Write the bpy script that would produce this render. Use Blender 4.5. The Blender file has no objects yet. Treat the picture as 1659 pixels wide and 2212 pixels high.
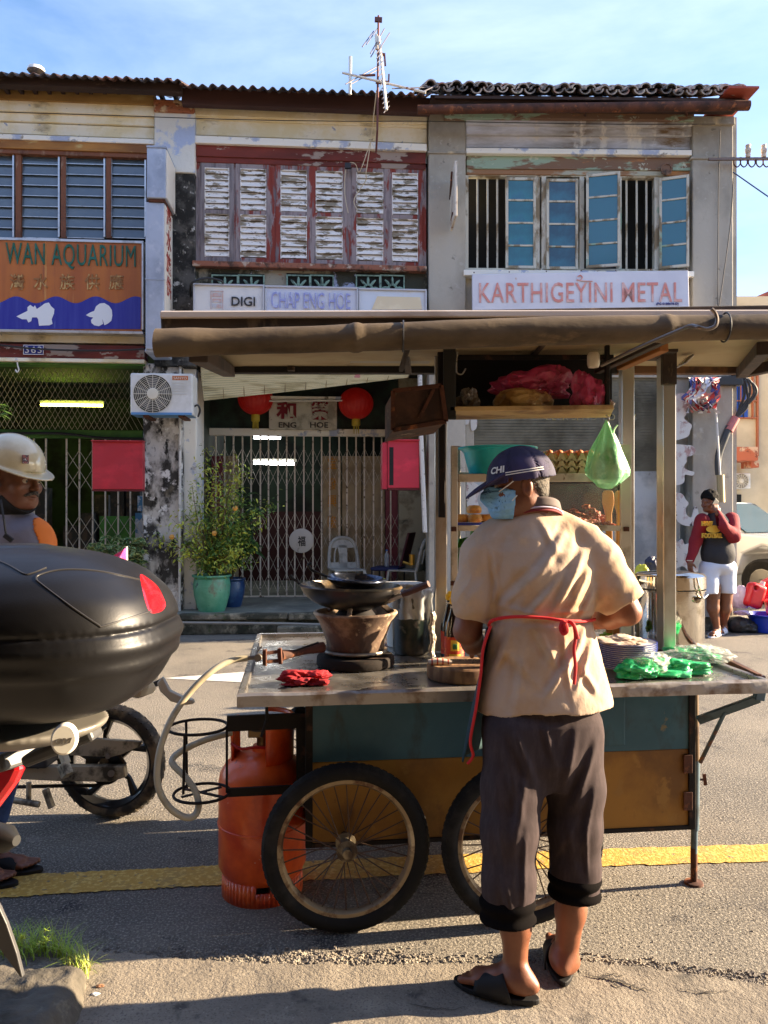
import bpy, bmesh, math, random
import numpy as np
from mathutils import Vector, Matrix, noise as mnoise
R = math.radians
scene = bpy.context.scene
C = scene.collection

# ------------------------------------------------------------------ camera, sky, sun, exposure
F, U0, V0, H = 1661.0, 829.5, 1106.0, 1.45        # focal length and principal point in a 1659x2212 picture; eye height
cam_d = bpy.data.cameras.new('camera'); cam = bpy.data.objects.new('camera', cam_d); C.objects.link(cam)
cam.location = (0, 0, H); cam.rotation_euler = (R(90), 0, 0)
cam_d.sensor_fit = 'VERTICAL'; cam_d.sensor_height = 24.0; cam_d.lens = 24.0*F/2212.0
cam_d.clip_start = 0.05; cam_d.clip_end = 2000
scene.camera = cam
SUN_EL, SUN_AZ = R(18), R(9.0)                  # azimuth measured from +X (picture right) towards the camera side when negative
sun_dir = Vector((math.cos(SUN_EL)*math.cos(SUN_AZ), math.cos(SUN_EL)*math.sin(SUN_AZ), math.sin(SUN_EL)))
w = bpy.data.worlds.new("World"); scene.world = w; w.use_nodes = True
nt = w.node_tree; nt.nodes.clear()
_o = nt.nodes.new('ShaderNodeOutputWorld'); _b = nt.nodes.new('ShaderNodeBackground')
_s = nt.nodes.new('ShaderNodeTexSky'); _s.sky_type = 'NISHITA'; _s.sun_disc = False
_s.sun_elevation = SUN_EL; _s.sun_rotation = math.atan2(sun_dir.x, sun_dir.y)
_s.air_density = 1.0; _s.dust_density = .6; _s.ozone_density = 3.6
_tc = nt.nodes.new('ShaderNodeTexCoord'); _mp = nt.nodes.new('ShaderNodeMapping')
_mp.inputs['Scale'].default_value = (1.6, 1.6, 4.2); _mp.inputs['Rotation'].default_value = (0.0, R(24), 0.3)
_n = nt.nodes.new('ShaderNodeTexNoise'); _n.inputs['Scale'].default_value = 1.7; _n.inputs['Detail'].default_value = 9; _n.inputs['Roughness'].default_value = .56
_n.inputs['Distortion'].default_value = .35
_r = nt.nodes.new('ShaderNodeMapRange'); _r.inputs['From Min'].default_value = .26; _r.inputs['From Max'].default_value = .80
_r.inputs['To Max'].default_value = .75
_m = nt.nodes.new('ShaderNodeMix'); _m.data_type = 'RGBA'; _m.inputs['B'].default_value = (3.0, 3.6, 5.6, 1)
L = nt.links.new
L(_tc.outputs['Generated'], _mp.inputs['Vector']); L(_mp.outputs[0], _n.inputs['Vector']); L(_n.outputs['Fac'], _r.inputs['Value'])
L(_r.outputs[0], _m.inputs['Factor']); L(_s.outputs[0], _m.inputs['A']); L(_m.outputs['Result'], _b.inputs['Color'])
L(_b.outputs[0], _o.inputs['Surface']); _b.inputs['Strength'].default_value = 0.072
sd = bpy.data.lights.new('sun', 'SUN'); sun = bpy.data.objects.new('sun', sd); C.objects.link(sun)
sd.energy = 5.0; sd.angle = R(0.6); sd.color = (1.0, .79, .54)
sun.rotation_euler = (-sun_dir).to_track_quat('-Z', 'Y').to_euler(); sun.location = sun_dir*50
scene.view_settings.view_transform = 'Standard'; scene.view_settings.look = 'None'
scene.view_settings.gamma = 1; scene.view_settings.exposure = 2.4
scene.cycles.max_bounces = 7; scene.cycles.transparent_max_bounces = 16
scene.cycles.caustics_reflective = False; scene.cycles.caustics_refractive = False
scene.cycles.sample_clamp_indirect = 6

# ------------------------------------------------------------------ helpers
rnd = random.Random(7)
def P(u, v, y): return Vector(((u-U0)*y/F, y, H-(v-V0)*y/F))       # point at picture position u, v and distance y
def G(u, v):
    y = F*H/(v-V0); return Vector(((u-U0)*y/F, y, 0))
def T(u, v, t=.85):                                                 # on a horizontal plane at height t
    y = F*(H-t)/(v-V0); return Vector(((u-U0)*y/F, y, t))

def thing(name, label, cat, loc=(0, 0, 0), rotz=0.0, group=None):
    o = bpy.data.objects.new(name, None); C.objects.link(o); o.empty_display_size = .1
    o.location = loc; o.rotation_euler = (0, 0, rotz); o['label'] = label; o['category'] = cat
    if group: o['group'] = group
    o['_M'] = 0
    del o['_M']
    return o
def tag(o, label, cat, group=None):
    o['label'] = label; o['category'] = cat
    if group: o['group'] = group
    return o
def MW(o):
    m = Matrix.LocRotScale(o.location, o.rotation_euler, o.scale)
    return MW(o.parent) @ m if o.parent else m

class MB:
    """collects faces in world space (or in the space of matrix M)"""
    def __init__(s, M=None): s.v = []; s.f = []; s.M = M; s.sm = []
    def add(s, vs, fs, smooth=False):
        b = len(s.v)
        if s.M is not None: vs = [s.M @ Vector(p) for p in vs]
        s.v += [tuple(p) for p in vs]; s.f += [tuple(i+b for i in f) for f in fs]; s.sm += [smooth]*len(fs)
        return s
    def box(s, x0, y0, z0, x1, y1, z1, Mx=None):
        vs = [(x, y, z) for x in (x0, x1) for y in (y0, y1) for z in (z0, z1)]
        if Mx is not None: vs = [Mx @ Vector(p) for p in vs]
        return s.add(vs, [(0, 1, 3, 2), (4, 6, 7, 5), (0, 4, 5, 1), (2, 3, 7, 6), (0, 2, 6, 4), (1, 5, 7, 3)])
    def hexa(s, b4, t4):
        vs = list(b4)+list(t4)
        return s.add(vs, [(3, 2, 1, 0), (4, 5, 6, 7), (0, 1, 5, 4), (1, 2, 6, 5), (2, 3, 7, 6), (3, 0, 4, 7)])
    def beam(s, a, b, w_, h_, up=(0, 0, 1)):
        a = Vector(a); b = Vector(b); d = (b-a).normalized(); up = Vector(up)
        if abs(d.dot(up)) > .98: up = Vector((0, 1, 0))
        x = d.cross(up).normalized()*w_/2; y = x.cross(d).normalized()*h_/2
        return s.hexa([a-x-y, a+x-y, a+x+y, a-x+y], [b-x-y, b+x-y, b+x+y, b-x+y])
    def tube(s, pts, r, n=10, closed=False, caps=True):
        pts = [Vector(p) for p in pts]; k = len(pts)
        rs = r if isinstance(r, (list, tuple)) else [r]*k
        vs = []; fs = []; prev = None
        for i, p in enumerate(pts):
            if closed: d = (pts[(i+1) % k]-pts[i-1])
            else: d = pts[min(i+1, k-1)]-pts[max(i-1, 0)]
            d.normalize()
            if prev is None:
                up = Vector((0, 0, 1)) if abs(d.z) < .9 else Vector((0, 1, 0))
                x = d.cross(up).normalized()
            else:
                x = (prev - d*prev.dot(d)).normalized()
            prev = x; y = d.cross(x)
            for j in range(n):
                a = 2*math.pi*j/n; vs.append(p+(x*math.cos(a)+y*math.sin(a))*rs[i])
        m = k if closed else k-1
        for i in range(m):
            for j in range(n):
                a = i*n+j; b = i*n+(j+1) % n; c = ((i+1) % k)*n+(j+1) % n; d_ = ((i+1) % k)*n+j
                fs.append((a, b, c, d_))
        if caps and not closed: fs += [tuple(range(n))[::-1], tuple(range((k-1)*n, k*n))]
        return s.add(vs, fs, True)
    def cyl(s, a, b, r0, r1=None, n=16): return s.tube([a, b], [r0, r0 if r1 is None else r1], n)
    def lathe(s, prof, c=(0, 0, 0), n=32, Mx=None, a0=0, a1=2*math.pi):
        full = abs(a1-a0-2*math.pi) < 1e-6
        c = Vector(c); vs = []; fs = []; m = n if full else n+1
        for (r, z) in prof:
            for j in range(m):
                a = a0+(a1-a0)*j/n; p = Vector((r*math.cos(a), r*math.sin(a), z))
                if Mx is not None: p = Mx @ p
                vs.append(p+c)
        for i in range(len(prof)-1):
            for j in range(n):
                k = (j+1) % m if full else j+1
                fs.append((i*m+j, i*m+k, (i+1)*m+k, (i+1)*m+j))
        return s.add(vs, fs, True)
    def disc(s, c, r, n=24, Mx=None):
        c = Vector(c); vs = [(Mx @ Vector((r*math.cos(2*math.pi*j/n), r*math.sin(2*math.pi*j/n), 0)) if Mx is not None else Vector((r*math.cos(2*math.pi*j/n), r*math.sin(2*math.pi*j/n), 0)))+c for j in range(n)]
        return s.add(vs, [tuple(range(n))])
    def grid(s, fn, nu, nv, smooth=True):
        vs = [fn(i/nu, j/nv) for i in range(nu+1) for j in range(nv+1)]
        fs = [(i*(nv+1)+j, (i+1)*(nv+1)+j, (i+1)*(nv+1)+j+1, i*(nv+1)+j+1) for i in range(nu) for j in range(nv)]
        return s.add(vs, fs, smooth)
    def prism(s, poly, fn, d0, d1):
        """poly = 2D outline, fn(x, y, d) -> point"""
        k = len(poly)
        vs = [fn(x, y, d0) for x, y in poly]+[fn(x, y, d1) for x, y in poly]
        fs = [tuple(range(k)), tuple(range(k, 2*k))[::-1]]+[(i, i+k, (i+1) % k+k, (i+1) % k) for i in range(k)]
        return s.add(vs, fs)
    def build(s, name, mat, parent=None, bevel=0, smooth=None, solid=0, sub=0, origin=None, seg=2, recalc=True, kind=None):
        me = bpy.data.meshes.new(name); vs = [Vector(p) for p in s.v]
        o = bpy.data.objects.new(name, me); C.objects.link(o)
        if parent is not None:
            inv = MW(parent).inverted(); vs = [inv @ p for p in vs]; o.parent = parent
            xs = [p.x for p in vs]; ys = [p.y for p in vs]; zs = [p.z for p in vs]
            c = Vector(((min(xs)+max(xs))/2, (min(ys)+max(ys))/2, (min(zs)+max(zs))/2))
        else:
            xs = [p.x for p in vs]; ys = [p.y for p in vs]; zs = [p.z for p in vs]
            c = Vector(((min(xs)+max(xs))/2, (min(ys)+max(ys))/2, min(zs)))
        if origin is not None: c = Vector(origin)
        o.location = c
        me.from_pydata([tuple(p-c) for p in vs], [], s.f)
        if recalc:
            bm = bmesh.new(); bm.from_mesh(me); bmesh.ops.recalc_face_normals(bm, faces=bm.faces); bm.to_mesh(me); bm.free()
        if smooth is None: me.polygons.foreach_set('use_smooth', s.sm)
        else: me.polygons.foreach_set('use_smooth', [smooth]*len(me.polygons))
        me.update()
        if any(s.sm) and smooth is not False:
            me.set_sharp_from_angle(angle=R(42))
        if mat is not None: me.materials.append(mat)
        if solid: m = o.modifiers.new('t', 'SOLIDIFY'); m.thickness = solid; m.offset = 0
        if sub: m = o.modifiers.new('s', 'SUBSURF'); m.levels = sub; m.render_levels = sub
        if bevel: m = o.modifiers.new('b', 'BEVEL'); m.width = bevel; m.segments = seg; m.limit_method = 'ANGLE'; m.angle_limit = R(40)
        if kind: o['kind'] = kind
        return o

def spline(pts, n=8, closed=False):
    """Catmull-Rom through points"""
    pts = [Vector(p) for p in pts]; k = len(pts); out = []
    rng = range(k if closed else k-1)
    for i in rng:
        if closed: p0, p1, p2, p3 = pts[i-1], pts[i], pts[(i+1) % k], pts[(i+2) % k]
        else: p0, p1, p2, p3 = pts[max(i-1, 0)], pts[i], pts[i+1], pts[min(i+2, k-1)]
        for j in range(n):
            t = j/n; out.append(.5*((2*p1)+(p2-p0)*t+(2*p0-5*p1+4*p2-p3)*t*t+(3*p1-p0-3*p2+p3)*t**3))
    if not closed: out.append(pts[-1])
    return out

# ------------------------------------------------------------------ materials
def hexc(r, g, b):
    return tuple(((c/255)/12.92 if c/255 <= .04045 else ((c/255+.055)/1.055)**2.4) for c in (r, g, b))
MATS = {}
def mat(name, col, rough=.6, metal=0.0, layers=(), bump=None, spec=.5, trans=0, alpha=1, emit=None, coat=0, sheen=0, roughvar=0, sss=0, wave=None, back=None, world=False):
    """layers: (colour, noise scale, lo, hi[, stretch xyz]) patches mixed over the base; bump: list of (scale, strength, distance[, stretch])"""
    if name in MATS: return MATS[name]
    m = bpy.data.materials.new(name); m.use_nodes = True; MATS[name] = m
    t = m.node_tree; b = t.nodes['Principled BSDF']; l = t.links.new
    b.inputs['Base Color'].default_value = (*col, 1); b.inputs['Roughness'].default_value = rough; b.inputs['Metallic'].default_value = metal
    b.inputs['Specular IOR Level'].default_value = spec
    if trans: b.inputs['Transmission Weight'].default_value = trans
    if alpha < 1: b.inputs['Alpha'].default_value = alpha
    if coat: b.inputs['Coat Weight'].default_value = coat; b.inputs['Coat Roughness'].default_value = .08
    if sheen: b.inputs['Sheen Weight'].default_value = sheen
    if sss: b.inputs['Subsurface Weight'].default_value = sss; b.inputs['Subsurface Radius'].default_value = (.02, .008, .004); b.inputs['Subsurface Scale'].default_value = 1
    if emit: b.inputs['Emission Color'].default_value = (*emit[0], 1); b.inputs['Emission Strength'].default_value = emit[1]
    tc = t.nodes.new('ShaderNodeTexCoord'); src = tc.outputs['Object']
    if world:
        g = t.nodes.new('ShaderNodeNewGeometry'); src = g.outputs['Position']
    def nz(scale, stretch=None, detail=6, rough_=.6, dist=0):
        n = t.nodes.new('ShaderNodeTexNoise'); n.inputs['Scale'].default_value = scale; n.inputs['Detail'].default_value = detail
        n.inputs['Roughness'].default_value = rough_; n.inputs['Distortion'].default_value = dist
        if stretch:
            mp = t.nodes.new('ShaderNodeMapping'); mp.inputs['Scale'].default_value = stretch; l(src, mp.inputs['Vector']); l(mp.outputs[0], n.inputs['Vector'])
        else: l(src, n.inputs['Vector'])
        return n
    cur = None
    for ly in layers:
        c2, sc, lo, hi = ly[:4]; n = nz(sc, ly[4] if len(ly) > 4 else None, 8, .62, .15)
        r = t.nodes.new('ShaderNodeMapRange'); r.inputs['From Min'].default_value = lo; r.inputs['From Max'].default_value = hi
        l(n.outputs['Fac'], r.inputs['Value'])
        mx = t.nodes.new('ShaderNodeMix'); mx.data_type = 'RGBA'; mx.inputs['A'].default_value = (*col, 1); mx.inputs['B'].default_value = (*c2, 1)
        if cur is not None: l(cur, mx.inputs['A'])
        l(r.outputs[0], mx.inputs['Factor']); cur = mx.outputs['Result']
    if wave:  # (colour, scale, direction, lo, hi)
        wv = t.nodes.new('ShaderNodeTexWave'); wv.inputs['Scale'].default_value = wave[1]; wv.bands_direction = wave[2]; l(src, wv.inputs['Vector'])
        wv.inputs['Distortion'].default_value = wave[5] if len(wave) > 5 else 0
        r = t.nodes.new('ShaderNodeMapRange'); r.inputs['From Min'].default_value = wave[3]; r.inputs['From Max'].default_value = wave[4]; l(wv.outputs['Fac'], r.inputs['Value'])
        mx = t.nodes.new('ShaderNodeMix'); mx.data_type = 'RGBA'; mx.inputs['A'].default_value = (*col, 1); mx.inputs['B'].default_value = (*wave[0], 1)
        if cur is not None: l(cur, mx.inputs['A'])
        l(r.outputs[0], mx.inputs['Factor']); cur = mx.outputs['Result']
    if cur is not None: l(cur, b.inputs['Base Color'])
    if roughvar:
        n = nz(9, None, 5); r = t.nodes.new('ShaderNodeMapRange'); r.inputs['To Min'].default_value = max(.02, rough-roughvar); r.inputs['To Max'].default_value = min(1, rough+roughvar)
        r.inputs['From Min'].default_value = .3; r.inputs['From Max'].default_value = .7
        l(n.outputs['Fac'], r.inputs['Value']); l(r.outputs[0], b.inputs['Roughness'])
    if bump:
        prev = None
        for bp in bump:
            n = nz(bp[0], bp[3] if len(bp) > 3 else None, 5, .6)
            bn = t.nodes.new('ShaderNodeBump'); bn.inputs['Strength'].default_value = bp[1]; bn.inputs['Distance'].default_value = bp[2]
            l(n.outputs['Fac'], bn.inputs['Height'])
            if prev is not None: l(prev, bn.inputs['Normal'])
            prev = bn.outputs[0]
        l(prev, b.inputs['Normal'])
    return m
def glassy(name, col, alpha, rough=.05, bump=None, spec=.6):
    return mat(name, col, rough, 0, alpha=alpha, bump=bump, spec=spec)

K = hexc
def text_obj(name, body, m, Mx, size, parent, w=None, h=None, ext=.003, bold=0.0, shear=0, align='CENTER', spacing=1, ycenter=False, warp=None):
    """raised lettering; Mx maps text plane (x right, y up, z out) into world; w/h stretch it to that width/height"""
    c = bpy.data.curves.new(name, 'FONT'); c.body = body; c.size = size; c.extrude = ext; c.offset = bold; c.shear = shear
    c.align_x = 'CENTER'; c.space_character = spacing; c.resolution_u = 3
    tmp = bpy.data.objects.new(name, c); C.objects.link(tmp)
    me = tmp.evaluated_get(bpy.context.evaluated_depsgraph_get()).to_mesh()
    vs = [v.co.copy() for v in me.vertices]; fs = [tuple(p.vertices) for p in me.polygons]
    tmp.to_mesh_clear(); bpy.data.objects.remove(tmp); bpy.data.curves.remove(c)
    x0 = min(p.x for p in vs); x1 = max(p.x for p in vs); y0 = min(p.y for p in vs); y1 = max(p.y for p in vs)
    cx, cy = (x0+x1)/2, (y0+y1)/2; sx = (w/(x1-x0)) if w else 1; sy = (h/(y1-y0)) if h else (sx if w else 1)
    vs = [Vector(((p.x-cx)*sx, (p.y-cy)*sy, p.z)) for p in vs]
    if warp: vs = [warp(p) for p in vs]
    mb = MB(); mb.add([Mx @ p for p in vs], fs)
    return mb.build(name, m, parent, recalc=False)

# ------------------------------------------------------------------ signed distance fields -> smooth skins
def V(*a): return np.array(a, dtype=np.float64)
def sd_cap(p, a, b, ra, rb):
    a = np.array(a); b = np.array(b); ba = b-a; h = np.clip(((p-a)@ba)/max(ba@ba, 1e-9), 0, 1)
    return np.linalg.norm(p-a-h[:, None]*ba, axis=1)-(ra+(rb-ra)*h)
def sd_ell(p, c, r, rot=None):
    q = p-np.array(c)
    if rot is not None: q = q@np.array(rot)       # rot columns = local axes
    r = np.array(r); k0 = np.linalg.norm(q/r, axis=1); k1 = np.linalg.norm(q/(r*r), axis=1)+1e-9
    return k0*(k0-1)/k1
def sd_box(p, c, h, rot=None, rr=0):
    q = p-np.array(c)
    if rot is not None: q = q@np.array(rot)
    d = np.abs(q)-(np.array(h)-rr)
    return np.linalg.norm(np.maximum(d, 0), axis=1)+np.minimum(d.max(1), 0)-rr
def smin(a, b, k):
    h = np.clip(.5+.5*(b-a)/k, 0, 1); return b*(1-h)+a*h-k*h*(1-h)
def smax(a, b, k): return -smin(-a, -b, k)
def chain(p, pts, rs, k=.02):
    d = None
    for i in range(len(pts)-1):
        e = sd_cap(p, pts[i], pts[i+1], rs[i], rs[i+1]); d = e if d is None else smin(d, e, k)
    return d
def rotm(x=0, y=0, z=0):
    return np.array((Matrix.Rotation(R(z), 3, 'Z') @ Matrix.Rotation(R(y), 3, 'Y') @ Matrix.Rotation(R(x), 3, 'X')))
def nets(f, lo, hi, h):
    lo = np.array(lo, float); n = np.ceil((np.array(hi)-lo)/h).astype(int)+1
    ax = [lo[i]+h*np.arange(n[i]) for i in range(3)]
    S = np.empty(n)
    YY, ZZ = np.meshgrid(ax[1], ax[2], indexing='ij'); m = YY.size
    step = max(1, 400000//m)
    for i in range(0, n[0], step):
        xs = ax[0][i:i+step]; p = np.empty((len(xs), m, 3)); p[:, :, 0] = xs[:, None]; p[:, :, 1] = YY.ravel(); p[:, :, 2] = ZZ.ravel()
        S[i:i+step] = f(p.reshape(-1, 3)).reshape(len(xs), n[1], n[2])
    ins = S < 0; nc = n-1
    acc = np.zeros((*nc, 3)); cnt = np.zeros(nc)
    for a in range(3):
        o1, o2 = [k for k in range(3) if k != a]
        for b in (0, 1):
            for c in (0, 1):
                s0 = [slice(0, nc[k]) for k in range(3)]; s0[o1] = slice(b, b+nc[o1]); s0[o2] = slice(c, c+nc[o2])
                s1 = list(s0); s1[a] = slice(1, 1+nc[a]); s0 = tuple(s0); s1 = tuple(s1)
                A = S[s0]; B = S[s1]; mk = ins[s0] != ins[s1]
                t = np.where(mk, A/np.where(mk, A-B, 1), 0)
                acc[..., a] += t*mk; acc[..., o1] += b*mk; acc[..., o2] += c*mk; cnt += mk
    act = cnt > 0; idx = -np.ones(nc, int); idx[act] = np.arange(act.sum())
    pos = acc[act]/cnt[act][:, None]; ijk = np.argwhere(act); verts = lo+(ijk+pos)*h
    faces = []
    for a in range(3):
        o1, o2 = (a+1) % 3, (a+2) % 3
        s0 = [slice(None)]*3; s1 = [slice(None)]*3
        s0[a] = slice(0, nc[a]); s1[a] = slice(1, nc[a]+1)
        for o in (o1, o2): s0[o] = slice(1, nc[o]); s1[o] = slice(1, nc[o])
        A = ins[tuple(s0)]; B = ins[tuple(s1)]; mk = A != B
        q = np.argwhere(mk); fl = A[mk]
        base = q.copy(); base[:, o1] += 1; base[:, o2] += 1
        def cell(d1, d2):
            c = base.copy(); c[:, o1] += d1; c[:, o2] += d2; return idx[c[:, 0], c[:, 1], c[:, 2]]
        c0, c1, c2, c3 = cell(-1, -1), cell(0, -1), cell(0, 0), cell(-1, 0)
        quad = np.stack([c0, c1, c2, c3], 1); quad[~fl] = quad[~fl][:, ::-1]
        faces.append(quad)
    return verts, np.concatenate(faces)
def skin(name, f, lo, hi, h, m, parent=None, smooth=0, origin=None):
    v, q = nets(f, lo, hi, h)
    me = bpy.data.meshes.new(name); o = bpy.data.objects.new(name, me); C.objects.link(o)
    if parent is not None:
        inv = np.array(MW(parent).inverted()); v = v@inv[:3, :3].T+inv[:3, 3]; o.parent = parent
        c = (v.min(0)+v.max(0))/2
    else:
        c = (v.min(0)+v.max(0))/2; c[2] = v[:, 2].min()
    v = v-c; o.location = c
    me.vertices.add(len(v)); me.vertices.foreach_set('co', v.astype(np.float32).ravel())
    me.loops.add(q.size); me.loops.foreach_set('vertex_index', q.astype(np.int32).ravel())
    me.polygons.add(len(q)); me.polygons.foreach_set('loop_start', np.arange(0, q.size, 4, dtype=np.int32))
    me.polygons.foreach_set('loop_total', np.full(len(q), 4, dtype=np.int32)) if False else None
    me.update(calc_edges=True); me.validate()
    me.polygons.foreach_set('use_smooth', [True]*len(me.polygons)); me.materials.append(m)
    if smooth: md = o.modifiers.new('sm', 'SMOOTH'); md.factor = .5; md.iterations = smooth
    return o
def bb(pts, pad):
    a = np.array(pts); return a.min(0)-pad, a.max(0)+pad
def uv3(lst, sc=1): return [np.array(P(*q)) for q in lst]
def vnoise(p, s, seed=0):
    """cheap smooth value noise for numpy points"""
    q = p*s+seed*17.3; i = np.floor(q).astype(int); f = q-i; f = f*f*(3-2*f)
    def hh(a, b, c):
        n = (a*374761393+b*668265263+c*2147483647+seed*1274126177) & 0x7fffffff
        n = ((n ^ (n >> 13))*1274126177) & 0x7fffffff
        return ((n ^ (n >> 16)) & 0xffff)/65535.0
    r = 0
    for dx in (0, 1):
        for dy in (0, 1):
            for dz in (0, 1):
                wt = (f[:, 0] if dx else 1-f[:, 0])*(f[:, 1] if dy else 1-f[:, 1])*(f[:, 2] if dz else 1-f[:, 2])
                r = r+wt*hh(i[:, 0]+dx, i[:, 1]+dy, i[:, 2]+dz)
    return r
# ------------------------------------------------------------------ shared materials
mt_asph = mat('asphalt', (.185, .163, .132), .85, layers=[((.105, .094, .080), .8, .44, .60), ((.045, .041, .040), 2.6, .58, .64), ((.17, .155, .135), 4.2, .62, .66), ((.46, .41, .33), 110, .50, .66), ((.05, .05, .05), 75, .56, .70), ((.48, .45, .40), 60, .66, .72)],
    bump=[(85, 1, .020), (260, .6, .005), (6, .3, .02)], world=True)
mt_pave = mat('pavement_concrete', (.24, .205, .16), .92, layers=[((.15, .13, .105), 2.2, .42, .66), ((.07, .062, .052), 6, .60, .68), ((.31, .27, .21), 7, .55, .75), ((.11, .095, .08), 130, .52, .66), ((.36, .32, .26), 90, .62, .70)],
    bump=[(60, .8, .008), (190, .7, .004), (9, .3, .012)], world=True)
mt_yel = mat('road_paint_yellow', (.50, .29, .045), .75, layers=[((.36, .24, .07), 9, .50, .70), ((.13, .115, .09), 30, .60, .66), ((.66, .45, .12), 50, .5, .6)], bump=[(85, .7, .008), (240, .4, .003)], world=True)
mt_white = mat('road_paint_white', (.62, .60, .55), .7, layers=[((.3, .28, .25), 14, .55, .72)], bump=[(85, .6, .006)], world=True)
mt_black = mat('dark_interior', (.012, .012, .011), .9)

# ------------------------------------------------------------------ ground
def sheet(name, poly, z, m, z0=None, kind='structure'):
    mb = MB()
    if z0 is None: mb.add([(x, y, z) for x, y in poly], [tuple(range(len(poly)))])
    else: mb.prism([(x, y) for x, y in poly], lambda x, y, d: Vector((x, y, d)), z, z0)
    o = mb.build(name, m); o['kind'] = kind; return o
sheet('road', [(-400, -300), (400, -300), (400, 600), (-400, 600)], 0, mt_asph)
def ragged(pts, amp, n, seed):
    r = random.Random(seed); out = []
    for i in range(len(pts)-1):
        a, b = pts[i], pts[i+1]
        for j in range(n):
            t = j/n; out.append((a[0]+(b[0]-a[0])*t+r.uniform(-amp, amp), a[1]+(b[1]-a[1])*t+r.uniform(-amp, amp)))
    out.append(pts[-1]); return out
edge = [(-6, 2.62)]+[tuple(G(u, v)[:2]) for u, v in ((150, 2056), (260, 2066), (394, 2077), (653, 2092), (881, 2094), (1020, 2092), (1163, 2089), (1256, 2086), (1370, 2098), (1490, 2114), (1659, 2136))]+[(4.5, 2.25)]
def pavz(x, y):
    n = mnoise.noise(Vector((x*3, y*3, 0)))*.006+mnoise.noise(Vector((x*14, y*14, 3)))*.003
    return .016+n
def pavement():
    er = ragged(edge, .010, 22, 3); n = len(er); vs = []; fs = []; rows = 60
    for i, (x, y) in enumerate(er):
        for j in range(rows+1):
            t = j/rows; yy = y+(-.6-y)*t**1.6 if j else y
            vs.append((x, yy, pavz(x, yy) if j > 0 else .001))
    for i in range(n-1):
        for j in range(rows): a = i*(rows+1)+j; fs.append((a, a+rows+1, a+rows+2, a+1))
    mb = MB(); mb.add(vs, fs, True); o = mb.build('pavement', mt_pave); o['kind'] = 'structure'
pavement()
def cracks():
    mb = MB(); r = random.Random(9)
    def crack(pts, w0):
        pts = [Vector((*G(u, v)[:2], 0)) for u, v in pts]
        q = []
        for i in range(len(pts)-1):
            for j in range(6):
                t = j/6; q.append(pts[i].lerp(pts[i+1], t)+Vector((r.uniform(-.006, .006), r.uniform(-.006, .006), 0)))
        q.append(pts[-1]); m = len(q)
        L_ = []; Rr = []
        for i, p in enumerate(q):
            d = (q[min(i+1, m-1)]-q[max(i-1, 0)]).normalized(); nn = Vector((-d.y, d.x, 0)); ww = w0*math.sin(math.pi*(i+.3)/(m+.3))*r.uniform(.4, 1.3)
            z = pavz(p.x, p.y)+.0035
            L_.append((p.x+nn.x*ww, p.y+nn.y*ww, z)); Rr.append((p.x-nn.x*ww, p.y-nn.y*ww, z))
        mb.add(L_+Rr, [(i, i+1, m+i+1, m+i) for i in range(m-1)])
    crack([(1263, 2116), (1290, 2124), (1320, 2128), (1345, 2133), (1372, 2144), (1415, 2155)], .006)
    crack([(1322, 2128), (1328, 2140), (1350, 2146)], .004)
    crack([(1290, 2124), (1312, 2117), (1350, 2119)], .003)
    crack([(1460, 2150), (1520, 2158), (1580, 2150)], .0025)
    crack([(880, 2180), (930, 2192), (1010, 2190)], .002)
    o = mb.build('pavement_cracks', mat('crack_dark', (.05, .042, .035), .95)); o['kind'] = 'structure'
cracks()
def yellow():
    mb = MB(); r = random.Random(4); top = []; bot = []
    ln = [(-400, 1905, 1975), (0, 1893, 1941), (250, 1882, 1925), (470, 1871, 1914), (870, 1852, 1893), (1310, 1835, 1872), (1659, 1825, 1862), (2100, 1812, 1846)]
    for i in range(len(ln)-1):
        (u0, a0, b0), (u1, a1, b1) = ln[i], ln[i+1]
        for j in range(34):
            t = j/34; u = u0+(u1-u0)*t
            top.append(G(u, a0+(a1-a0)*t+r.uniform(-1.1, 1.1))); bot.append(G(u, b0+(b1-b0)*t+r.uniform(-1.6, 1.6)))
    n = len(top); mb.add([(p.x, p.y, .004) for p in top+bot], [(i, i+1, n+i+1, n+i) for i in range(n-1)])
    o = mb.build('yellow_road_line', mt_yel); o['kind'] = 'structure'
    mb = MB(); mb.add([(*G(u, v)[:2], .004) for u, v in ((352, 1466), (530, 1452), (640, 1452), (640, 1475), (530, 1475))], [(0, 1, 2, 3, 4)])
    o = mb.build('white_road_marking', mt_white); o['kind'] = 'structure'
yellow()
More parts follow.
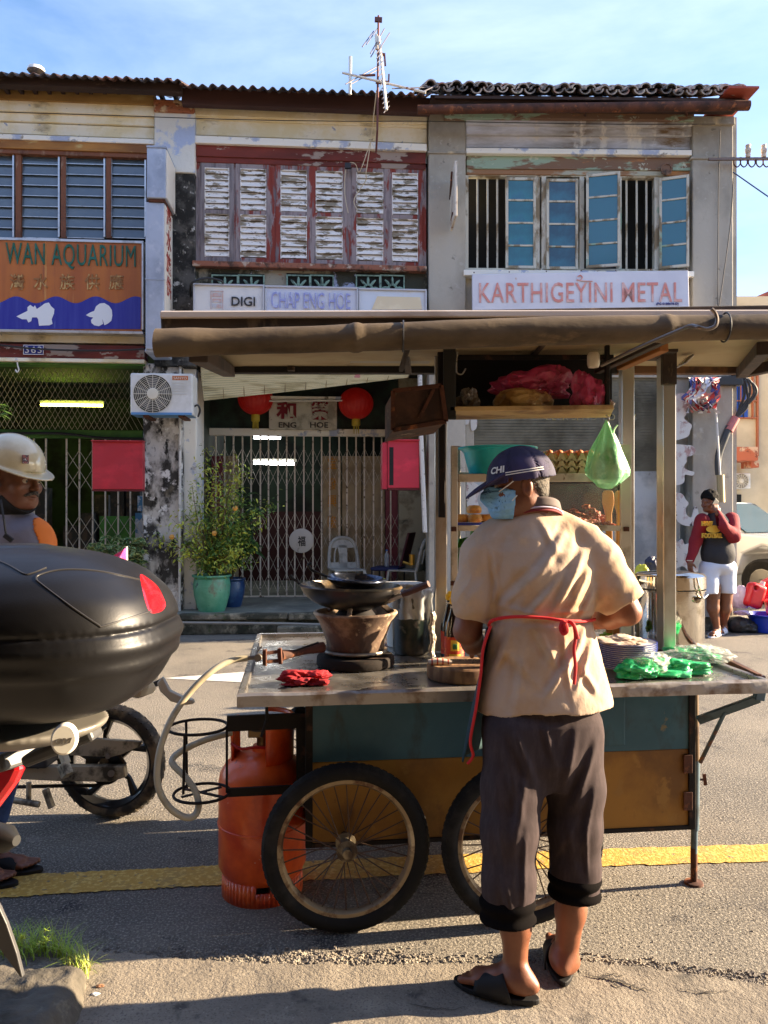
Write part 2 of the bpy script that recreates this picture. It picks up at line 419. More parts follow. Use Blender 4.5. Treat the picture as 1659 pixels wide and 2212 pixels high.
# loose stones along the broken asphalt edge and a gravelly patch
mt_stone = mat('loose_stone', (.16, .14, .12), .9, layers=[((.32, .28, .22), 14, .45, .6)], bump=[(60, .5, .005)])
def gravel():
    r = random.Random(12); mb = MB()
    def stone(x, y, s, z=0.0):
        a = r.random()*6; vs = []
        for k in range(6):
            an = a+k*1.05; q = s*r.uniform(.6, 1.1); vs.append((x+q*math.cos(an), y+q*math.sin(an), z-.001))
        for k in range(6):
            an = a+k*1.05; q = s*r.uniform(.35, .7); vs.append((x+q*math.cos(an), y+q*math.sin(an), z+s*r.uniform(.5, 1.0)))
        mb.add(vs, [(6, 7, 8, 9, 10, 11)]+[(k, (k+1) % 6, 6+(k+1) % 6, 6+k) for k in range(6)])
    def along(u0, u1, v0, v1, n, s0, s1, sp):
        for _ in range(n):
            t = r.random(); u = u0+(u1-u0)*t; v = v0+(v1-v0)*t+r.gauss(0, sp); p = G(u, v); stone(p.x, p.y, r.uniform(s0, s1))
    along(200, 1256, 2062, 2080, 1500, .002, .007, 9)
    along(560, 900, 2070, 2076, 500, .003, .010, 10)
    along(1256, 1659, 2082, 2128, 1500, .003, .009, 10)
    along(0, 1659, 1960, 1960, 900, .0015, .004, 60)
    o = mb.build('loose_gravel', mt_stone, smooth=False); o['kind'] = 'stuff'; o['label'] = 'loose stones along the broken edge of the asphalt'; 
gravel()

# ------------------------------------------------------------------ facade frames
class Fr:
    def __init__(s, u, y, deg):
        s.O = Vector(((u-U0)*y/F, y, 0)); s.a = R(deg); s.c = math.cos(s.a); s.s = math.sin(s.a)
        s.M = Matrix.Translation(s.O) @ Matrix.Rotation(s.a, 4, 'Z')
    def X(s, u, off=0):
        k = (u-U0)/F; Y = -off
        return (k*(s.O.y+Y*s.c)-s.O.x+Y*s.s)/(s.c-k*s.s)
    def Z(s, u, v, off=0):
        X = s.X(u, off); y = s.O.y+X*s.s-off*s.c
        return H-(v-V0)*y/F
    def pt(s, u, v, off=0): return s.M @ Vector((s.X(u, off), -off, s.Z(u, v, off)))
    def loc(s, X, off, Z): return s.M @ Vector((X, -off, Z))
    def mb(s): return MB(s.M)
    def rect(s, mb, u0, v0, u1, v1, off=0, d=.05):
        uc = (u0+u1)/2; return mb.box(s.X(u0, off), -off, s.Z(uc, v1, off), s.X(u1, off), -off+d, s.Z(uc, v0, off))
    def quad(s, mb, q, off, d):      # q = four (u, v) corners, extruded back by d
        a = [Vector((s.X(u, off), -off, s.Z(u, v, off))) for u, v in q]; b = [p+Vector((0, d, 0)) for p in a]
        return mb.hexa(a, b)
    def text(s, name, body, m, u0, v0, u1, v1, off, parent, **kw):
        uc = (u0+u1)/2; x0, x1 = s.X(u0, off), s.X(u1, off); z0, z1 = s.Z(uc, v1, off), s.Z(uc, v0, off)
        Mx = s.M @ Matrix.Translation(((x0+x1)/2, -off, (z0+z1)/2)) @ Matrix.Rotation(R(90), 4, 'X')
        rot = kw.pop('rot', 0); Mx = Mx @ Matrix.Rotation(R(rot), 4, 'Z')
        return text_obj(name, body, m, Mx, 1, parent, w=abs(x1-x0), h=abs(z1-z0), **kw)
A = Fr(400, 9.4, 4.3)
XB = A.M @ Vector((A.X(925), 0, 0))
B = Fr(925, XB.y, 1.2)
FL = .25                                             # height of the raised five-foot way

# facade materials
cream = mat('cream_plaster', K(234, 220, 180), .85, layers=[(K(244, 236, 214), 3, .45, .6), (K(120, 104, 78), 2.2, .60, .78, (1, 1, 2.5)), (K(150, 160, 185), 5, .66, .70), (K(90, 80, 66), 9, .68, .74)], bump=[(30, .15, .01)])
cream2 = mat('pale_plaster_band', K(242, 238, 226), .85, layers=[(K(176, 186, 208), 3.5, .56, .62), (K(120, 108, 90), 6, .62, .7)], bump=[(30, .2, .01)])
greyw = mat('grey_cement', K(182, 176, 162), .9, layers=[(K(142, 136, 124), 1.3, .42, .66, (1, 1, .6)), (K(222, 204, 168), 1.8, .58, .70, (1, 1, .5)), (K(84, 80, 72), 7, .64, .74), (K(186, 182, 172), 11, .60, .72)], bump=[(22, .2, .012), (90, .1, .004)])
peelw = mat('peeling_limewash', K(216, 218, 226), .9, layers=[(K(166, 164, 162), 2.0, .42, .60, (.5, 1, 2.2)), (K(120, 96, 66), 2.6, .56, .70, (.5, 1, 2)), (K(224, 220, 212), 4.5, .56, .64, (1, 1, .5)), (K(190, 150, 100), 5, .68, .72)], bump=[(26, .25, .012)])
mould = mat('mouldy_plaster', K(196, 192, 184), .92, layers=[(K(58, 56, 52), 3.2, .42, .54, (1, 1, .7)), (K(225, 224, 220), 6.5, .54, .60), (K(36, 34, 32), 12, .56, .62, (1, 1, .45)), (K(128, 118, 96), 2, .60, .72)], bump=[(30, .5, .014), (110, .25, .004)])
mouldd = mat('dark_mouldy_plaster', K(86, 84, 80), .92, layers=[(K(36, 36, 34), 5, .42, .56), (K(190, 188, 182), 9, .60, .66), (K(140, 134, 120), 16, .60, .70, (1, 1, .5))], bump=[(30, .5, .012)])
redw = mat('peeling_red_wood', K(124, 52, 42), .8, layers=[(K(76, 34, 28), 4, .4, .7, (.3, 1, 1)), (K(158, 142, 130), 2.7, .58, .605, (.55, 1, 1.6)), (K(176, 160, 146), 7, .64, .66, (.6, 1, 1.4))], bump=[(30, .25, .006, (.2, 1, 1))])
redv = mat('peeling_red_frame', K(134, 56, 44), .8, layers=[(K(152, 140, 140), 2.4, .47, .50, (1.6, 1, .45)), (K(120, 110, 112), 8, .52, .60, (3, 1, .3)), (K(90, 40, 32), 5, .62, .70)], bump=[(40, .35, .005, (3, 1, .3))], world=True)
greyv = mat('bare_grey_frame', K(140, 132, 134), .85, layers=[(K(104, 96, 98), 9, .45, .62, (3, 1, .3)), (K(120, 56, 44), 4, .60, .63, (1.5, 1, .5))], bump=[(40, .35, .005, (3, 1, .3))])
slatw = mat('flaking_white_slat', K(240, 236, 230), .8, layers=[(K(150, 138, 118), 9, .52, .56, (.5, 1, 1.6)), (K(110, 96, 78), 22, .60, .64, (.4, 1, 1.5))], bump=[(50, .3, .004)], world=True)
ochre = mat('ochre_wood', K(190, 134, 64), .75, layers=[(K(130, 84, 44), 3, .42, .66, (.25, 1, 1)), (K(196, 170, 110), 6, .62, .7, (.4, 1, 1))], bump=[(30, .2, .006, (.2, 1, 1))])
ochre2 = mat('yellowed_board', K(178, 144, 84), .8, layers=[(K(132, 100, 58), 2, .42, .66, (.3, 1, 1)), (K(186, 160, 104), 5, .58, .7, (.3, 1, 1))])
darkw = mat('dark_eave_wood', K(66, 46, 38), .85, layers=[(K(42, 28, 24), 4, .4, .65, (.25, 1, 1)), (K(110, 92, 76), 8, .62, .70, (.3, 1, 1))], bump=[(30, .3, .008, (.2, 1, 1))])
brownw = mat('brown_wood_frame', K(126, 78, 52), .75, layers=[(K(158, 128, 104), 6, .56, .62, (1, 1, .4)), (K(96, 56, 38), 3, .5, .7)], bump=[(40, .2, .004)])
corr = mat('corrugated_roof', K(70, 62, 60), .6, .3, layers=[(K(110, 70, 52), 3, .5, .62), (K(44, 40, 42), 7, .55, .7)])
glassd = mat('louvre_glass', K(74, 92, 108), .12, layers=[(K(92, 108, 118), 1.4, .40, .62, (.8, 1, 2.0)), (K(150, 128, 92), 1.1, .66, .72, (.6, 1, 2.5))], spec=.9, roughvar=.05)
alum = mat('aluminium', K(196, 198, 200), .35, .8, layers=[(K(150, 150, 148), 8, .5, .7)])
whitep = mat('sign_white', K(226, 226, 230), .5, layers=[(K(196, 198, 206), 2, .42, .65), (K(180, 160, 128), 4, .68, .74)])
tealg = mat('teal_glass', K(22, 92, 108), .10, layers=[(K(38, 122, 136), 1.5, .42, .62), (K(34, 88, 122), 2.4, .52, .66, (1, 1, .6))], spec=.8)
paleg = mat('weathered_pale_frame', K(206, 202, 186), .75, layers=[(K(140, 124, 98), 5, .50, .58, (1, 1, .5)), (K(150, 178, 158), 3, .60, .66)], bump=[(40, .25, .004)])
greenpeel = mat('peeling_green_beam', K(150, 172, 150), .8, layers=[(K(126, 98, 78), 3.2, .46, .50, (.45, 1, 2)), (K(160, 112, 74), 5, .62, .66, (.4, 1, 2)), (K(190, 196, 176), 8, .62, .66)], bump=[(40, .3, .006, (.3, 1, 1))])
rust = mat('rusty_iron', K(96, 58, 42), .85, .2, layers=[(K(60, 38, 30), 6, .42, .62), (K(150, 92, 56), 11, .56, .66)], bump=[(60, .3, .004)])
gatem = mat('gate_steel', K(216, 206, 188), .6, .15, layers=[(K(96, 78, 62), 14, .56, .66), (K(170, 166, 158), 5, .55, .7)])
greenp = mat('green_paint', K(74, 128, 52), .65, layers=[(K(52, 96, 38), 3, .42, .66), (K(110, 150, 84), 7, .62, .7)])
floorc = mat('walkway_cement', K(126, 130, 120), .75, layers=[(K(92, 96, 90), 1.5, .42, .62), (K(150, 150, 136), 5, .58, .7)], bump=[(25, .15, .01)])
stepm = mat('mossy_step_stone', K(116, 110, 94), .9, layers=[(K(58, 58, 46), 3.5, .42, .56), (K(154, 146, 124), 6, .56, .66), (K(76, 86, 50), 5, .60, .68)], bump=[(18, .5, .03), (80, .3, .006)])
wirem = mat('black_cable', (.02, .02, .022), .5)
pvc = mat('white_conduit', K(216, 214, 208), .5, layers=[(K(150, 146, 136), 12, .56, .66)])

def parts_box(fr, parent, name, m, u0, v0, u1, v1, off, d, bevel=.006, label=None):
    b = fr.mb(); fr.rect(b, u0, v0, u1, v1, off, d); o = b.build(name, m, parent, bevel=bevel)
    if label: o['label'] = label
    return o
def tiles(fr, parent, u0, u1, v, off, wv, amp, name, m, deg=24, depth=2.4):
    mb = fr.mb(); x0, x1 = fr.X(u0, off), fr.X(u1, off); n = int((x1-x0)/wv*8); z = fr.Z((u0+u1)/2, v, off); r = random.Random(int(u0)+5)
    jit = [r.uniform(-.006, .006) for _ in range(n+1)]
    def fn(s, t): return Vector((x0+(x1-x0)*s, -off+depth*t*math.cos(R(deg)), z+amp*math.sin(s*n/8*2*math.pi)+depth*t*math.sin(R(deg))+jit[int(s*n+.5)//8*1]))
    mb.grid(fn, n, 3); return mb.build(name, m, parent, solid=.012)
def cornice(fr, parent, u0, u1, bands, name='cornice'):
    """bands: (v_top, v_bottom, projection, material)"""
    for (a, b_, off, m) in bands: parts_box(fr, parent, name, m, u0, a, u1, b_, off, off+.10, .008)
def gate(fr, parent, u0, u1, v0, v1, off, n, name='folding_gate', m=None, rows=((0, .09), )):
    mb = fr.mb(); x0, x1 = fr.X(u0, off), fr.X(u1, off); z1 = fr.Z((u0+u1)/2, v0, off); z0 = fr.Z((u0+u1)/2, v1, off); dx = (x1-x0)/n; r = random.Random(int(u0))
    hh = z1-z0; bands = [(.30, .16), (.64, .80), (.52, .36), (.15, .02), (.98, .86)]
    for i in range(n+1):
        x = x0+i*dx+r.uniform(-.006, .006); mb.box(x-.010, -off-.010, z0, x+.010, -off+.010, z1)
    for i in range(n):
        for (lo, hi) in ((.80, .92), (.68, .80), (.40, .52), (.28, .40), (.02, .14), (.14, .26)):
            xa, xb = x0+i*dx, x0+(i+1)*dx; xm = (xa+xb)/2
            for (p, q) in (((xa, lo), (xb, hi)), ((xb, lo), (xa, hi))):
                mb.beam((p[0], -off-.013, z0+hh*p[1]), (q[0], -off-.013, z0+hh*q[1]), .003, .021, (0, 1, 0))
    mb.box(x0, -off-.02, z1, x1, -off+.02, z1+.05); mb.box(x0, -off-.02, z0-.02, x1, -off+.02, z0)
    return mb.build(name, m or gatem, parent)

# unseen row and awning added behind the viewer: shade near things, show in glass
s_ = thing('shophouse', 'unseen shophouse row added behind the viewer to shade the near things', 'shophouse', (0, -2.4, 0))
b = MB(); b.box(-30, -9, 0, 7, -2.4, 8.2); b.build('wall', mat('unseen_row_wall', K(120, 104, 86), .9), s_, origin=(0, 0, 4)); b = MB(); b.box(-30, -2.39, 2.9, 7, .75, 3.2); b.build('awning', mat('unseen_awning', K(96, 84, 70), .9), s_)
# ================================================================== LEFT SHOPHOUSE (aquarium shop)
def left_shop():
    s = thing('shophouse', 'left shophouse with glass louvre windows, ochre beams and green painted ground floor behind folding gates', 'shophouse', A.loc(A.X(-40), 0, 0), A.a, 'shophouses in the row')
    L0, L1 = -420, 333
    parts_box(A, s, 'wall', cream, L0, 205, L1, 300, -.02, .2)
    cornice(A, s, L0, L1, [(211, 236, .13, cream), (238, 258, .08, cream), (262, 286, .05, cream), (287, 298, .11, cream2)])
    parts_box(A, s, 'eave_board', ochre2, L0, 182, L1, 212, .16, .25)
    parts_box(A, s, 'eave_beam', darkw, L0, 162, 392, 181, .42, .12)
    b = A.mb(); r = random.Random(3)
    for i in range(26): u = -400+i*30.5; A.rect(b, u, 168, u+8, 180, .40, .6)
    b.build('rafter', darkw, s)
    tiles(A, s, L0, 392, 158, .55, .115, .022, 'roof', corr)
    b = A.mb(); b.lathe([(.0, 0), (.10, .01), (.09, .05), (.05, .07), (0, .075)], (A.X(78, .4), -.4, A.Z(78, 156, .4)), 9); b.build('roof_rubble', cream2, s)
    parts_box(A, s, 'lintel', ochre, L0, 299, L1-4, 318, .09, .2); parts_box(A, s, 'lintel', brownw, L0, 319, L1-4, 329, .07, .2)
    # windows
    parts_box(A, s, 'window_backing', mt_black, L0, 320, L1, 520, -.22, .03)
    xs = [(-370, -282), (-270, -180), (-165, -74), (-61, 33), (45, 131), (142, 229), (240, 317)]
    for k, (a, b_) in enumerate(xs):
        f = A.mb(); A.rect(f, a-11, 328, a, 514, .05, .09); A.rect(f, b_, 328, b_+1, 514, .05, .09)
        w_ = f.build('window', brownw, s, bevel=.004)
        g = A.mb(); n = 8; z1, z0 = A.Z((a+b_)/2, 331, 0), A.Z((a+b_)/2, 513, 0); dz = (z1-z0)/n
        for i in range(n):
            zz = z1-dz*i; xa, xb = A.X(a+3), A.X(b_-3)
            g.hexa([Vector((xa, .012, zz)), Vector((xb, .012, zz)), Vector((xb, .018, zz)), Vector((xa, .018, zz))][::1], [Vector((xa, -.012, zz-dz-.01)), Vector((xb, -.012, zz-dz-.01)), Vector((xb, -.006, zz-dz-.01)), Vector((xa, -.006, zz-dz-.01))])
        g.build('pane', glassd, w_)
        e = A.mb()
        for i in range(n+1): zz = z1-dz*i; e.box(A.X(a+3), -.020, zz-.016, A.X(b_-3), -.013, zz-.009)
        for q in (a+1, b_-2): e.box(A.X(q)-.008, -.04, z0, A.X(q)+.012, .02, z1)
        e.build('frame', alum, w_)
    # band under the sign, number plate beam
    parts_box(A, s, 'wall', cream, L0, 514, 333, 740, -.05, .15)
    cornice(A, s, L0, 312, [(720, 737, .06, cream)])
    parts_box(A, s, 'beam', redw, L0, 741, 312, 771, .10, .2); parts_box(A, s, 'beam', cream, L0, 771, 312, 779, .12, .2); parts_box(A, s, 'beam', greenp, L0, 779, 312, 785, .06, .2)
    # recess: transom mesh, green beam, gate, floor-length panel, dark inside
    D = -1.35
    parts_box(A, s, 'transom_beam', greenp, L0, 927, 308, 945, D+.05, .12, label='green beam above the folding gate with black cables')
    b = A.mb(); x0, x1 = A.X(-300, D), A.X(316, D); z0, z1 = A.Z(150, 928, D), A.Z(150, 760, D)
    st = .075
    n = int((x1-x0)/st)+12
    for i in range(-8, n):
        for sg in (1, -1):
            xa = x0+i*st; hh = z1-z0; xb = xa+sg*hh*.55
            pa, pb = Vector((xa, -D, z0)), Vector((xb, -D, z1))
            if max(xa, xb) > x1+.3 or min(xa, xb) < x0-.3: continue
            b.beam(pa, pb, .004, .006, (0, 1, 0))
    b.build('transom_mesh', gatem, s)
    gate(A, s, -120, 100, 945, 1300, D, 8); gate(A, s, 144, 310, 945, 1300, D, 6)
    b = A.mb(); A.rect(b, 215, 1115, 312, 1295, D-.12, .03); b.build('door_panel', mat('green_door', K(66, 128, 40), .6, layers=[(K(50, 100, 34), 5, .45, .62), (K(130, 150, 110), 9, .66, .7)]), s)
    
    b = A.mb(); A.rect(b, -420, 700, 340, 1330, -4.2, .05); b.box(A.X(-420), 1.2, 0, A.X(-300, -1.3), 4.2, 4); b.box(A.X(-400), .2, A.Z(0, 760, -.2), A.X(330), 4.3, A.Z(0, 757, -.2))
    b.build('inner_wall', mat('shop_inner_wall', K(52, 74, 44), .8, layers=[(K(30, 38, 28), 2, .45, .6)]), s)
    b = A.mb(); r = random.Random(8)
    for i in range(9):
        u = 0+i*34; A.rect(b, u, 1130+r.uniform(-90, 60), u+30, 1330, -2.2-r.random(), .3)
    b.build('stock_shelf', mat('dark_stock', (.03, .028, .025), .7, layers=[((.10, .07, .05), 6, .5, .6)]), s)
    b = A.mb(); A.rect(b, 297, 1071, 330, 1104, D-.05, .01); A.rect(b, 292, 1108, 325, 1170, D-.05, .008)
    b.build('notice_sheet', mat('blue_notice', K(70, 130, 170), .6, layers=[(K(200, 205, 210), 6, .5, .55)]), s)
    return s
LS = left_shop()

# ================================================================== MIDDLE SHOPHOUSE
def pillar_left(s):
    parts_box(A, s, 'pillar', mat('white_blue_plaster', K(222, 218, 206), .85, layers=[(K(178, 190, 214), 3.2, .50, .56), (K(196, 170, 134), 5, .66, .70), (K(130, 118, 98), 9, .68, .74)], bump=[(20, .4, .02)]), 333, 240, 421, 372, .14, .4, .012, label='upper white pillar flaking with pale blue patches')
    parts_box(A, s, 'pillar_cap', mat('exposed_brick', K(160, 98, 66), .9, layers=[(K(206, 180, 144), 6, .50, .56), (K(96, 60, 44), 14, .56, .64, (1, 1, 3))], bump=[(18, .8, .03)]), 331, 214, 419, 241, .18, .4, .02, label='broken brick pillar head')
    parts_box(A, s, 'pillar', mouldd, 333, 372, 421, 790, .11, .5, .012)
    parts_box(A, s, 'pillar', mould, 309, 785, 394, 1345, .02, .5, .015, label='pillar base black with mould')
    parts_box(A, s, 'pillar', cream2, 395, 785, 424, 1330, -.10, .6, .01)
def middle_shop():
    s = thing('shophouse', 'middle shophouse with peeling red and white louvred shutters above a folding gate', 'shophouse', A.loc(A.X(660), 0, 0), A.a, 'shophouses in the row')
    pillar_left(s)
    a, b_ = 421, 925
    parts_box(A, s, 'wall', cream, a, 220, b_, 320, -.03, .2)
    cornice(A, s, a, b_-3, [(228, 258, .10, cream), (260, 266, .07, cream), (268, 300, .045, cream), (301, 317, .12, cream2)])
    tiles(A, s, 388, 932, 194, .55, .115, .022, 'roof', corr)
    parts_box(A, s, 'eave_beam', mat('brown_fascia', K(74, 44, 38), .8, layers=[(K(54, 32, 30), 3, .4, .65, (.25, 1, 1))]), 392, 200, 930, 234, .30, .1, label='dark brown fascia board under the corrugated eave')
    parts_box(A, s, 'lintel', redw, a+2, 318, b_-5, 345, .07, .2); parts_box(A, s, 'lintel', redw, a+2, 346, b_-5, 358, .05, .15)
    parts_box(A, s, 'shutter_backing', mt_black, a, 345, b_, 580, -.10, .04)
    cols = [(442, 495), (519, 575), (606, 663), (682, 740), (770, 828), (847, 903)]
    for k, (p, q) in enumerate(cols):
        sl = (p-640)*.028; dv = 4+sl
        L_, R_ = p-10, q+10
        f = A.mb()
        for (x0, x1) in ((L_, p), (q, R_)): A.rect(f, x0, 352+dv, x1, 566+dv+3, .04, .035)
        for (y0, y1) in ((352, 364), (454, 463), (556, 569)): A.rect(f, p, y0+dv, q, y1+dv, .038, .03)
        lf = f.build('shutter', greyv if k in (0,) else redv, s, bevel=.004)
        fr_ = A.mb()
        for (t0, t1) in ((364, 454), (463, 556)):
            A.rect(fr_, p, t0+dv, p+1.6, t1+dv, .046, .02); A.rect(fr_, q-1.6, t0+dv, q, t1+dv, .046, .02); A.rect(fr_, p, t0+dv, q, t0+1.5+dv, .046, .02)
        fr_.build('trim', slatw, lf)
        sm = A.mb(); r = random.Random(k)
        for (t0, t1, n) in ((365, 454, 7), (464, 556, 7)):
            z1, z0 = A.Z((p+q)/2, t0+dv, .03), A.Z((p+q)/2, t1+dv, .03); dz = (z1-z0)/n; xa, xb = A.X(p+1.5, .03), A.X(q-1.5, .03)
            for i in range(n):
                zz = z1-dz*i; tl = r.uniform(-.006, .008); y0, y1 = -.012, -.040-abs(tl); ja, jb = r.uniform(-.003, .003), r.uniform(-.003, .003)
                sm.hexa([Vector((xa, y0, zz+.004)), Vector((xb, y0, zz+.004)), Vector((xb, y0+.012, zz+.004)), Vector((xa, y0+.012, zz+.004))],
                        [Vector((xa, y1, zz-dz+.004+ja)), Vector((xb, y1, zz-dz+.004+jb)), Vector((xb, y1+.012, zz-dz+.002+jb)), Vector((xa, y1+.012, zz-dz+.002+ja))])
        sm.build('louvres', slatw, lf)
    for u in (427, 507, 590, 672, 756, 837, 914):
        w_ = 3 if u in (507, 672, 837) else 7
        parts_box(A, s, 'shutter_post', redv, u-w_, 356+(u-640)*.02, u+w_, 572+(u-640)*.02, .028, .03, .004)
    parts_box(A, s, 'sill', mat('brick_sill', K(150, 96, 74), .85, layers=[(K(190, 170, 150), 6, .55, .6), (K(84, 60, 48), 9, .5, .62)]), 415, 568, b_-3, 580, .13, .3, .01)
    parts_box(A, s, 'wall', mat('stained_apron', K(168, 160, 140), .9, layers=[(K(60, 60, 48), 2.6, .44, .54, (1, 1, .7)), (K(178, 186, 212), 3.1, .58, .61), (K(176, 106, 66), 3.7, .64, .67, (.5, 1, 2)), (K(40, 40, 36), 6, .58, .64)], bump=[(20, .4, .02)]), 418, 579, b_-2, 700, .03, .3)
    vm = mat('pale_green_vent', K(140, 168, 150), .85, layers=[(K(90, 104, 92), 12, .5, .62)])
    for (p, q) in ((457, 571), (619, 721), (769, 874)):
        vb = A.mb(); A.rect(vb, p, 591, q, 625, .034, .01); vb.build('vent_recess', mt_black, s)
        vb = A.mb()
        for c in range(2):
            uc = p+(q-p)*(c+.5)/2; X = A.X(uc, .07); Z = A.Z(uc, 611, .07); hw = (A.X(q, .07)-A.X(p, .07))/4-.006
            for side in (-1, 1): vb.box(X+side*hw-.008, -.07, Z-.1, X+side*hw+.008, -.04, Z+.1)
            vb.box(X-hw, -.07, Z+.085, X+hw, -.04, Z+.1)
            for an in (0, 45, 90, 135, 180):
                cx, cz = math.cos(R(an)), math.sin(R(an)); vb.tube([Vector((X+cx*.03, -.055, Z-.06+cz*.03)), Vector((X+cx*.09, -.06, Z-.06+cz*.10)), Vector((X+cx*.13, -.055, Z-.06+cz*.14))], [.012, .018, .008], 6)
            vb.tube([Vector((X+.05*math.cos(R(t*20)), -.055, Z-.06+.05*math.sin(R(t*20)))) for t in range(10)], .01, 6)
        vb.build('vent', vm, s)
    # ground floor recess
    D = -1.35
    parts_box(A, s, 'ceiling_beam', mouldd, 421, 700, b_, 790, .0, .3)
    parts_box(A, s, 'gate_header', cream2, 447, 926, 860, 941, D+.06, .12)
    gate(A, s, 447, 862, 941, 1286, D, 22)
    # wall pieces at the right of the gate and the pale door panels behind it
    parts_box(A, s, 'wall', mat('yellowed_wall', K(170, 164, 140), .9, layers=[(K(120, 112, 92), 3, .5, .62), (K(90, 90, 76), 7, .6, .68)], bump=[(20, .2, .01)]), 862, 780, 935, 1330, D+.1, .2)
    parts_box(A, s, 'wall', cream2, 421, 780, 447, 1300, D+.1, .2)
    pl = mat('pale_door_leaf', K(176, 158, 124), .6, layers=[(K(150, 132, 102), 3, .45, .62)])
    for (p, q) in ((697, 738), (739, 782), (783, 832)): parts_box(A, s, 'door_leaf', pl, p, 985, q-1, 1280, D-.16, .03, .006)
    parts_box(A, s, 'door_leaf', mat('pink_door_leaf', K(150, 74, 84), .6, layers=[(K(120, 60, 70), 3, .45, .62)]), 833, 985, 862, 1280, D-.16, .03)
    parts_box(A, s, 'door_leaf', MATS['pink_door_leaf'], 447, 985, 482, 1280, D-.16, .03); parts_box(A, s, 'door_leaf', pl, 483, 985, 515, 1280, D-.16, .03)
    gold = mat('gold_character', K(200, 140, 50), .4, .5)
    for ch, v in (('宝', 1000), ('發', 1045), ('興', 1082), ('隆', 1127)):
        A.text('door_character', ch, gold, 708, v-13, 727, v+13, D-.12, s, ext=.004)
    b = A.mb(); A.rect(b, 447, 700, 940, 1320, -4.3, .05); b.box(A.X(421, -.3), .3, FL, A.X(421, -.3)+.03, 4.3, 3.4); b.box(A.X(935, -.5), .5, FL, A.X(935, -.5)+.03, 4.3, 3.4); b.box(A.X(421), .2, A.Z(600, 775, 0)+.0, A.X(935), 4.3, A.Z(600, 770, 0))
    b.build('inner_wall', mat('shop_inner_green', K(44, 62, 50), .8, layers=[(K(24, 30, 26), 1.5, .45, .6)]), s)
    b = A.mb(); A.rect(b, 447, 1105, 700, 1330, -4.0, .3); b.build('counter', mat('dark_red_counter', K(60, 22, 24), .7), s)
    b = A.mb(); A.rect(b, 447, 790, 862, 927, D-.04, .03); b.build('transom_board', mat('transom_dark', K(38, 60, 50), .7, layers=[(K(24, 32, 28), 3, .45, .6)]), s)
    b = A.mb(); b.disc(A.loc(A.X(652, D+.05), D+.05, A.Z(652, 1168, D+.05)), .001); 
    Mx = A.M @ Matrix.Translation((A.X(651, D+.04), -(D+.04), A.Z(651, 1168, D+.04))) @ Matrix.Rotation(R(90), 4, 'X')
    b = MB(); b.lathe([(0, 0), (.172, 0), (.172, .012), (.16, .016), (0, .016)], (0, 0, 0), 32, None); b.v = [tuple(Mx @ Vector(p)) for p in b.v]
    dsc = b.build('lock_plate', mat('round_plate', K(196, 192, 184), .5, .2, layers=[(K(120, 110, 100), 7, .6, .66)]), s)
    A.text('lock_plate_mark', '福', mat('black_mark', (.03, .03, .03), .6), 643, 1158, 660, 1180, D+.058, s, ext=.003, bold=.02)
    # steps and walkway
    return s
MS = middle_shop()
def walkway():
    z = FL
    b = A.mb(); b.box(A.X(-420), -.35, 0, A.X(925)-.01, 5, z-.03); b.build('walkway_base', stepm, bevel=.02)['kind'] = 'structure'
    b = A.mb(); b.box(A.X(-420), -.28, z-.029, A.X(925)-.01, 5, z); b.build('walkway_floor', floorc, bevel=.01)['kind'] = 'structure'
    b = A.mb(); r = random.Random(2); x = A.X(400)
    while x < A.X(920):
        w_ = r.uniform(.7, 1.3); b.box(x, -.41, z-.075+r.uniform(-.008, .004), x+w_-.012, -.28, z+.003); x += w_
    x = A.X(600, .45); 
    while x < A.X(760, .45): w_ = r.uniform(.8, 1.2); b.box(x, -.60, 0, x+w_-.015, -.36, .12); x += w_
    b.build('kerb_stones', stepm, bevel=.018)['kind'] = 'structure'
    b = B.mb(); b.box(B.X(925), -.30, 0, B.X(1586), 5, .16); b.build('walkway_base', stepm, bevel=.02)['kind'] = 'structure'
walkway()
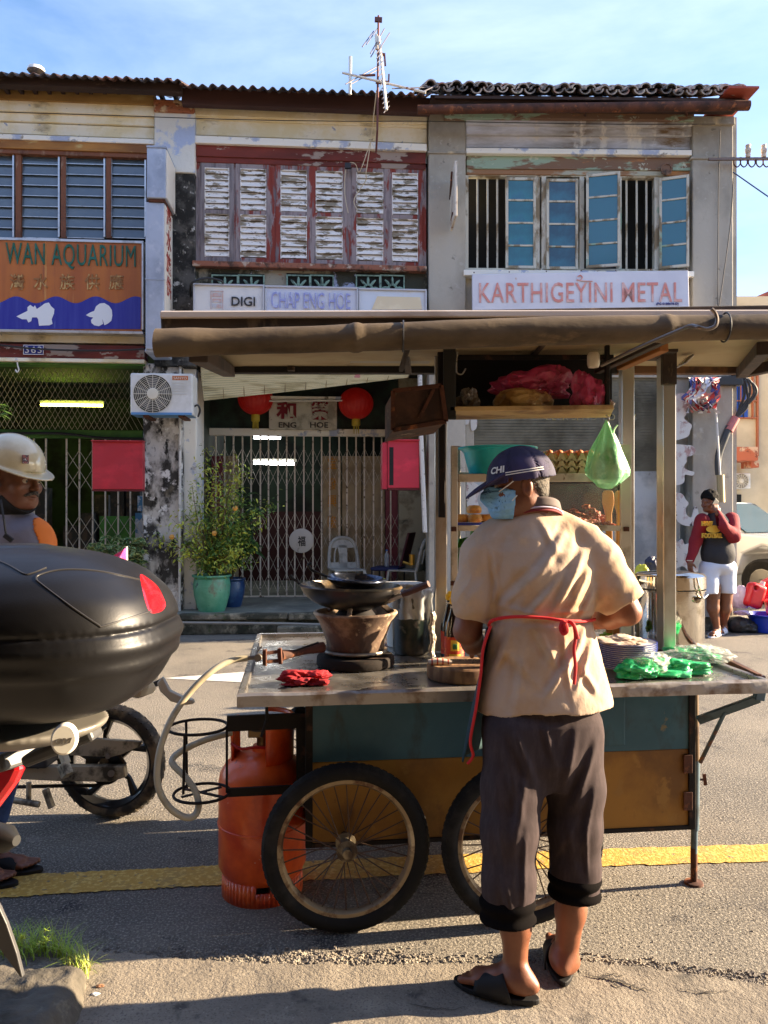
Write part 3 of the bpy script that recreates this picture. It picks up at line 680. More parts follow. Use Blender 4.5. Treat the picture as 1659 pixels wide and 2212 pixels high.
# ================================================================== RIGHT SHOPHOUSE (metal dealer)
def right_shop():
    s = thing('shophouse', 'right shophouse with clay tile roof, teal casement windows and grey cement pillars', 'shophouse', B.loc(B.X(1250), 0, 0), B.a, 'shophouses in the row')
    parts_box(B, s, 'pillar', greyw, 926, 243, 1006, 1350, .12, .5, .012)
    parts_box(B, s, 'pillar', greyw, 1496, 268, 1584, 1368, .12, .5, .012)
    parts_box(B, s, 'pillar_cap', greyw, 1490, 250, 1588, 268, .16, .5, .012); parts_box(B, s, 'pillar_band', greyw, 924, 326, 1008, 331, .14, .5, .004); parts_box(B, s, 'pillar_band', greyw, 1493, 338, 1587, 343, .14, .5, .004)
    # end wall of the row
    b = B.mb(); b.box(B.X(1584)-.28, -.10, 0, B.X(1584)-.005, 6, B.Z(1584, 262)); b.build('end_wall', greyw, s)
    parts_box(B, s, 'wall', peelw, 1006, 240, 1496, 345, -.03, .2)
    cornice(B, s, 1007, 1495, [(258, 270, .15, peelw), (272, 292, .10, peelw), (294, 320, .05, peelw), (321, 333, .13, cream2)])
    parts_box(B, s, 'frieze', greenpeel, 960, 243, 1500, 257, .20, .2)
    parts_box(B, s, 'lintel', greenpeel, 1008, 336, 1494, 366, .06, .2); parts_box(B, s, 'lintel', mat('bare_brown_lintel', K(150, 112, 80), .8, layers=[(K(176, 176, 158), 4, .5, .56, (.4, 1, 1)), (K(180, 122, 70), 3, .6, .66, (.4, 1, 1))]), 1008, 367, 1494, 378, .04, .15)
    # clay tile roof
    mb = B.mb(); r = random.Random(21); x0, x1 = B.X(940, .55), B.X(1612, .55); zc = B.Z(1270, 196, .55); n = 23; st = (x1-x0)/n; deg = 26
    def tile(cx, up, row, z):
        rad = st*.40; L_ = .34; yo = -.55+row*.26; zz = z+row*.26*math.tan(R(deg)); a0 = 0 if up else math.pi; jx = r.uniform(-.014, .014); jz = r.uniform(-.012, .014); tw = r.uniform(-.03, .03)
        vs = []; m = 8
        for e in (0, 1):
            for lay in (0, .016):
                for j in range(m+1):
                    an = a0+math.pi*j/m; rr = rad*(1.06-.14*e)-lay
                    vs.append(Vector((cx+jx+tw*e+rr*math.cos(an), yo+L_*e, zz+jz+rr*math.sin(an)*.95+L_*e*math.tan(R(deg))*.92+(0 if up else rad*.75))))
        k = m+1; fs = []
        for j in range(m):
            fs += [(j, j+1, 2*k+j+1, 2*k+j), (k+j, 3*k+j, 3*k+j+1, k+j+1), (j, k+j, k+j+1, j+1)]
        mb.add(vs, fs, True)
    for i in range(n):
        for row in range(6): tile(x0+st*(i+.5), True, row, zc+.020+row*.012+r.uniform(-.012, .02)); tile(x0+st*i, False, row, zc-.022+row*.012)
    for q in range(5): tile(x0-.05-q*.04, True, q % 2, zc+.05-q*.03); tile(x1-.25+q*.07, True, q % 3, zc+.05)
    mb.build('roof', mat('old_clay_tile', K(176, 158, 142), .9, layers=[(K(92, 84, 78), 4, .44, .56), (K(164, 104, 84), 5, .58, .66), (K(184, 172, 150), 7, .60, .66), (K(96, 104, 72), 9, .62, .68)], bump=[(40, .4, .006)]), s)
    b = B.mb(); b.hexa([Vector((x0, -.52, zc-.09)), Vector((x1, -.52, zc-.09)), Vector((x1, 2.2, zc+1.1)), Vector((x0, 2.2, zc+1.1))], [Vector((x0, -.52, zc-.06)), Vector((x1, -.52, zc-.06)), Vector((x1, 2.2, zc+1.15)), Vector((x0, 2.2, zc+1.15))]); b.build('roof_deck', darkw, s)
    b = B.mb(); b.box(x1-.28, -.7, zc-.03, x1+.08, .4, zc-.005); b.build('roof_flashing', mat('red_flashing', K(158, 70, 52), .7), s)
    parts_box(B, s, 'eave_beam', darkw, 930, 208, 1600, 222, .46, .1); parts_box(B, s, 'eave_beam', darkw, 950, 222, 1590, 236, .30, .1)
    # gutter
    b = MB(); b.cyl(B.pt(902, 237, .52), B.pt(1618, 228, .52), .053, .058, 16)
    for u in (1110, 1260, 1480): b.cyl(B.pt(u, 232, .52)+Vector((0, 0, 0)), B.pt(u+4, 250, .2), .012)
    b.build('gutter', rust, s)
    # windows
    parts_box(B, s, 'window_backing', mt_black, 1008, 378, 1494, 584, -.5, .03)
    fm = B.mb()
    for (p, q) in ((1003, 1012), (1157, 1166), (1170, 1180), (1252, 1262), (1336, 1343), (1414, 1425), (1484, 1494)): B.rect(fm, p, 378, q, 584, .02, .09)
    B.rect(fm, 1012, 378, 1484, 382, .02, .09); B.rect(fm, 1012, 580, 1484, 585, .02, .09); fm.build('window_frame', paleg, s, bevel=.004)
    for u in (1031, 1053, 1074, 1353, 1375, 1396): bars = B.mb(); X = B.X(u, -.06); bars.box(X-.011, .05, B.Z(u, 582, -.05), X+.011, .07, B.Z(u, 381, -.05)); bars.build('window_bar', paleg, s)
    def leaf(u0, u1, v0, v1, off, swing=0.0, mt=tealg):
        """casement leaf of four panes; swing = how far its right edge stands out from the left one"""
        X0, X1 = B.X(u0, off), B.X(u1, off); Z1, Z0 = B.Z((u0+u1)/2, v0, off), B.Z((u0+u1)/2, v1, off)
        th = math.atan2(swing, X1-X0); Lw = (X1-X0)/math.cos(th); Mx = B.M @ Matrix.Translation((X0, -off, 0)) @ Matrix.Rotation(-th, 4, 'Z')
        f = MB(Mx); t = .032; f.box(0, -.02, Z0, t, .02, Z1); f.box(Lw-t, -.02, Z0, Lw, .02, Z1); f.box(t, -.018, Z1-t*1.1, Lw-t, .018, Z1); f.box(t, -.018, Z0, Lw-t, .018, Z0+t)
        for i in (1, 2, 3): zz = Z0+(Z1-Z0)*i/4; f.box(t, -.016, zz-.011, Lw-t, .016, zz+.011)
        lf = f.build('casement', paleg, s, bevel=.003)
        for i in range(4):
            g = MB(Mx); za, zb = Z0+(Z1-Z0)*i/4+.008, Z0+(Z1-Z0)*(i+1)/4-.008; g.box(t-.004, -.004, za, Lw-t+.004, .003, zb); g.build('pane', mt, lf)
        return lf
    leaf(1092, 1157, 384, 580, .035); leaf(1180, 1248, 387, 582, .035, 0, mat('dark_teal_glass', K(22, 64, 84), .1, layers=[(K(40, 104, 124), 2, .45, .62)], spec=.8))
    leaf(1266, 1334, 378, 580, .12, .10, mat('bright_teal_glass', K(24, 100, 118), .1, layers=[(K(90, 140, 168), 1.2, .60, .64)], spec=.8)); leaf(1424, 1480, 386, 582, .04, .12, MATS['bright_teal_glass'])
    b = B.mb()
    for u in (1120, 1143, 1204): b = B.mb(); X = B.X(u, -.02); b.box(X-.009, .022, B.Z(u, 580, 0), X+.009, .03, B.Z(u, 384, 0)); b.build('window_bar', MATS['bright_teal_glass'], s)
    parts_box(B, s, 'sill', cream2, 1002, 584, 1500, 596, .16, .2)
    parts_box(B, s, 'wall', greyw, 1006, 594, 1496, 815, .02, .2)
    # clock-like ornament on the lintel
    Mx = B.M @ Matrix.Translation((B.X(1439, .10), -.10, B.Z(1439, 366, .10))) @ Matrix.Rotation(R(90), 4, 'X')
    b = MB(Mx); b.lathe([(0, 0), (.078, 0), (.078, .02), (.06, .024), (.055, .012), (0, .012)], n=8); b.build('round_ornament', mat('ornament_brown', K(120, 92, 74), .8, layers=[(K(70, 56, 48), 12, .5, .6)]), s, smooth=False)
    # ground floor: roller shutter in the wall
    parts_box(B, s, 'wall', greyw, 1006, 780, 1024, 1350, -.02, .2)
    parts_box(B, s, 'wall', mat('whitened_wall', K(186, 190, 190), .9, layers=[(K(150, 156, 158), 2, .45, .6), (K(112, 112, 106), 5, .62, .7)], bump=[(15, .2, .012)]), 1006, 1018, 1470, 1365, -.04, .2)
    b = B.mb(); off = -.05; X0, X1 = B.X(1018, off), B.X(1426, off); z = B.Z(1220, 1020, off); zt = B.Z(1220, 790, off)
    while z < zt: b.hexa([Vector((X0, .05, z)), Vector((X1, .05, z)), Vector((X1, .07, z)), Vector((X0, .07, z))], [Vector((X0, .035, z+.030)), Vector((X1, .035, z+.030)), Vector((X1, .07, z+.030)), Vector((X0, .07, z+.030))]); z += .036
    b.box(X0, .065, B.Z(1220, 1020, off), X1, .075, zt)
    b.build('roller_shutter', mat('shutter_grey', K(128, 132, 126), .55, .3, layers=[(K(96, 98, 92), 2, .45, .62)]), s)
    B.text('shutter_lettering', 'BEER SEND TO LAB', mat('faded_yellow_letters', K(160, 146, 92), .7, layers=[(K(128, 132, 126), 9, .45, .6)]), 1180, 893, 1375, 908, -.030, s, ext=.001)
    parts_box(B, s, 'wall', greyw, 1426, 790, 1496, 1020, -.02, .2)
    return s
RS = right_shop()

# ================================================================== signs and fittings on the facades
blk = mat('sign_black', (.02, .02, .022), .5)
def aquarium_sign():
    sg = thing('shop_sign', 'orange and blue aquarium shop sign with two white fish shapes', 'sign', A.pt(70, 716, .16), A.a)
    u0, u1 = -160, 306; off = .20
    b = A.mb(); A.rect(b, u0, 520, u1, 712, off, .10)
    b.build('sign_panel', mat('rusty_orange_panel', K(190, 112, 48), .55, layers=[(K(168, 92, 44), 1.3, .42, .64, (2.5, 1, .35)), (K(206, 150, 84), 3.2, .62, .72, (4, 1, .22)), (K(150, 84, 52), 5, .60, .72, (3, 1, .3))]), sg)
    b = A.mb(); pts = []
    n = 90
    for i in range(n+1):
        u = u0+2+(u1-u0-4)*i/n; v = 648-5.5*math.cos((u-35)/86*2*math.pi)*1.35; pts.append((A.X(u, off), A.Z(u, v, off)))
    pts += [(A.X(u1-2, off), A.Z(u1, 711, off)), (A.X(u0+2, off), A.Z(u0, 711, off))]
    b.prism(pts, lambda x, z, d: Vector((x, d, z)), -off-.006, -off+.002)
    b.build('sea_band', mat('sea_blue', K(38, 44, 150), .45, layers=[(K(54, 62, 160), 3, .45, .65, (4, 1, .3)), (K(80, 92, 170), 6, .64, .7, (4, 1, .3))]), sg)
    b = A.mb()
    for r_ in ((u0-4, 514, u1+3, 520), (u0-4, 712, u1+3, 718), (u1, 520, u1+4, 712), (u0-4, 520, u0, 712)): A.rect(b, *r_, off+.015, .14)
    b.build('frame', alum, sg, bevel=.004)
    gr = mat('sign_green', K(18, 92, 70), .5, layers=[(K(30, 110, 96), 6, .5, .6)])
    A.text('lettering', 'WAN AQUARIUM', gr, 12, 527, 293, 582, off+.008, sg, spacing=1.08, ext=.005)
    gh = mat('faded_characters', K(150, 104, 56), .6, layers=[(K(196, 160, 100), 9, .5, .56)])
    for ch, u in (('灣', 37), ('水', 88), ('族', 145), ('供', 199), ('應', 251)): A.text('lettering', ch, gh, u-16, 592, u+16, 626, off+.006, sg, ext=.003, bold=.012)
    wf = mat('fish_white', K(232, 236, 240), .5)
    f1 = [(36, 684), (46, 679), (60, 672), (60, 664), (66, 659), (73, 664), (76, 660), (80, 668), (88, 663), (97, 656), (106, 654), (111, 662), (118, 668), (117, 678), (112, 690), (114, 700), (107, 703), (85, 704), (83, 690), (80, 686), (70, 686), (68, 694), (62, 697), (58, 690), (48, 690)]
    f2 = [(186, 681), (196, 675), (204, 672), (208, 662), (216, 656), (226, 655), (236, 661), (242, 670), (243, 682), (241, 693), (234, 699), (226, 703), (223, 694), (221, 688), (223, 700), (214, 705), (204, 703), (198, 698), (197, 692), (202, 686), (194, 685)]
    for f in (f1, f2):
        b = A.mb(); b.prism([(A.X(u, off), A.Z(u, v, off)) for u, v in f], lambda x, z, d: Vector((x, d, z)), -off-.010, -off-.004); b.build('fish_shape', wf, sg)
aquarium_sign()
def plate():
    sg = thing('number_plate', 'small blue house number plate 363 on the red beam', 'number plate', A.pt(72, 765, .12), A.a)
    b = A.mb(); A.rect(b, 50, 745, 94, 766, .115, .012); b.build('plate', mat('plate_blue', K(20, 40, 130), .4), sg, bevel=.003)
    A.text('digits', '363', mat('plate_white', K(230, 232, 236), .5), 54, 748.5, 90, 762.5, .118, sg, spacing=1.15)
    b = A.mb()
    for q in ((50, 745, 94, 746.3), (50, 764.7, 94, 766), (50, 746.3, 51.2, 764.7), (92.8, 746.3, 94, 764.7)): A.rect(b, *q, .118, .003)
    b.build('border', MATS['plate_white'], sg)
plate()
def light_boxes():
    s = thing('light_box_sign', 'tall white vertical light box sign fixed to the mouldy pillar', 'sign', A.pt(336, 762, .25), A.a)
    gm = mat('galvanised_box', K(176, 184, 198), .45, .25, layers=[(K(150, 158, 172), 2, .42, .62), (K(196, 200, 208), 6, .55, .7)])
    b = A.mb(); A.rect(b, 314, 436, 354, 755, .62, .46); b.build('box', gm, s, bevel=.012)
    b = A.mb(); X = A.X(354, .62); Y0 = -.60; b.box(X, Y0, A.Z(354, 748, .62), X+.010, -.18, A.Z(354, 440, .62)); b.build('face_panel', mat('lit_white_panel', K(236, 228, 214), .5, layers=[(K(210, 190, 170), 5, .6, .7)]), s)
    b = A.mb(); A.rect(b, 312, 752, 356, 762, .60, .44); b.build('base', gm, s, bevel=.02); b = A.mb(); A.rect(b, 313, 602, 355, 604, .625, .02); b.build('seam', gm, s)
    rc = mat('red_character', K(150, 40, 30), .6, layers=[(K(210, 150, 130), 7, .5, .6)])
    for i, (ch, v) in enumerate((('灣', 470), ('水', 520), ('族', 570), ('供', 620))):
        Mx = A.M @ Matrix.Translation((X+.012, -.40, A.Z(354, v, .4))) @ Matrix.Rotation(R(90), 4, 'Z') @ Matrix.Rotation(R(90), 4, 'X')
        text_obj('character', ch, rc, Mx, 1, s, w=.26, h=.24, ext=.002, bold=.02)
    s = thing('light_box_sign', 'short square light box sign sitting on top of the tall vertical one', 'sign', A.pt(336, 434, .3), A.a)
    b = A.mb(); A.rect(b, 317, 318, 358, 428, .66, .5); b.build('box', gm, s, bevel=.012)
    b = A.mb(); A.rect(b, 320, 428, 356, 436, .64, .46); b.build('base', rust, s, bevel=.01)
    b = A.mb(); A.rect(b, 316, 314, 359, 319, .67, .52); b.build('rim', gm, s, bevel=.005)
    X = A.X(358, .66); b = A.mb(); b.box(X, -.64, A.Z(358, 426, .66), X+.01, -.16, A.Z(358, 322, .66)); b.build('face_panel', MATS['lit_white_panel'], s)
light_boxes()
def digi_sign():
    s = thing('shop_sign', 'long white three part shop sign above the middle shop', 'sign', A.pt(670, 690, .3), A.a)
    off = .34
    for i, (p, q) in enumerate(((418, 570), (573, 773), (776, 921))):
        b = A.mb(); A.rect(b, p, 616+(p-418)*.0+[0, 5, 10][i], q, 700, off, .22)
        b.build('sign_panel', mat(['panel_white', 'panel_bluish', 'panel_blank'][i], [K(226, 226, 224), K(204, 212, 232), K(208, 218, 232)][i], .45, layers=[(K(206, 208, 212), 2, .45, .65)]), s, bevel=.006)
        b = A.mb(); v0 = 613+[0, 5, 10][i]
        A.rect(b, p-1, v0, q+1, v0+4, off+.02, .25); A.rect(b, p-1, v0+4, p+2.5, 700, off+.02, .25); A.rect(b, q-2.5, v0+4, q+1, 700, off+.02, .25)
        b.build('frame', mat('frame_grey', K(190, 192, 198), .4, .4), s, bevel=.003)
    A.text('lettering', 'DIGI', blk, 500, 641, 551, 661, off+.012, s, bold=.012)
    vt = mat('violet_lettering', K(150, 158, 214), .6, layers=[(K(190, 196, 228), 9, .5, .6)])
    A.text('lettering', 'CHAP ENG HOE', vt, 586, 632, 757, 667, off+.012, s)
    pk = mat('faded_sketch', K(206, 170, 160), .6, layers=[(K(196, 198, 206), 8, .45, .6)])
    b = A.mb()
    for q in ((455, 628, 483, 630), (455, 628, 457, 668), (480, 628, 482, 668), (459, 633, 478, 641), (459, 645, 478, 653), (459, 657, 478, 665)): A.rect(b, *q, off+.006, .008)
    b.build('faded_drawing', pk, s)
    b = A.mb(); A.quad(b, [(803, 668), (912, 668), (908, 642), (815, 640)], off+.006, .008); b.build('faded_drawing', mat('faded_tan', K(222, 208, 176), .6, layers=[(K(232, 220, 190), 3, .5, .6)]), s)
digi_sign()
def karthi_sign():
    s = thing('shop_sign', 'white metal dealer sign with faded red capitals below the teal windows', 'sign', B.pt(1254, 700, .25), B.a)
    off = .30
    b = B.mb(); B.quad(b, [(1021, 700), (1490, 690), (1487, 584), (1020, 592)], off, .05)
    b.build('sign_panel', mat('panel_lilac', K(222, 224, 234), .5, layers=[(K(208, 210, 222), 1.5, .42, .65), (K(196, 176, 170), 7, .70, .74)]), s, bevel=.006)
    fr_ = mat('faded_red', K(216, 140, 130), .6, layers=[(K(222, 186, 182), 6, .48, .62)])
    B.text('lettering', 'KARTHIGEYINI METAL', fr_, 1035, 610, 1473, 653, off+.006, s, bold=.004, spacing=1.08, rot=.55)
    B.text('lettering', '(PG 0188678-D)', mat('navy_text', K(40, 50, 130), .6), 1418, 653.5, 1466, 660, off+.008, s, bold=.01, rot=.5)
    b = B.mb(); pts = [Vector((B.X(u, off+.01), -off-.008, B.Z(u, v, off))) for u, v in ((1248, 598), (1254, 595), (1258, 600), (1252, 606), (1246, 604), (1256, 607), (1280, 608))]; b.tube(spline(pts, 5), .006, 6); b.build('emblem', fr_, s)
    b = B.mb()
    for u in (1024, 1100, 1180, 1255, 1330, 1405, 1483): b.lathe([(0, 0), (.008, 0), (.008, .01), (0, .012)], (B.X(u, off), -off-.006, B.Z(u, 590-(u-1020)*.017, off)), 8)
    b.build('screws', rust, s)
karthi_sign()
def edge_sign():
    s = thing('projecting_sign', 'thin white board sign seen edge on, projecting from the grey pillar', 'sign', B.pt(978, 495, .12), B.a)
    b = B.mb(); X = B.X(985, .62); b.box(X-.02, -.66, B.Z(985, 470, .6), X+.01, -.16, B.Z(985, 352, .6)); b.build('board', mat('board_pale', K(216, 206, 190), .7, layers=[(K(150, 120, 96), 5, .55, .66)]), s, bevel=.004)
    b = MB(); b.cyl(B.pt(976, 372, .6), B.pt(972, 430, .12), .012); b.cyl(B.pt(978, 460, .5), B.pt(974, 480, .12), .012); b.build('bracket', rust, s)
edge_sign()

# --- air conditioner on the pillar
def aircon(fr, u0, v0, u1, v1, off, depth, label, brand=True):
    s = thing('air_conditioner', label, 'air conditioner', fr.pt((u0+u1)/2, v1, off-depth/2), fr.a)
    wm = mat('aircon_white', K(222, 222, 218), .45, layers=[(K(196, 196, 188), 3, .45, .65), (K(170, 150, 120), 9, .70, .75)])
    b = fr.mb(); fr.rect(b, u0, v0, u1, v1, off, depth); b.build('casing', wm, s, bevel=.02)
    W = u1-u0; uc = u0+W*.36; X = fr.X(uc, off+.012); Z = fr.Z(uc, (v0+v1)/2, off); rad = (fr.Z(uc, v0, off)-fr.Z(uc, v1, off))*.455
    Mx = fr.M @ Matrix.Translation((X, -off, Z)) @ Matrix.Rotation(R(90), 4, 'X')
    b = MB(Mx); b.lathe([(0, .001), (rad, .001), (rad, .004), (0, .004)], n=32); b.build('fan_opening', mt_black, s)
    b = MB(Mx)
    for k in range(5):
        a = k*1.257; b.add([Vector((.03*math.cos(a), .03*math.sin(a), .006)), Vector((rad*.9*math.cos(a), rad*.9*math.sin(a), .006)), Vector((rad*.9*math.cos(a+.7), rad*.9*math.sin(a+.7), .010)), Vector((.03*math.cos(a+.7), .03*math.sin(a+.7), .010))], [(0, 1, 2, 3)])
    b.build('fan_blades', mat('fan_grey', (.10, .10, .11), .6), s)
    b = MB(Mx); n = 11
    for k in range(3, n+1):
        rr = rad*k/n; b.tube([Vector((rr*math.cos(t*math.pi/16), rr*math.sin(t*math.pi/16), .022)) for t in range(32)], .0026, 5, closed=True)
    for k in range(16):
        a = k*math.pi/8; b.cyl(Vector((rad*.2*math.cos(a), rad*.2*math.sin(a), .024)), Vector((rad*1.01*math.cos(a), rad*1.01*math.sin(a), .012)), .0035, n=5)
    b.lathe([(0, .034), (rad*.28, .030), (rad*.31, .02), (rad*.31, .012)], n=24)
    b.build('fan_grille', mat('grille_cream', K(214, 208, 190), .5), s)
    if brand:
        b = fr.mb()
        for i in range(5): fr.rect(b, u0+W*.66, v0+20+i*6, u0+W*.9, v0+21.6+i*6, off+.004, .008)
        b.build('front_ribs', mat('rib_grey_white', K(200, 200, 196), .5), s)  # ribs slightly greyer than the casing
        b = fr.mb(); fr.rect(b, u0+W*.67, v0+6, u0+W*.92, v0+15, off+.003, .006); b.build('badge', mat('badge_orange', K(186, 110, 60), .5), s)
        fr.text('badge_lettering', 'SANYO', mat('badge_letters', K(226, 214, 200), .5), u0+W*.69, v0+8, u0+W*.9, v0+13.4, off+.008, s, ext=.001)
        b = fr.mb(); fr.rect(b, u0+2, v1-5, u1-3, v1, off+.012, .3); b.build('blue_base', mat('base_blue', K(90, 140, 190), .6), s)
        b = fr.mb(); fr.rect(b, u0+28, v1+.5, u0+40, v1+5, off-.02, .4); fr.rect(b, u1-32, v1+.5, u1-18, v1+5, off-.02, .4); fr.rect(b, u0+20, v1+.5, u1+3, v1+3, off-.3, .03); b.build('bracket', rust, s)
        b = MB(); p = fr.pt(u1+1, v1-17, off-.1); b.tube(spline([p, p+Vector((.05, 0, .02)), p+Vector((.07, .02, -.04)), p+Vector((.03, .1, -.1))], 5), .012, 8); b.build('valve', wirem, s)
    return s
aircon(A, 281, 806, 417, 896, .48, .32, 'white air conditioner unit with round fan on the mouldy pillar')

# --- television aerial
def aerial():
    s = thing('tv_aerial', 'tall rusty television aerial with crossed white booms above the middle roof', 'aerial', A.pt(812, 350, .35), A.a)
    off = .62
    def q(u, v, o=0): return A.pt(u, v, off+o)
    am = mat('aerial_white', K(226, 220, 206), .5, .2, layers=[(K(140, 90, 70), 10, .60, .66)]); rm = mat('aerial_rust', K(104, 62, 58), .7, .2)
    u = lambda c: 718.2+c*.16531; v = lambda c: c*.16531
    b = MB(); b.tube([q(u(602), v(205)), q(u(598), v(500)), q(u(592), v(1000)), q(u(590), v(1500), .0), q(u(586), v(1700)), q(u(570), v(1990), -.25)], .0125, 8); b.build('mast', rm, s)
    b = MB(); b.cyl(q(u(130), v(950)), q(u(1220), v(1210), .1), .014, n=8); b.cyl(q(u(605), v(480)), q(u(705), v(1440), .3), .016, n=8); b.cyl(q(u(232), v(740)), q(u(228), v(1235)), .018, n=8); b.build('boom', am, s)
    b = MB()
    for (a, c) in (((390, 612), (540, 405)), ((445, 580), (590, 370)), ((495, 700), (680, 375)), ((500, 745), (640, 510)), ((615, 640), (748, 430)), ((170, 1100), (580, 870)), ((240, 1100), (600, 905)), ((780, 1157), (1340, 1138)), ((1190, 1195), (1365, 1112))):
        b.cyl(q(u(a[0]), v(a[1]), .1), q(u(c[0]), v(c[1]), -.1), .0065, n=6)
    for i in range(14):
        t = i/13; cu = 606+100*t; cv = 660+770*t; b.cyl(q(u(cu-38), v(cv+46), .25), q(u(cu+38), v(cv-46), .1), .005, n=6)
    b.build('element', mat('aerial_grey', K(110, 106, 110), .5, .4), s)
    for g_ in (((552, 255, 648, 262, .03, .05),), ((602, 705, 690, 718, .02, .03), (680, 718, 690, 860, .02, .02)), ((738, 970, 733, 1105, .018, .018), (565, 1068, 740, 1085, .03, .035)), ((560, 980, 350, 990, .02, .02),)):
        b = MB(); [b.beam(q(u(a), v(c)), q(u(d), v(e)), f, g) for a, c, d, e, f, g in g_]; b.build('clamp', rm, s)
    b = MB(); b.beam(q(u(570), v(450)), q(u(580), v(650)), .035, .03); b.build('dipole_box', am, s, bevel=.006)
    b = MB(); X = A.X(811, .09); b.box(X-.035, -.12, A.Z(811, 350, .1), X+.035, -.07, A.Z(811, 327, .1)); b.build('wall_bracket', mat('galv', K(130, 140, 142), .5, .5), s)
    b = MB(); b.tube(spline([q(u(575), v(1180)), q(u(540), v(1500), -.2), q(u(500), v(1850), -.4), q(u(440), v(2250), -.45), A.pt(790, 390, .1), A.pt(765, 430, .08), A.pt(772, 455, .08)], 6), .006, 6); b.build('cable', mat('cable_cream', K(206, 190, 160), .6), s)
    b = MB(); b.tube(spline([q(u(495), v(1850), -.4), q(u(400), v(2140), -.4), A.pt(775, 372, .1), A.pt(768, 355, .12), A.pt(755, 352, .12), A.pt(746, 372, .08), A.pt(745, 420, .07), A.pt(752, 460, .07)], 6), .005, 6); b.build('cable', MATS['cable_cream'], s)
    b = A.mb(); A.rect(b, 745, 351, 758, 362, .14, .05); b.build('junction_box', blk, s)
aerial()
# --- ceramic insulators at the corner
def insul():
    s = thing('insulator_bracket', 'white ceramic insulators on a rusty bracket at the corner of the right shophouse', 'insulator rack', B.pt(1600, 352, .1), B.a)
    b = MB(); b.beam(B.pt(1530, 344, .22), B.pt(1690, 343, .22), .03, .03); b.build('arm', mat('bracket_grey', K(120, 104, 96), .6, .4), s)
    for i, uu in enumerate((1616, 1650, 1684)):
        base = B.pt(uu, 343, .22); b = MB(); b.lathe([(0, .02), (.028, .02), (.032, .05), (.024, .06), (.034, .075), (.036, .12), (.024, .145), (.03, .15), (.03, .17), (0, .175)], base, 14); b.build('insulator', mat('ceramic', K(214, 196, 176), .3, layers=[(K(120, 70, 56), 9, .58, .64)]), s)
    b = MB()
    for uu in (1592, 1607, 1624, 1641, 1656):
        p = B.pt(uu, 345, .22); b.tube(spline([p+Vector((-.035, 0, .03)), p+Vector((-.04, 0, -.05)), p+Vector((0, 0, -.09)), p+Vector((.04, 0, -.05)), p+Vector((.035, 0, .03))], 6), .008, 7)
    b.build('hooks', rust, s)
insul()
def wires():
    def wire(name, pts, r, label, sag=0, m=wirem):
        b = MB(); b.tube(spline(pts, 8), r, 6); tag(b.build(name, m), label, 'cable')
    wire('overhead_wire', [A.pt(-60, 240, .3), A.pt(200, 248, .28), A.pt(500, 258, .28), A.pt(760, 262, .28), A.pt(925, 262, .28), B.pt(1300, 268, .3), B.pt(1545, 268, .3)], .005, 'thin black wire strung below the eaves across all three shophouses')
    wire('overhead_wire', [B.pt(1584, 372, .2), B.pt(1660, 425, 1.0), B.pt(1800, 520, 2.5)], .008, 'blue grey wire leaving the corner insulators to the right', m=mat('wire_blue', K(70, 84, 110), .6))
    wire('wall_cable', [A.pt(-60, 738, .14), A.pt(60, 752, .16), A.pt(160, 757, .16), A.pt(250, 757, .16), A.pt(312, 754, .16)], .012, 'black cables sagging along the red beam beside the number plate')
    wire('wall_cable', [A.pt(-60, 938, -1.25), A.pt(120, 936, -1.25), A.pt(220, 946, -1.25), A.pt(310, 948, -1.25)], .02, 'thick black cable along the green beam over the left gate')
    wire('wall_cable', [B.pt(1556, 280, .15), B.pt(1552, 400, .15), B.pt(1550, 660, .15)], .006, 'thin cable hanging straight down the right grey pillar', m=mat('wire_grey', K(96, 92, 86), .7))
    wire('wall_cable', [B.pt(1584, 385, .18), B.pt(1578, 480, .17), B.pt(1562, 600, .16), B.pt(1553, 660, .15)], .007, 'cable slanting down the right grey pillar from the insulators', m=MATS['wire_grey'])
    wire('wall_cable', [A.pt(412, 640, .16), A.pt(414, 612, .4), A.pt(445, 601, .4), A.pt(478, 607, .38), A.pt(482, 622, .3)], .014, 'black cable looping over the left end of the long white sign')
    wire('conduit_pipe', [A.pt(389, 785, .05), A.pt(389, 1000, .05), A.pt(388, 1330, .05), A.pt(393, 1342, .05)], .017, 'thin white conduit pipe down the mouldy pillar', m=pvc)
    wire('conduit_pipe', [A.pt(392, 1345, .46), A.pt(600, 1347, .46), A.pt(690, 1349, .46), A.pt(920, 1352, .46)], .017, 'grey pipe running along the front of the stone step', m=mat('pipe_grey', K(140, 136, 128), .6))
    wire('conduit_pipe', [B.pt(907, 810, .12), B.pt(909, 925, .14), B.pt(914, 1050, .14), B.pt(918, 1150, .14)], .028, 'white plastic pipe beside the pink cabinet', m=pvc)
wires()
def hook(u, v, off, label, fr=A):
    b = MB(); p = fr.pt(u, v, off); b.tube(spline([p, p+Vector((.005, 0, -.07)), p+Vector((.02, 0, -.13)), p+Vector((0, 0, -.16)), p+Vector((-.02, 0, -.13))], 6), .009, 8); b.lathe([(.012, 0), (.026, .0), (.026, .02), (.012, .03)], p+Vector((0, 0, -.02)), 10)
    tag(b.build('wall_hook', pvc), label, 'hook')
hook(37, 775, .1, 'small white hook hanging under the red beam left of the gate')

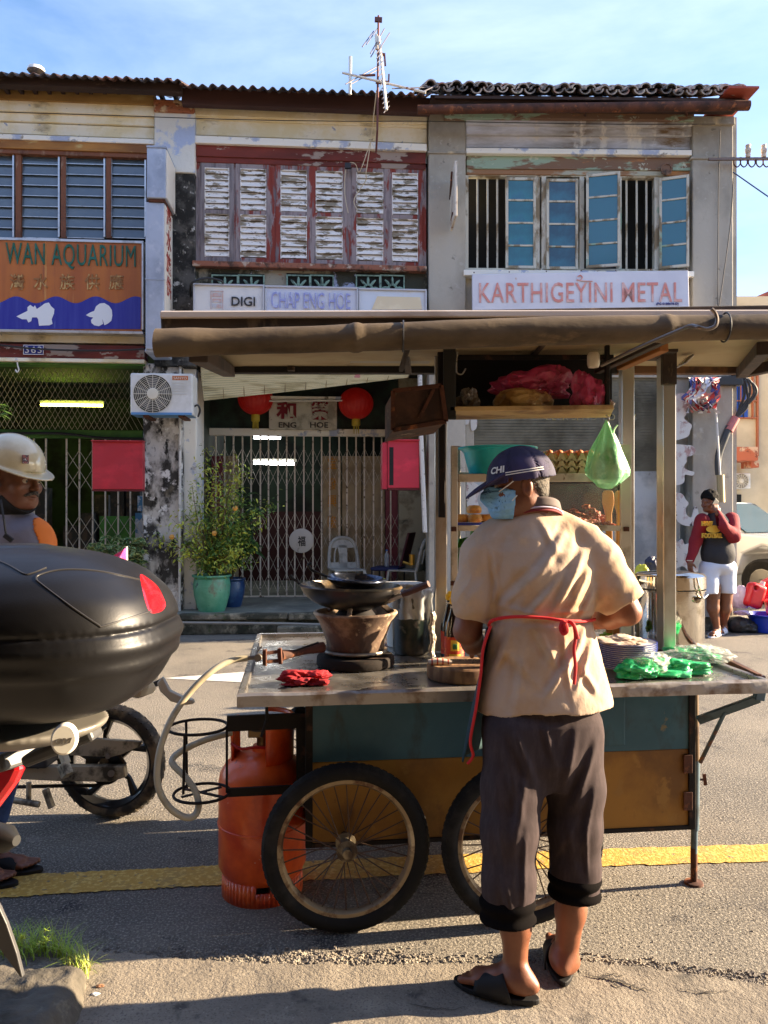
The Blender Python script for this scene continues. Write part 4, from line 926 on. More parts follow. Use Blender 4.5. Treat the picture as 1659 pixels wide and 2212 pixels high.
# --- ground floor fittings of the middle shop
def panel_box(fr, u0, v0, u1, v1, off, depth, col, label, opened=False):
    s = thing('altar_cabinet', label, 'cabinet', fr.pt((u0+u1)/2, v1, off-depth/2), fr.a)
    m = mat('cab_'+label[:4], col, .5, layers=[(tuple(min(1, c*1.35) for c in col), 2.2, .50, .66, (1, 1, 2)), (tuple(c*.7 for c in col), 5, .58, .72)], roughvar=.15)
    b = fr.mb(); fr.rect(b, u0, v0, u1, v1, off, depth); b.build('body', m, s, bevel=.006)
    b = fr.mb(); fr.rect(b, u0-3, v0-3, u1+1, v0-.5, off+.03, depth); b.build('top', m, s, bevel=.004)
    b = fr.mb(); fr.rect(b, u0, v1+.5, u1, v1+4, off-.01, depth); b.build('base', mat('cab_dark_red', K(96, 20, 30), .6), s)
    return s, m
panel_box(A, 199, 954, 308, 1057, .30, .12, K(178, 44, 56), 'square red metal panel box left of the mouldy pillar')
s_, m_ = panel_box(A, 838, 952, 906, 1054, .12, .35, K(192, 46, 66), 'pink red wall cabinet standing ajar right of the gate')
b = A.mb(); A.rect(b, 826, 956, 837, 1056, .10, .3); b.build('side', MATS['cab_pink'], s_)
b = A.mb(); A.rect(b, 841, 966, 850, 1048, .122, .02); b.build('slot', mt_black, s_)

def lantern(u, v, off, label):
    c = A.pt(u, v, off); s = thing('paper_lantern', label, 'lantern', c-Vector((0, 0, .26)), 0, 'red paper lanterns over the gate'); n = 40; rad = .235; prof = []
    b = MB(); vs = []
    nn = 36; mm = 24
    def fn(a, t):
        th = a*2*math.pi; ph = (t-.5)*math.pi*.93; rr = rad*math.cos(ph)*(1+.03*abs(math.cos(12*th))); return c+Vector((rr*math.cos(th), rr*math.sin(th), rad*.94*math.sin(ph)))
    b.grid(fn, 96, mm); b.build('shade', mat('lantern_red', K(150, 22, 16), .55, emit=(K(170, 20, 10), .02)), s)
    b = MB(); b.lathe([(.0, -.215), (.055, -.215), (.06, -.235), (.06, -.30), (.05, -.31), (.0, -.31)], c, 16); b.build('collar', mat('lantern_gold', K(196, 176, 60), .5), s)
    b = MB()
    for k in range(9): a = k*.7; b.cyl(c+Vector((.035*math.cos(a), .035*math.sin(a), -.30)), c+Vector((.04*math.cos(a), .04*math.sin(a), -.42)), .006, .003, 5)
    b.build('tassel', MATS['lantern_gold'], s)
    b = MB(); b.cyl(c+Vector((0, 0, .2)), c+Vector((0, 0, .5)), .004, n=5); b.build('string', wirem, s)
lantern(552, 862, -1.15, 'red round paper lantern left of the shop name board'); lantern(769, 872, -1.15, 'red round paper lantern right of the shop name board')
def nameboard():
    D = -1.22
    s = thing('name_board', 'weathered white board with two red characters above the folding gate', 'sign', A.pt(655, 930, D), A.a)
    b = A.mb(); A.rect(b, 581, 862, 728, 928, D, .05); b.build('board', mat('board_white', K(196, 192, 176), .8, layers=[(K(150, 146, 130), 4, .5, .62), (K(110, 106, 94), 10, .62, .7)], bump=[(20, .3, .01)]), s, bevel=.006)
    rm = mat('maroon_character', K(120, 24, 36), .7)
    A.text('character', '和', rm, 597, 868, 640, 905, D+.006, s, bold=.035, ext=.006); A.text('character', '榮', rm, 671, 866, 711, 907, D+.006, s, bold=.035, ext=.006)
    gk = mat('grey_letters', K(60, 54, 48), .7)
    A.text('lettering', 'ENG', gk, 602, 912, 640, 924, D+.006, s, bold=.015, ext=.006); A.text('lettering', 'HOE', gk, 670, 912, 709, 924, D+.006, s, bold=.015, ext=.006)
    s = thing('fluorescent_lamp', 'unlit white tube lamp fitting in front of the red characters', 'lamp', A.pt(664, 864, -1.1), A.a)
    b = A.mb(); A.rect(b, 574, 856, 755, 863, -1.05, .06); A.rect(b, 574, 855, 578, 866, -1.04, .08); A.rect(b, 751, 855, 755, 866, -1.04, .08); b.build('housing', cream2, s, bevel=.004)
    b = MB(); b.cyl(A.pt(577, 866, -1.03), A.pt(752, 865, -1.03), .014, n=10); b.build('tube', mat('tube_unlit', K(216, 214, 204), .3), s)
nameboard()
def tube_light(fr, u0, v0, u1, v1, off, col, st, label, group=None):
    s = thing('fluorescent_lamp', label, 'lamp', fr.pt((u0+u1)/2, (v0+v1)/2, off), fr.a, group)
    b = MB(); b.cyl(fr.pt(u0, v0, off), fr.pt(u1, v1, off), .022, n=10); b.build('tube', mat('lit_tube_'+label[:5], (.9, .9, .85), .4, emit=(col, st)), s)
    b = fr.mb(); fr.rect(b, u0-2, v0-9, u1+2, v0-3, off-.02, .06); b.build('housing', mat('lamp_housing', K(150, 150, 140), .6), s)
tube_light(A, 88, 874, 222, 876, -2.3, (.75, .8, .12), 6, 'yellow lit tube lamp glowing inside the left shop behind mesh')
tube_light(A, 548, 945, 606, 946, -3.2, (.9, .95, 1), 5, 'short white tube lamp glowing high inside the middle shop')
tube_light(A, 548, 1000, 638, 1002, -2.6, (1, .97, .9), 8, 'long white tube lamp glowing lower inside the middle shop')
def blind():
    s = thing('bamboo_blind', 'cream bamboo roller blind hanging crooked over the middle shop front', 'blind', A.pt(650, 860, .05), A.a)
    mb = A.mb(); tl, tr, bl, br = (432, 778), (893, 790), (440, 866), (880, 816); off = -.05; n = 17
    for i in range(n):
        t = (i+.5)/n
        p = Vector((A.X(tl[0]+(bl[0]-tl[0])*t, off), -off-.02*math.sin(t*3), A.Z(tl[0]+(bl[0]-tl[0])*t, tl[1]+(bl[1]-tl[1])*t, off))); q = Vector((A.X(tr[0]+(br[0]-tr[0])*t, off), -off-.02*math.sin(t*3), A.Z(tr[0], tr[1]+(br[1]-tr[1])*t, off)))
        m = p.lerp(q, .5)-Vector((0, 0, .008)); hz = lambda tt: (.5*((88*(1-tt)+26*tt)*9.4/F)/n*.90)
        for (a, c, ha, hc) in ((p, m, hz(0), hz(.5)), (m, q, hz(.5), hz(1))):
            mb.hexa([a+Vector((0, 0, -ha)), c+Vector((0, 0, -hc)), c+Vector((0, .006, -hc)), a+Vector((0, .006, -ha))], [a+Vector((0, 0, ha)), c+Vector((0, 0, hc)), c+Vector((0, .006, hc)), a+Vector((0, .006, ha))])
    mb.build('slats', mat('bamboo_cream', K(206, 194, 150), .7, layers=[(K(170, 156, 112), 5, .5, .6, (.3, 1, 3)), (K(190, 120, 120), 2.6, .68, .70)]), s)
    mb = A.mb()
    for k in range(11):
        t = k/10; ua = tl[0]+(tr[0]-tl[0])*t; ub = bl[0]+(br[0]-bl[0])*t; va = tl[1]+(tr[1]-tl[1])*t; vb = bl[1]+(br[1]-bl[1])*t
        mb.cyl(Vector((A.X(ua, off), -off-.012, A.Z(ua, va, off))), Vector((A.X(ub, off), -off-.014, A.Z(ub, vb+2, off))), .004, n=5)
    mb.build('cords', mat('cord_brown', K(120, 100, 70), .8), s)
    mb = A.mb(); mb.box(A.X(425, off), .03, A.Z(640, 862, off)*0+A.Z(432, 776, off), A.X(895, off), .10, A.Z(432, 770, off)); mb.build('head_rail', darkw, s)
blind()

# --- plastic chairs
pl_w = mat('plastic_chair_grey', K(178, 178, 170), .5, layers=[(K(140, 138, 128), 6, .5, .65)])
def plastic_chair(loc, rz, label):
    s = thing('plastic_chair', label, 'chair', loc, rz, 'chairs on the walkway')
    M0 = Matrix.Translation(loc) @ Matrix.Rotation(rz, 4, 'Z')
    b = MB(M0); b.box(-.22, -.2, .40, .22, .22, .425); b.build('seat', pl_w, s, bevel=.03, seg=3)
    for sx in (-1, 1):
        for sy in (-1, 1):
            b = MB(M0); b.beam((sx*.24, sy*.23, 0), (sx*.19, sy*.19, .41), .045, .03); b.build('leg', pl_w, s, bevel=.006)
    b = MB(M0)
    def bk(x, z): return Vector((x, .20+(z-.4)*.22+.05*(1-(x/.2)**2)*.0, z))
    out = [(-.21, .42), (-.20, .6), (-.17, .74), (-.10, .82), (0, .84), (.10, .82), (.17, .74), (.20, .6), (.21, .42)]
    b.tube([bk(x, z) for x, z in spline([(x, z, 0) for x, z in out], 4) for x, z in [(x, z)]] if False else [bk(p.x, p.y) for p in spline([(x, z, 0) for x, z in out], 4)], .024, 8)
    b.tube([bk(p.x, p.y) for p in spline([(-.13, .50, 0), (-.12, .62, 0), (-.08, .72, 0), (-.05, .60, 0), (-.05, .48, 0)], 4)], .012, 6); 
    b.hexa([bk(-.055, .42), bk(.055, .42), bk(.055, .42)+Vector((0, .02, 0)), bk(-.055, .42)+Vector((0, .02, 0))], [bk(-.06, .74), bk(.06, .74), bk(.06, .74)+Vector((0, .02, 0)), bk(-.06, .74)+Vector((0, .02, 0))])
    b.hexa([bk(-.17, .70), bk(.17, .70), bk(.17, .70)+Vector((0, .02, 0)), bk(-.17, .70)+Vector((0, .02, 0))], [bk(-.12, .82), bk(.12, .82), bk(.12, .82)+Vector((0, .02, 0)), bk(-.12, .82)+Vector((0, .02, 0))])
    b.hexa([bk(-.2, .42), bk(.2, .42), bk(.2, .42)+Vector((0, .02, 0)), bk(-.2, .42)+Vector((0, .02, 0))], [bk(-.2, .50), bk(.2, .50), bk(.2, .50)+Vector((0, .02, 0)), bk(-.2, .50)+Vector((0, .02, 0))])
    b.build('backrest', pl_w, s)
    return s
plastic_chair(A.loc(A.X(750, -1.0), -.95, FL), A.a+R(12), 'white plastic chair facing the street in front of the pale door panels')
plastic_chair(A.loc(A.X(878, -.9), -.85, FL), A.a+R(245), 'white plastic chair seen side on beside the yellowed wall')
def dark_chair():
    loc = A.loc(A.X(838, -1.05), -1.0, FL); s = thing('office_chair', 'dark chair with blue seat and maroon back between the plastic chairs', 'chair', loc, A.a+R(250)); M0 = Matrix.Translation(loc) @ Matrix.Rotation(A.a+R(250), 4, 'Z')
    b = MB(M0); b.box(-.21, -.2, .40, .21, .2, .45); b.build('seat', mat('seat_blue', K(24, 34, 80), .7), s, bevel=.02)
    b = MB(M0); b.hexa([(-.2, .2, .46), (.2, .2, .46), (.2, .23, .46), (-.2, .23, .46)], [(-.2, .32, .92), (.2, .32, .92), (.2, .35, .92), (-.2, .35, .92)]); b.build('backrest', mat('back_maroon', K(70, 24, 34), .7), s, bevel=.01)
    for sx in (-1, 1):
        for sy in (-1, 1): b = MB(M0); b.cyl((sx*.19, sy*.18, 0), (sx*.19, sy*.18, .4), .012, n=8); b.build('leg', blk, s)
    c = loc+Vector((-.02, -.02, .452)); s = thing('water_bottle', 'clear water bottle standing on the dark chair', 'bottle', c)
    b = MB(); b.lathe([(0, 0), (.032, 0), (.034, .01), (.033, .09), (.030, .10), (.034, .12), (.033, .16), (.014, .20), (.014, .215), (0, .215)], c, 14); b.build('body', glassy('bottle_clear', K(190, 205, 215), .5, .1), s)
    b = MB(); b.lathe([(0, .212), (.017, .212), (.017, .232), (0, .232)], c, 12); b.build('cap', mat('cap_blue', K(70, 110, 180), .5), s)
dark_chair()
b = MB(); c = A.loc(A.X(889, -.6), -.55, 1.05-.3); b.cyl(c, c+Vector((0, 0, .14)), .04, n=12); b.cyl(c+Vector((-.12, 0, .04)), c, .02, n=8); tag(b.build('brass_tap', mat('brass', K(190, 150, 70), .35, .9)), 'small brass tap fitting by the yellowed wall', 'tap')

# --- pots and plants
def pot(c, r, h, m, label, cat='plant pot'):
    s = thing('plant_pot', label, cat, c); b = MB()
    b.lathe([(0, .01), (r*.70, 0), (r*.78, h*.12), (r*.95, h*.45), (r*1.0, h*.72), (r*.93, h*.90), (r*.97, h*.93), (r*1.06, h*.96), (r*1.05, h), (r*.94, h), (r*.90, h*.93), (0, h*.90)], c, 36)
    b.build('body', m, s); b = MB(); b.disc(c+Vector((0, 0, h*.92)), r*.90); b.build('soil', mat('soil', (.05, .035, .025), .95), s); return s
glz = mat('green_glaze', K(78, 150, 116), .35, layers=[(K(104, 168, 136), 3, .45, .62), (K(116, 116, 96), 3.5, .58, .66, (1, 1, .5)), (K(50, 90, 76), 9, .62, .66)], bump=[(9, .3, .02, (1, 1, 4))])
p0 = A.loc(A.X(456, -.0), .05, FL); p0 = A.loc(A.X(457, .1), .08, FL)
pot(p0, .225, .44, glz, 'large green glazed pot holding a citrus bush by the pillar')
p1 = A.loc(A.X(500, -.35), -.35, FL); pot(p1, .17, .36, mat('blue_glaze', K(28, 56, 96), .35, layers=[(K(50, 84, 120), 4, .5, .6)]), 'dark blue pot half hidden behind the green pot')
leafm = mat('leaf_green', (.08, .17, .025), .5, layers=[((.16, .26, .04), 6, .5, .6)], sss=0)
leafy = mat('leaf_yellowgreen', (.46, .50, .06), .5, layers=[((.14, .22, .03), 5, .5, .6)])
leafd = mat('leaf_dark', (.02, .06, .016), .45)
for m in (leafm, leafy, leafd):
    bs = m.node_tree.nodes['Principled BSDF']; bs.inputs['Transmission Weight'].default_value = 0.0; bs.inputs['Subsurface Weight'].default_value = .15; bs.inputs['Subsurface Radius'].default_value = (.02, .03, .01)
stemm = mat('plant_stem', K(96, 78, 54), .8)
def leaf_at(mb, p, d, L_, w_, r, droop=.3, fold=.25):
    d = Vector(d).normalized(); up = Vector((0, 0, 1)); s = d.cross(up)
    if s.length < .1: s = Vector((1, 0, 0))
    s.normalize(); s = (Matrix.Rotation(r.uniform(-1.1, 1.1), 3, d) @ s); n = s.cross(d)
    q = [p+d*L_*t+Vector((0, 0, -droop*L_*t*t)) for t in (0, .35, .7, 1)]
    ws = (.0, .5, .42, .0); vs = [q[0]]
    for k in (1, 2): vs += [q[k]-s*w_*ws[k]+n*w_*fold, q[k], q[k]+s*w_*ws[k]+n*w_*fold]
    vs.append(q[3]); mb.add(vs, [(0, 1, 2), (0, 2, 3), (1, 4, 5, 2), (2, 5, 6, 3), (4, 7, 5), (5, 7, 6)], True)
def citrus():
    r = random.Random(31); s = thing('citrus_bush', 'leggy citrus bush with small leaves and a few yellow fruits in the green pot', 'plant', p0+Vector((0, 0, .40)))
    st = MB(); lg = MB(); ly = MB(); fr_ = MB()
    base = p0+Vector((0, 0, .41))
    ends = [(415, 1050), (440, 1020), (468, 1010), (430, 1090), (400, 1110), (380, 1130), (350, 1150), (335, 1165), (500, 1040), (530, 1020), (520, 1080), (545, 1100), (560, 1120), (530, 1150), (500, 1170), (470, 1180), (440, 1150), (455, 1120), (485, 1110), (505, 1130), (410, 1170), (395, 1190), (520, 1190), (480, 1210), (450, 1200), (545, 1170), (590, 1085), (510, 1000), (445, 975), (470, 1050), (492, 1070), (535, 1210), (505, 1225), (468, 1230), (436, 1225)]
    ybase = p0.y
    for k, (u, v) in enumerate(ends):
        y = ybase+r.uniform(-.38, .30); e = P(u, v, y); mid = base.lerp(e, .5)+Vector((r.uniform(-.06, .06), r.uniform(-.05, .05), .12)); pts = spline([base+Vector((r.uniform(-.03, .03), r.uniform(-.03, .03), 0)), mid, e], 8)
        st.tube(pts, [max(.003, .013*(1-i/len(pts))) for i in range(len(pts))], 5)
        out = e.x < base.x-.1 or r.random() < .35 or v < 1060  # outer and top leaves mostly yellow: the sunlight is put into their colour
        for i in range(5, len(pts)):
            for _ in range(9 if out else 13):
                q = pts[i]+Vector((r.gauss(0, .055), r.gauss(0, .055), r.gauss(0, .06))); d = Vector((r.uniform(-1, 1), r.uniform(-1, 1), r.uniform(-.7, .5)))
                leaf_at(ly if (out and r.random() < .8 or r.random() < .2) else lg, q, d, r.uniform(.03, .075), r.uniform(.012, .026), r)
    st.build('stem', stemm, s); lg.build('leaves', leafm, s, recalc=False); ly.build('sunlit_leaves', leafy, s, recalc=False)
    for u, v in ((371, 1160), (463, 1152), (654//1+0, 1122)):
        if u > 600: u, v = 508, 1098
        c = P(u, v, ybase-.2); b = MB(); b.lathe([(.001, -.032), (.02, -.027), (.033, 0), (.02, .027), (.001, .032)], c, 14); b.build('fruit', mat('fruit_orange', K(220, 160, 70), .5), s)
    # broad-leaved plant behind
    c = p1+Vector((0, 0, .34)); s = thing('dracaena', 'broad dark leaved plant growing behind the citrus bush', 'plant', c); b = MB(); st = MB()
    for k in range(5):
        top = c+Vector((r.uniform(-.2, .2), r.uniform(-.1, .1), r.uniform(.5, 1.15))); st.tube(spline([c, c.lerp(top, .5)+Vector((r.uniform(-.05, .05), 0, 0)), top], 5), .014, 6)
        for j in range(20):
            a = r.uniform(0, 6.28); leaf_at(b, top-Vector((0, 0, r.uniform(0, .45))), (math.cos(a), math.sin(a), r.uniform(-.1, 1.0)), r.uniform(.22, .40), r.uniform(.05, .09), r, .6)
    st.build('stem', stemm, s); b.build('leaves', leafd, s, recalc=False)
citrus()
def variegated():
    r = random.Random(77); c = A.loc(A.X(250, .1), .1, FL); s = thing('variegated_shrub', 'low bushy shrub with pale edged leaves below the red panel', 'plant', c)
    b = MB(); b2 = MB(); st = MB()
    for k in range(150):
        u = r.uniform(190, 312); t = (u-190)/122; v = 1158+28*(1-t)*r.random()+r.uniform(0, 75); y = c.y+r.uniform(-.45, .15); e = P(u, v, y)
        (k % 5 == 0) and st.cyl(Vector((c.x+(e.x-c.x)*.3, c.y, FL)), e, .004, .002, 5)
        for j in range(13):
            a = r.uniform(0, 6.28); el = r.uniform(-.1, .9); d = (math.cos(a), math.sin(a), el); L_ = r.uniform(.05, .09)
            sd_ = r.random(); r1 = random.Random(sd_); r2 = random.Random(sd_); leaf_at(b, e+Vector((0, 0, -.004)), d, L_, .042, r1, .4); leaf_at(b2, e+Vector((0, -.002, .001)), d, L_*.85, .026, r2, .4)
    st.build('stem', stemm, s); b.build('leaf_edges', mat('leaf_cream', (.30, .36, .14), .5), s, recalc=False); b2.build('leaves', mat('leaf_bluegreen', (.04, .12, .035), .5), s, recalc=False)
variegated()
b = MB(); rb = random.Random(3)
for k in range(14):
    q = P(-6+rb.uniform(-8, 12), 880+rb.uniform(-6, 20), 6.5); leaf_at(b, q, (1, rb.uniform(-.3, .3), rb.uniform(-.3, .8)), rb.uniform(.06, .12), .012, rb)
q = P(-30, 900, 6.5); b.tube(spline([q+Vector((-.3, 0, -2.4)), q+Vector((-.1, 0, -1)), P(-6, 885, 6.5)], 5), .006, 5)
tag(b.build('bamboo_spray', leafm, recalc=False), 'thin bamboo leaf spray poking in at the left edge', 'plant')

# --- pieces on the right pillar: shaped cut-outs, flag ribbons, cables
cutm = mat('cutout_white', K(206, 204, 200), .75, layers=[(K(170, 140, 136), 6, .52, .6), (K(60, 56, 54), 12, .60, .64)], bump=[(20, .2, .01)])
shapes = [[(1440, 860), (1470, 850), (1484, 858), (1491, 868), (1488, 880), (1478, 886), (1479, 896), (1474, 904), (1482, 912), (1491, 920), (1487, 932), (1484, 942), (1472, 948), (1450, 952), (1430, 940), (1430, 880)],
          [(1440, 960), (1478, 962), (1492, 964), (1499, 974), (1492, 984), (1480, 988), (1480, 998), (1474, 1008), (1482, 1016), (1496, 1020), (1492, 1028), (1476, 1026), (1474, 1042), (1455, 1048), (1430, 1030), (1430, 970)],
          [(1440, 1064), (1468, 1066), (1477, 1078), (1484, 1088), (1478, 1098), (1480, 1112), (1490, 1118), (1494, 1108), (1498, 1094), (1504, 1102), (1506, 1122), (1500, 1134), (1480, 1136), (1462, 1128), (1452, 1110), (1430, 1110), (1430, 1070)],
          [(1440, 1166), (1462, 1170), (1470, 1164), (1476, 1176), (1488, 1172), (1492, 1182), (1480, 1196), (1482, 1210), (1494, 1224), (1506, 1226), (1502, 1234), (1486, 1234), (1470, 1222), (1440, 1236), (1430, 1200)]]
nm = ['topmost', 'second from the top', 'third from the top', 'lowest']
for k, sh in enumerate(shapes):
    b = B.mb(); off = .13; pts = spline([(u, v, 0) for u, v in sh], 3, True); b.prism([(B.X(p.x, off), B.Z(p.x, p.y, off)) for p in pts], lambda x, z, d: Vector((x, d, z)), -off-.05, -off-.02)
    tag(b.build('wall_character', cutm), 'curly white cut-out character on the grey pillar, %s of four' % nm[k], 'wall character', 'cut-out characters on the pillar')
off = -.03
for sh in ([(1002, 902), (1008, 898), (1014, 906), (1010, 918), (1002, 914)], [(1016, 904), (1024, 900), (1030, 910), (1028, 926), (1018, 930)], [(1008, 1042), (1030, 1046), (1036, 1060), (1030, 1078), (1034, 1096), (1018, 1100), (1008, 1090)]):
    pts = spline([(u, v, 0) for u, v in sh], 3, True); b = B.mb(); b.prism([(B.X(p.x, off), B.Z(p.x, p.y, off)) for p in pts], lambda x, z, d: Vector((x, d, z)), .0, .03); tag(b.build('wall_character', cutm), {1002: 'small white cut-out scrap just right of the left cart post', 1016: 'white cut-out scrap beside a smaller one above the teal basin', 1008: 'tall white cut-out scrap seen through the cabinet above the buns'}[sh[0][0]], 'wall character')
def ribbons():
    r = random.Random(5); s = thing('flag_bundle', 'bundle of red, white and blue plastic ribbons tied on the right pillar', 'flag', B.pt(1520, 890, .2))
    cols = [K(196, 60, 60), K(222, 220, 226), K(80, 84, 150), K(222, 214, 200), K(206, 130, 120)]
    for k in range(22):
        b = MB(); u = 1500+r.uniform(-6, 60); p = [B.pt(u+r.uniform(-10, 25), 815, .25), B.pt(u+r.uniform(-14, 12), 838+r.uniform(-8, 8), .32), B.pt(u+r.uniform(-30, 8), 856+r.uniform(-8, 10), .30), B.pt(u+r.uniform(-32, 14), 880+r.uniform(-8, 14), .24)]
        q = spline(p, 6); n = len(q); ww = r.uniform(.015, .035); vs = []
        for i, c in enumerate(q): a = r.uniform(-.6, .6)+i*.3; vs += [c+Vector((ww*math.cos(a), ww*math.sin(a)*.6, 0)), c-Vector((ww*math.cos(a), ww*math.sin(a)*.6, 0))]
        b.add(vs, [(2*i, 2*i+1, 2*i+3, 2*i+2) for i in range(n-1)], True); b.build('ribbon', mat('ribbon%d' % (k % 5), cols[k % 5], .6), s, recalc=False)
    b = MB(); b.cyl(B.pt(1546, 880, .2), B.pt(1556, 1030, .2), .014, n=8); tag(b.build('flag_pole', pvc), 'thin white pole leaning down the right pillar below the ribbons', 'pole')
    b = MB(); b.cyl(B.pt(1556, 1026, .22), B.pt(1558, 1085, .22), .045, n=12); tag(b.build('pipe_stub', mat('pipe_brass', K(176, 160, 120), .5, .4)), 'short pale metal pipe holding the thin pole', 'pipe')
ribbons()
def cables():
    s = thing('cable_bundle', 'thick black power cables with a pink joint climbing the end of the row', 'cable', B.pt(1556, 1030, .15))
    b = MB(); b.tube(spline([B.pt(1550, 1026, .1), B.pt(1552, 985, .12), B.pt(1566, 945, .14), B.pt(1576, 922, .14)], 6), .045, 12); b.build('main_cable', mat('cable_grey', (.05, .055, .06), .5), s)
    b = MB(); b.cyl(B.pt(1574, 930, .14), B.pt(1590, 902, .14), .055, .05, 12); b.build('joint', mat('joint_pink', K(196, 120, 116), .6), s)
    b = MB()
    for k, (a, t) in enumerate(((1600, 820), (1612, 818), (1620, 822), (1626, 828), (1606, 816))): b.tube(spline([B.pt(1588, 905, .14), B.pt(1598+k*4, 880, .14), B.pt(a+8, 850, .16), B.pt(a, t, .16), B.pt(a-26, t-6, .16)], 6), .016, 7)
    b.build('strand', wirem, s)
    b = B.mb(); B.rect(b, 1550, 812, 1606, 832, .18, .1); b.build('junction_box', blk, s, bevel=.01)
    b = B.mb(); B.rect(b, 1496, 815, 1506, 830, .16, .03); B.rect(b, 1490, 822, 1498, 840, .16, .03); b.build('clip', blk, s)
    b = MB(); b.tube(spline([B.pt(1506, 815, .18), B.pt(1500, 850, .2), B.pt(1512, 884, .2), B.pt(1534, 880, .2), B.pt(1536, 860, .2)], 6), .014, 7); b.tube(spline([B.pt(1512, 815, .18), B.pt(1508, 850, .2), B.pt(1516, 876, .2), B.pt(1530, 874, .2)], 6), .012, 7); b.build('strand', wirem, s)
cables()

# ================================================================== far things at the right
def far_building():
    c = mat('far_cream', K(214, 198, 166), .85, layers=[(K(196, 180, 148), 1.2, .45, .62)])
    s = thing('shophouse', 'cream building with terracotta trim beyond the end of the row', 'building', (P(1700, 1106, 14.5).x, 14.5, 0))
    y = 14.5
    def bx(name, u0, v0, u1, v1, y0, d, m, bev=.01):
        a = P(u0, v1, y0); q = P(u1, v0, y0); b = MB(); b.box(a.x, y0, a.z, q.x, y0+d, q.z); return b.build(name, m, s, bevel=bev)
    bx('wall', 1560, 640, 2150, 1272, y, 7, c, 0)
    tr = mat('terracotta_trim', K(170, 104, 74), .8)
    for q in ((1585, 901, 1636, 904), (1585, 864, 1636, 867), (1626, 780, 1629, 905), (1636, 760, 1640, 985), (1600, 760, 1602, 870)): bx('trim', *q, y-.06, .08, tr)
    bx('window', 1586, 824, 1616, 902, y-.04, .05, mat('blue_window', K(30, 70, 160), .3)); b = MB()
    for u in (1596, 1606): a = P(u, 902, y-.07); q = P(u+1.2, 824, y-.07); b = MB(); b.box(a.x, y-.07, a.z, q.x, y-.05, q.z); b.build('window_bar', blk, s)
    bx('balcony', 1560, 965, 1638, 995, y-.7, .6, mat('rusty_terracotta', K(176, 96, 66), .85, layers=[(K(206, 170, 140), 5, .5, .56), (K(120, 66, 48), 8, .58, .64)])); bx('balcony_drop', 1622, 995, 1640, 1010, y-.5, .4, MATS['rusty_terracotta'])
    bx('small_window', 1586, 1068, 1602, 1085, y-.05, .06, mt_black)
    # red roof behind, seen against the sky
    r = P(1570, 665, 22); s2 = thing('house_roof', 'red roofed house gable far behind the cream building', 'house', (r.x+2, 22, 0))
    b = MB(); b.add([P(1600, 655, 22), P(1662, 628, 22), P(1780, 628, 22), P(1780, 670, 22), P(1600, 670, 22)]+[P(1600, 655, 22)+Vector((0, 6, 0)), P(1662, 628, 22)+Vector((0, 6, 0)), P(1780, 628, 22)+Vector((0, 6, 0))], [(0, 1, 2, 3, 4), (0, 5, 6, 1), (1, 6, 7, 2)]); b.build('roof', mat('red_roof', K(168, 92, 72), .8, layers=[(K(140, 74, 60), 3, .45, .6)]), s2)
    b = MB(); a = P(1604, 670, 22); q = P(1780, 650, 22); b.box(a.x, 22.1, 0, q.x, 27, a.z); b.build('wall', c, s2)
    fr = Fr(1610, 14.3, 0); aircon(fr, 1590, 1022, 1622, 1056, .15, .3, 'small white air conditioner on the distant cream building', False)
far_building()
# ================================================================== the food cart
Q = Fr(515, 2.517, 6.5)                              # its front plane; off = towards the street side is negative
steel = mat('brushed_steel', K(176, 172, 166), .30, .85, layers=[(K(136, 132, 128), 5, .50, .66), (K(90, 80, 70), 16, .66, .74)], roughvar=.16, bump=[(14, .06, .01)])
tinm = mat('dented_tin_edge', K(154, 148, 142), .42, .6, layers=[(K(110, 92, 78), 7, .50, .62), (K(190, 184, 176), 3, .6, .7)], bump=[(9, .35, .012), (40, .1, .004)])
postm = mat('satin_steel_post', K(190, 186, 180), .32, .75, layers=[(K(150, 136, 118), 3, .5, .65, (1, 1, .4))], bump=[(120, .04, .002, (1, 1, .05))])
woodd = mat('dark_greasy_wood', K(64, 50, 40), .75, layers=[(K(40, 30, 25), 5, .42, .6), (K(104, 86, 68), 12, .60, .68, (1, 1, .3))], bump=[(30, .3, .006)])
tarp = mat('rolled_tarpaulin', K(104, 90, 72), .75, spec=.25, layers=[(K(60, 50, 40), 2.6, .42, .60, (.5, 1, 1)), (K(136, 114, 86), 6, .58, .68, (.3, 1, 1)), (K(46, 40, 34), 3, .62, .68)], bump=[(10, .35, .012, (.4, 1, 1)), (70, .12, .003)])
ceilm = mat('canopy_lining', K(166, 152, 120), .8, layers=[(K(150, 132, 100), 2.4, .45, .62), (K(104, 88, 66), 6, .64, .72)])
roofw = mat('canopy_white_edge', K(226, 214, 204), .6, layers=[(K(196, 176, 160), 4, .55, .66, (.4, 1, 1))])
bluep = mat('faded_blue_panel', K(46, 86, 102), .6, layers=[(K(56, 98, 114), 2, .46, .62), (K(44, 60, 62), 4, .55, .64, (1, 1, .5)), (K(120, 112, 84), 9, .68, .71), (K(70, 44, 30), 7, .67, .72)], roughvar=.1)
yelp = mat('dirty_ochre_panel', K(156, 110, 36), .65, layers=[(K(112, 74, 24), 2.2, .45, .62), (K(96, 60, 30), 5, .60, .70, (1, 1, .6)), (K(58, 36, 24), 8, .66, .71), (K(150, 108, 44), 9, .6, .66)], bump=[(30, .1, .004)])
bgrey = mat('blue_grey_iron', K(84, 104, 116), .55, .3, layers=[(K(60, 72, 78), 6, .5, .6), (K(110, 74, 52), 10, .62, .68)])
dkiron = mat('black_iron', K(30, 26, 25), .7, .3, spec=.3, layers=[(K(70, 48, 38), 12, .58, .66)])
tyrem = mat('tyre_rubber', (.009, .0085, .008), .85, spec=.3, layers=[((.028, .025, .021), 10, .52, .68)], bump=[(60, .2, .003)])
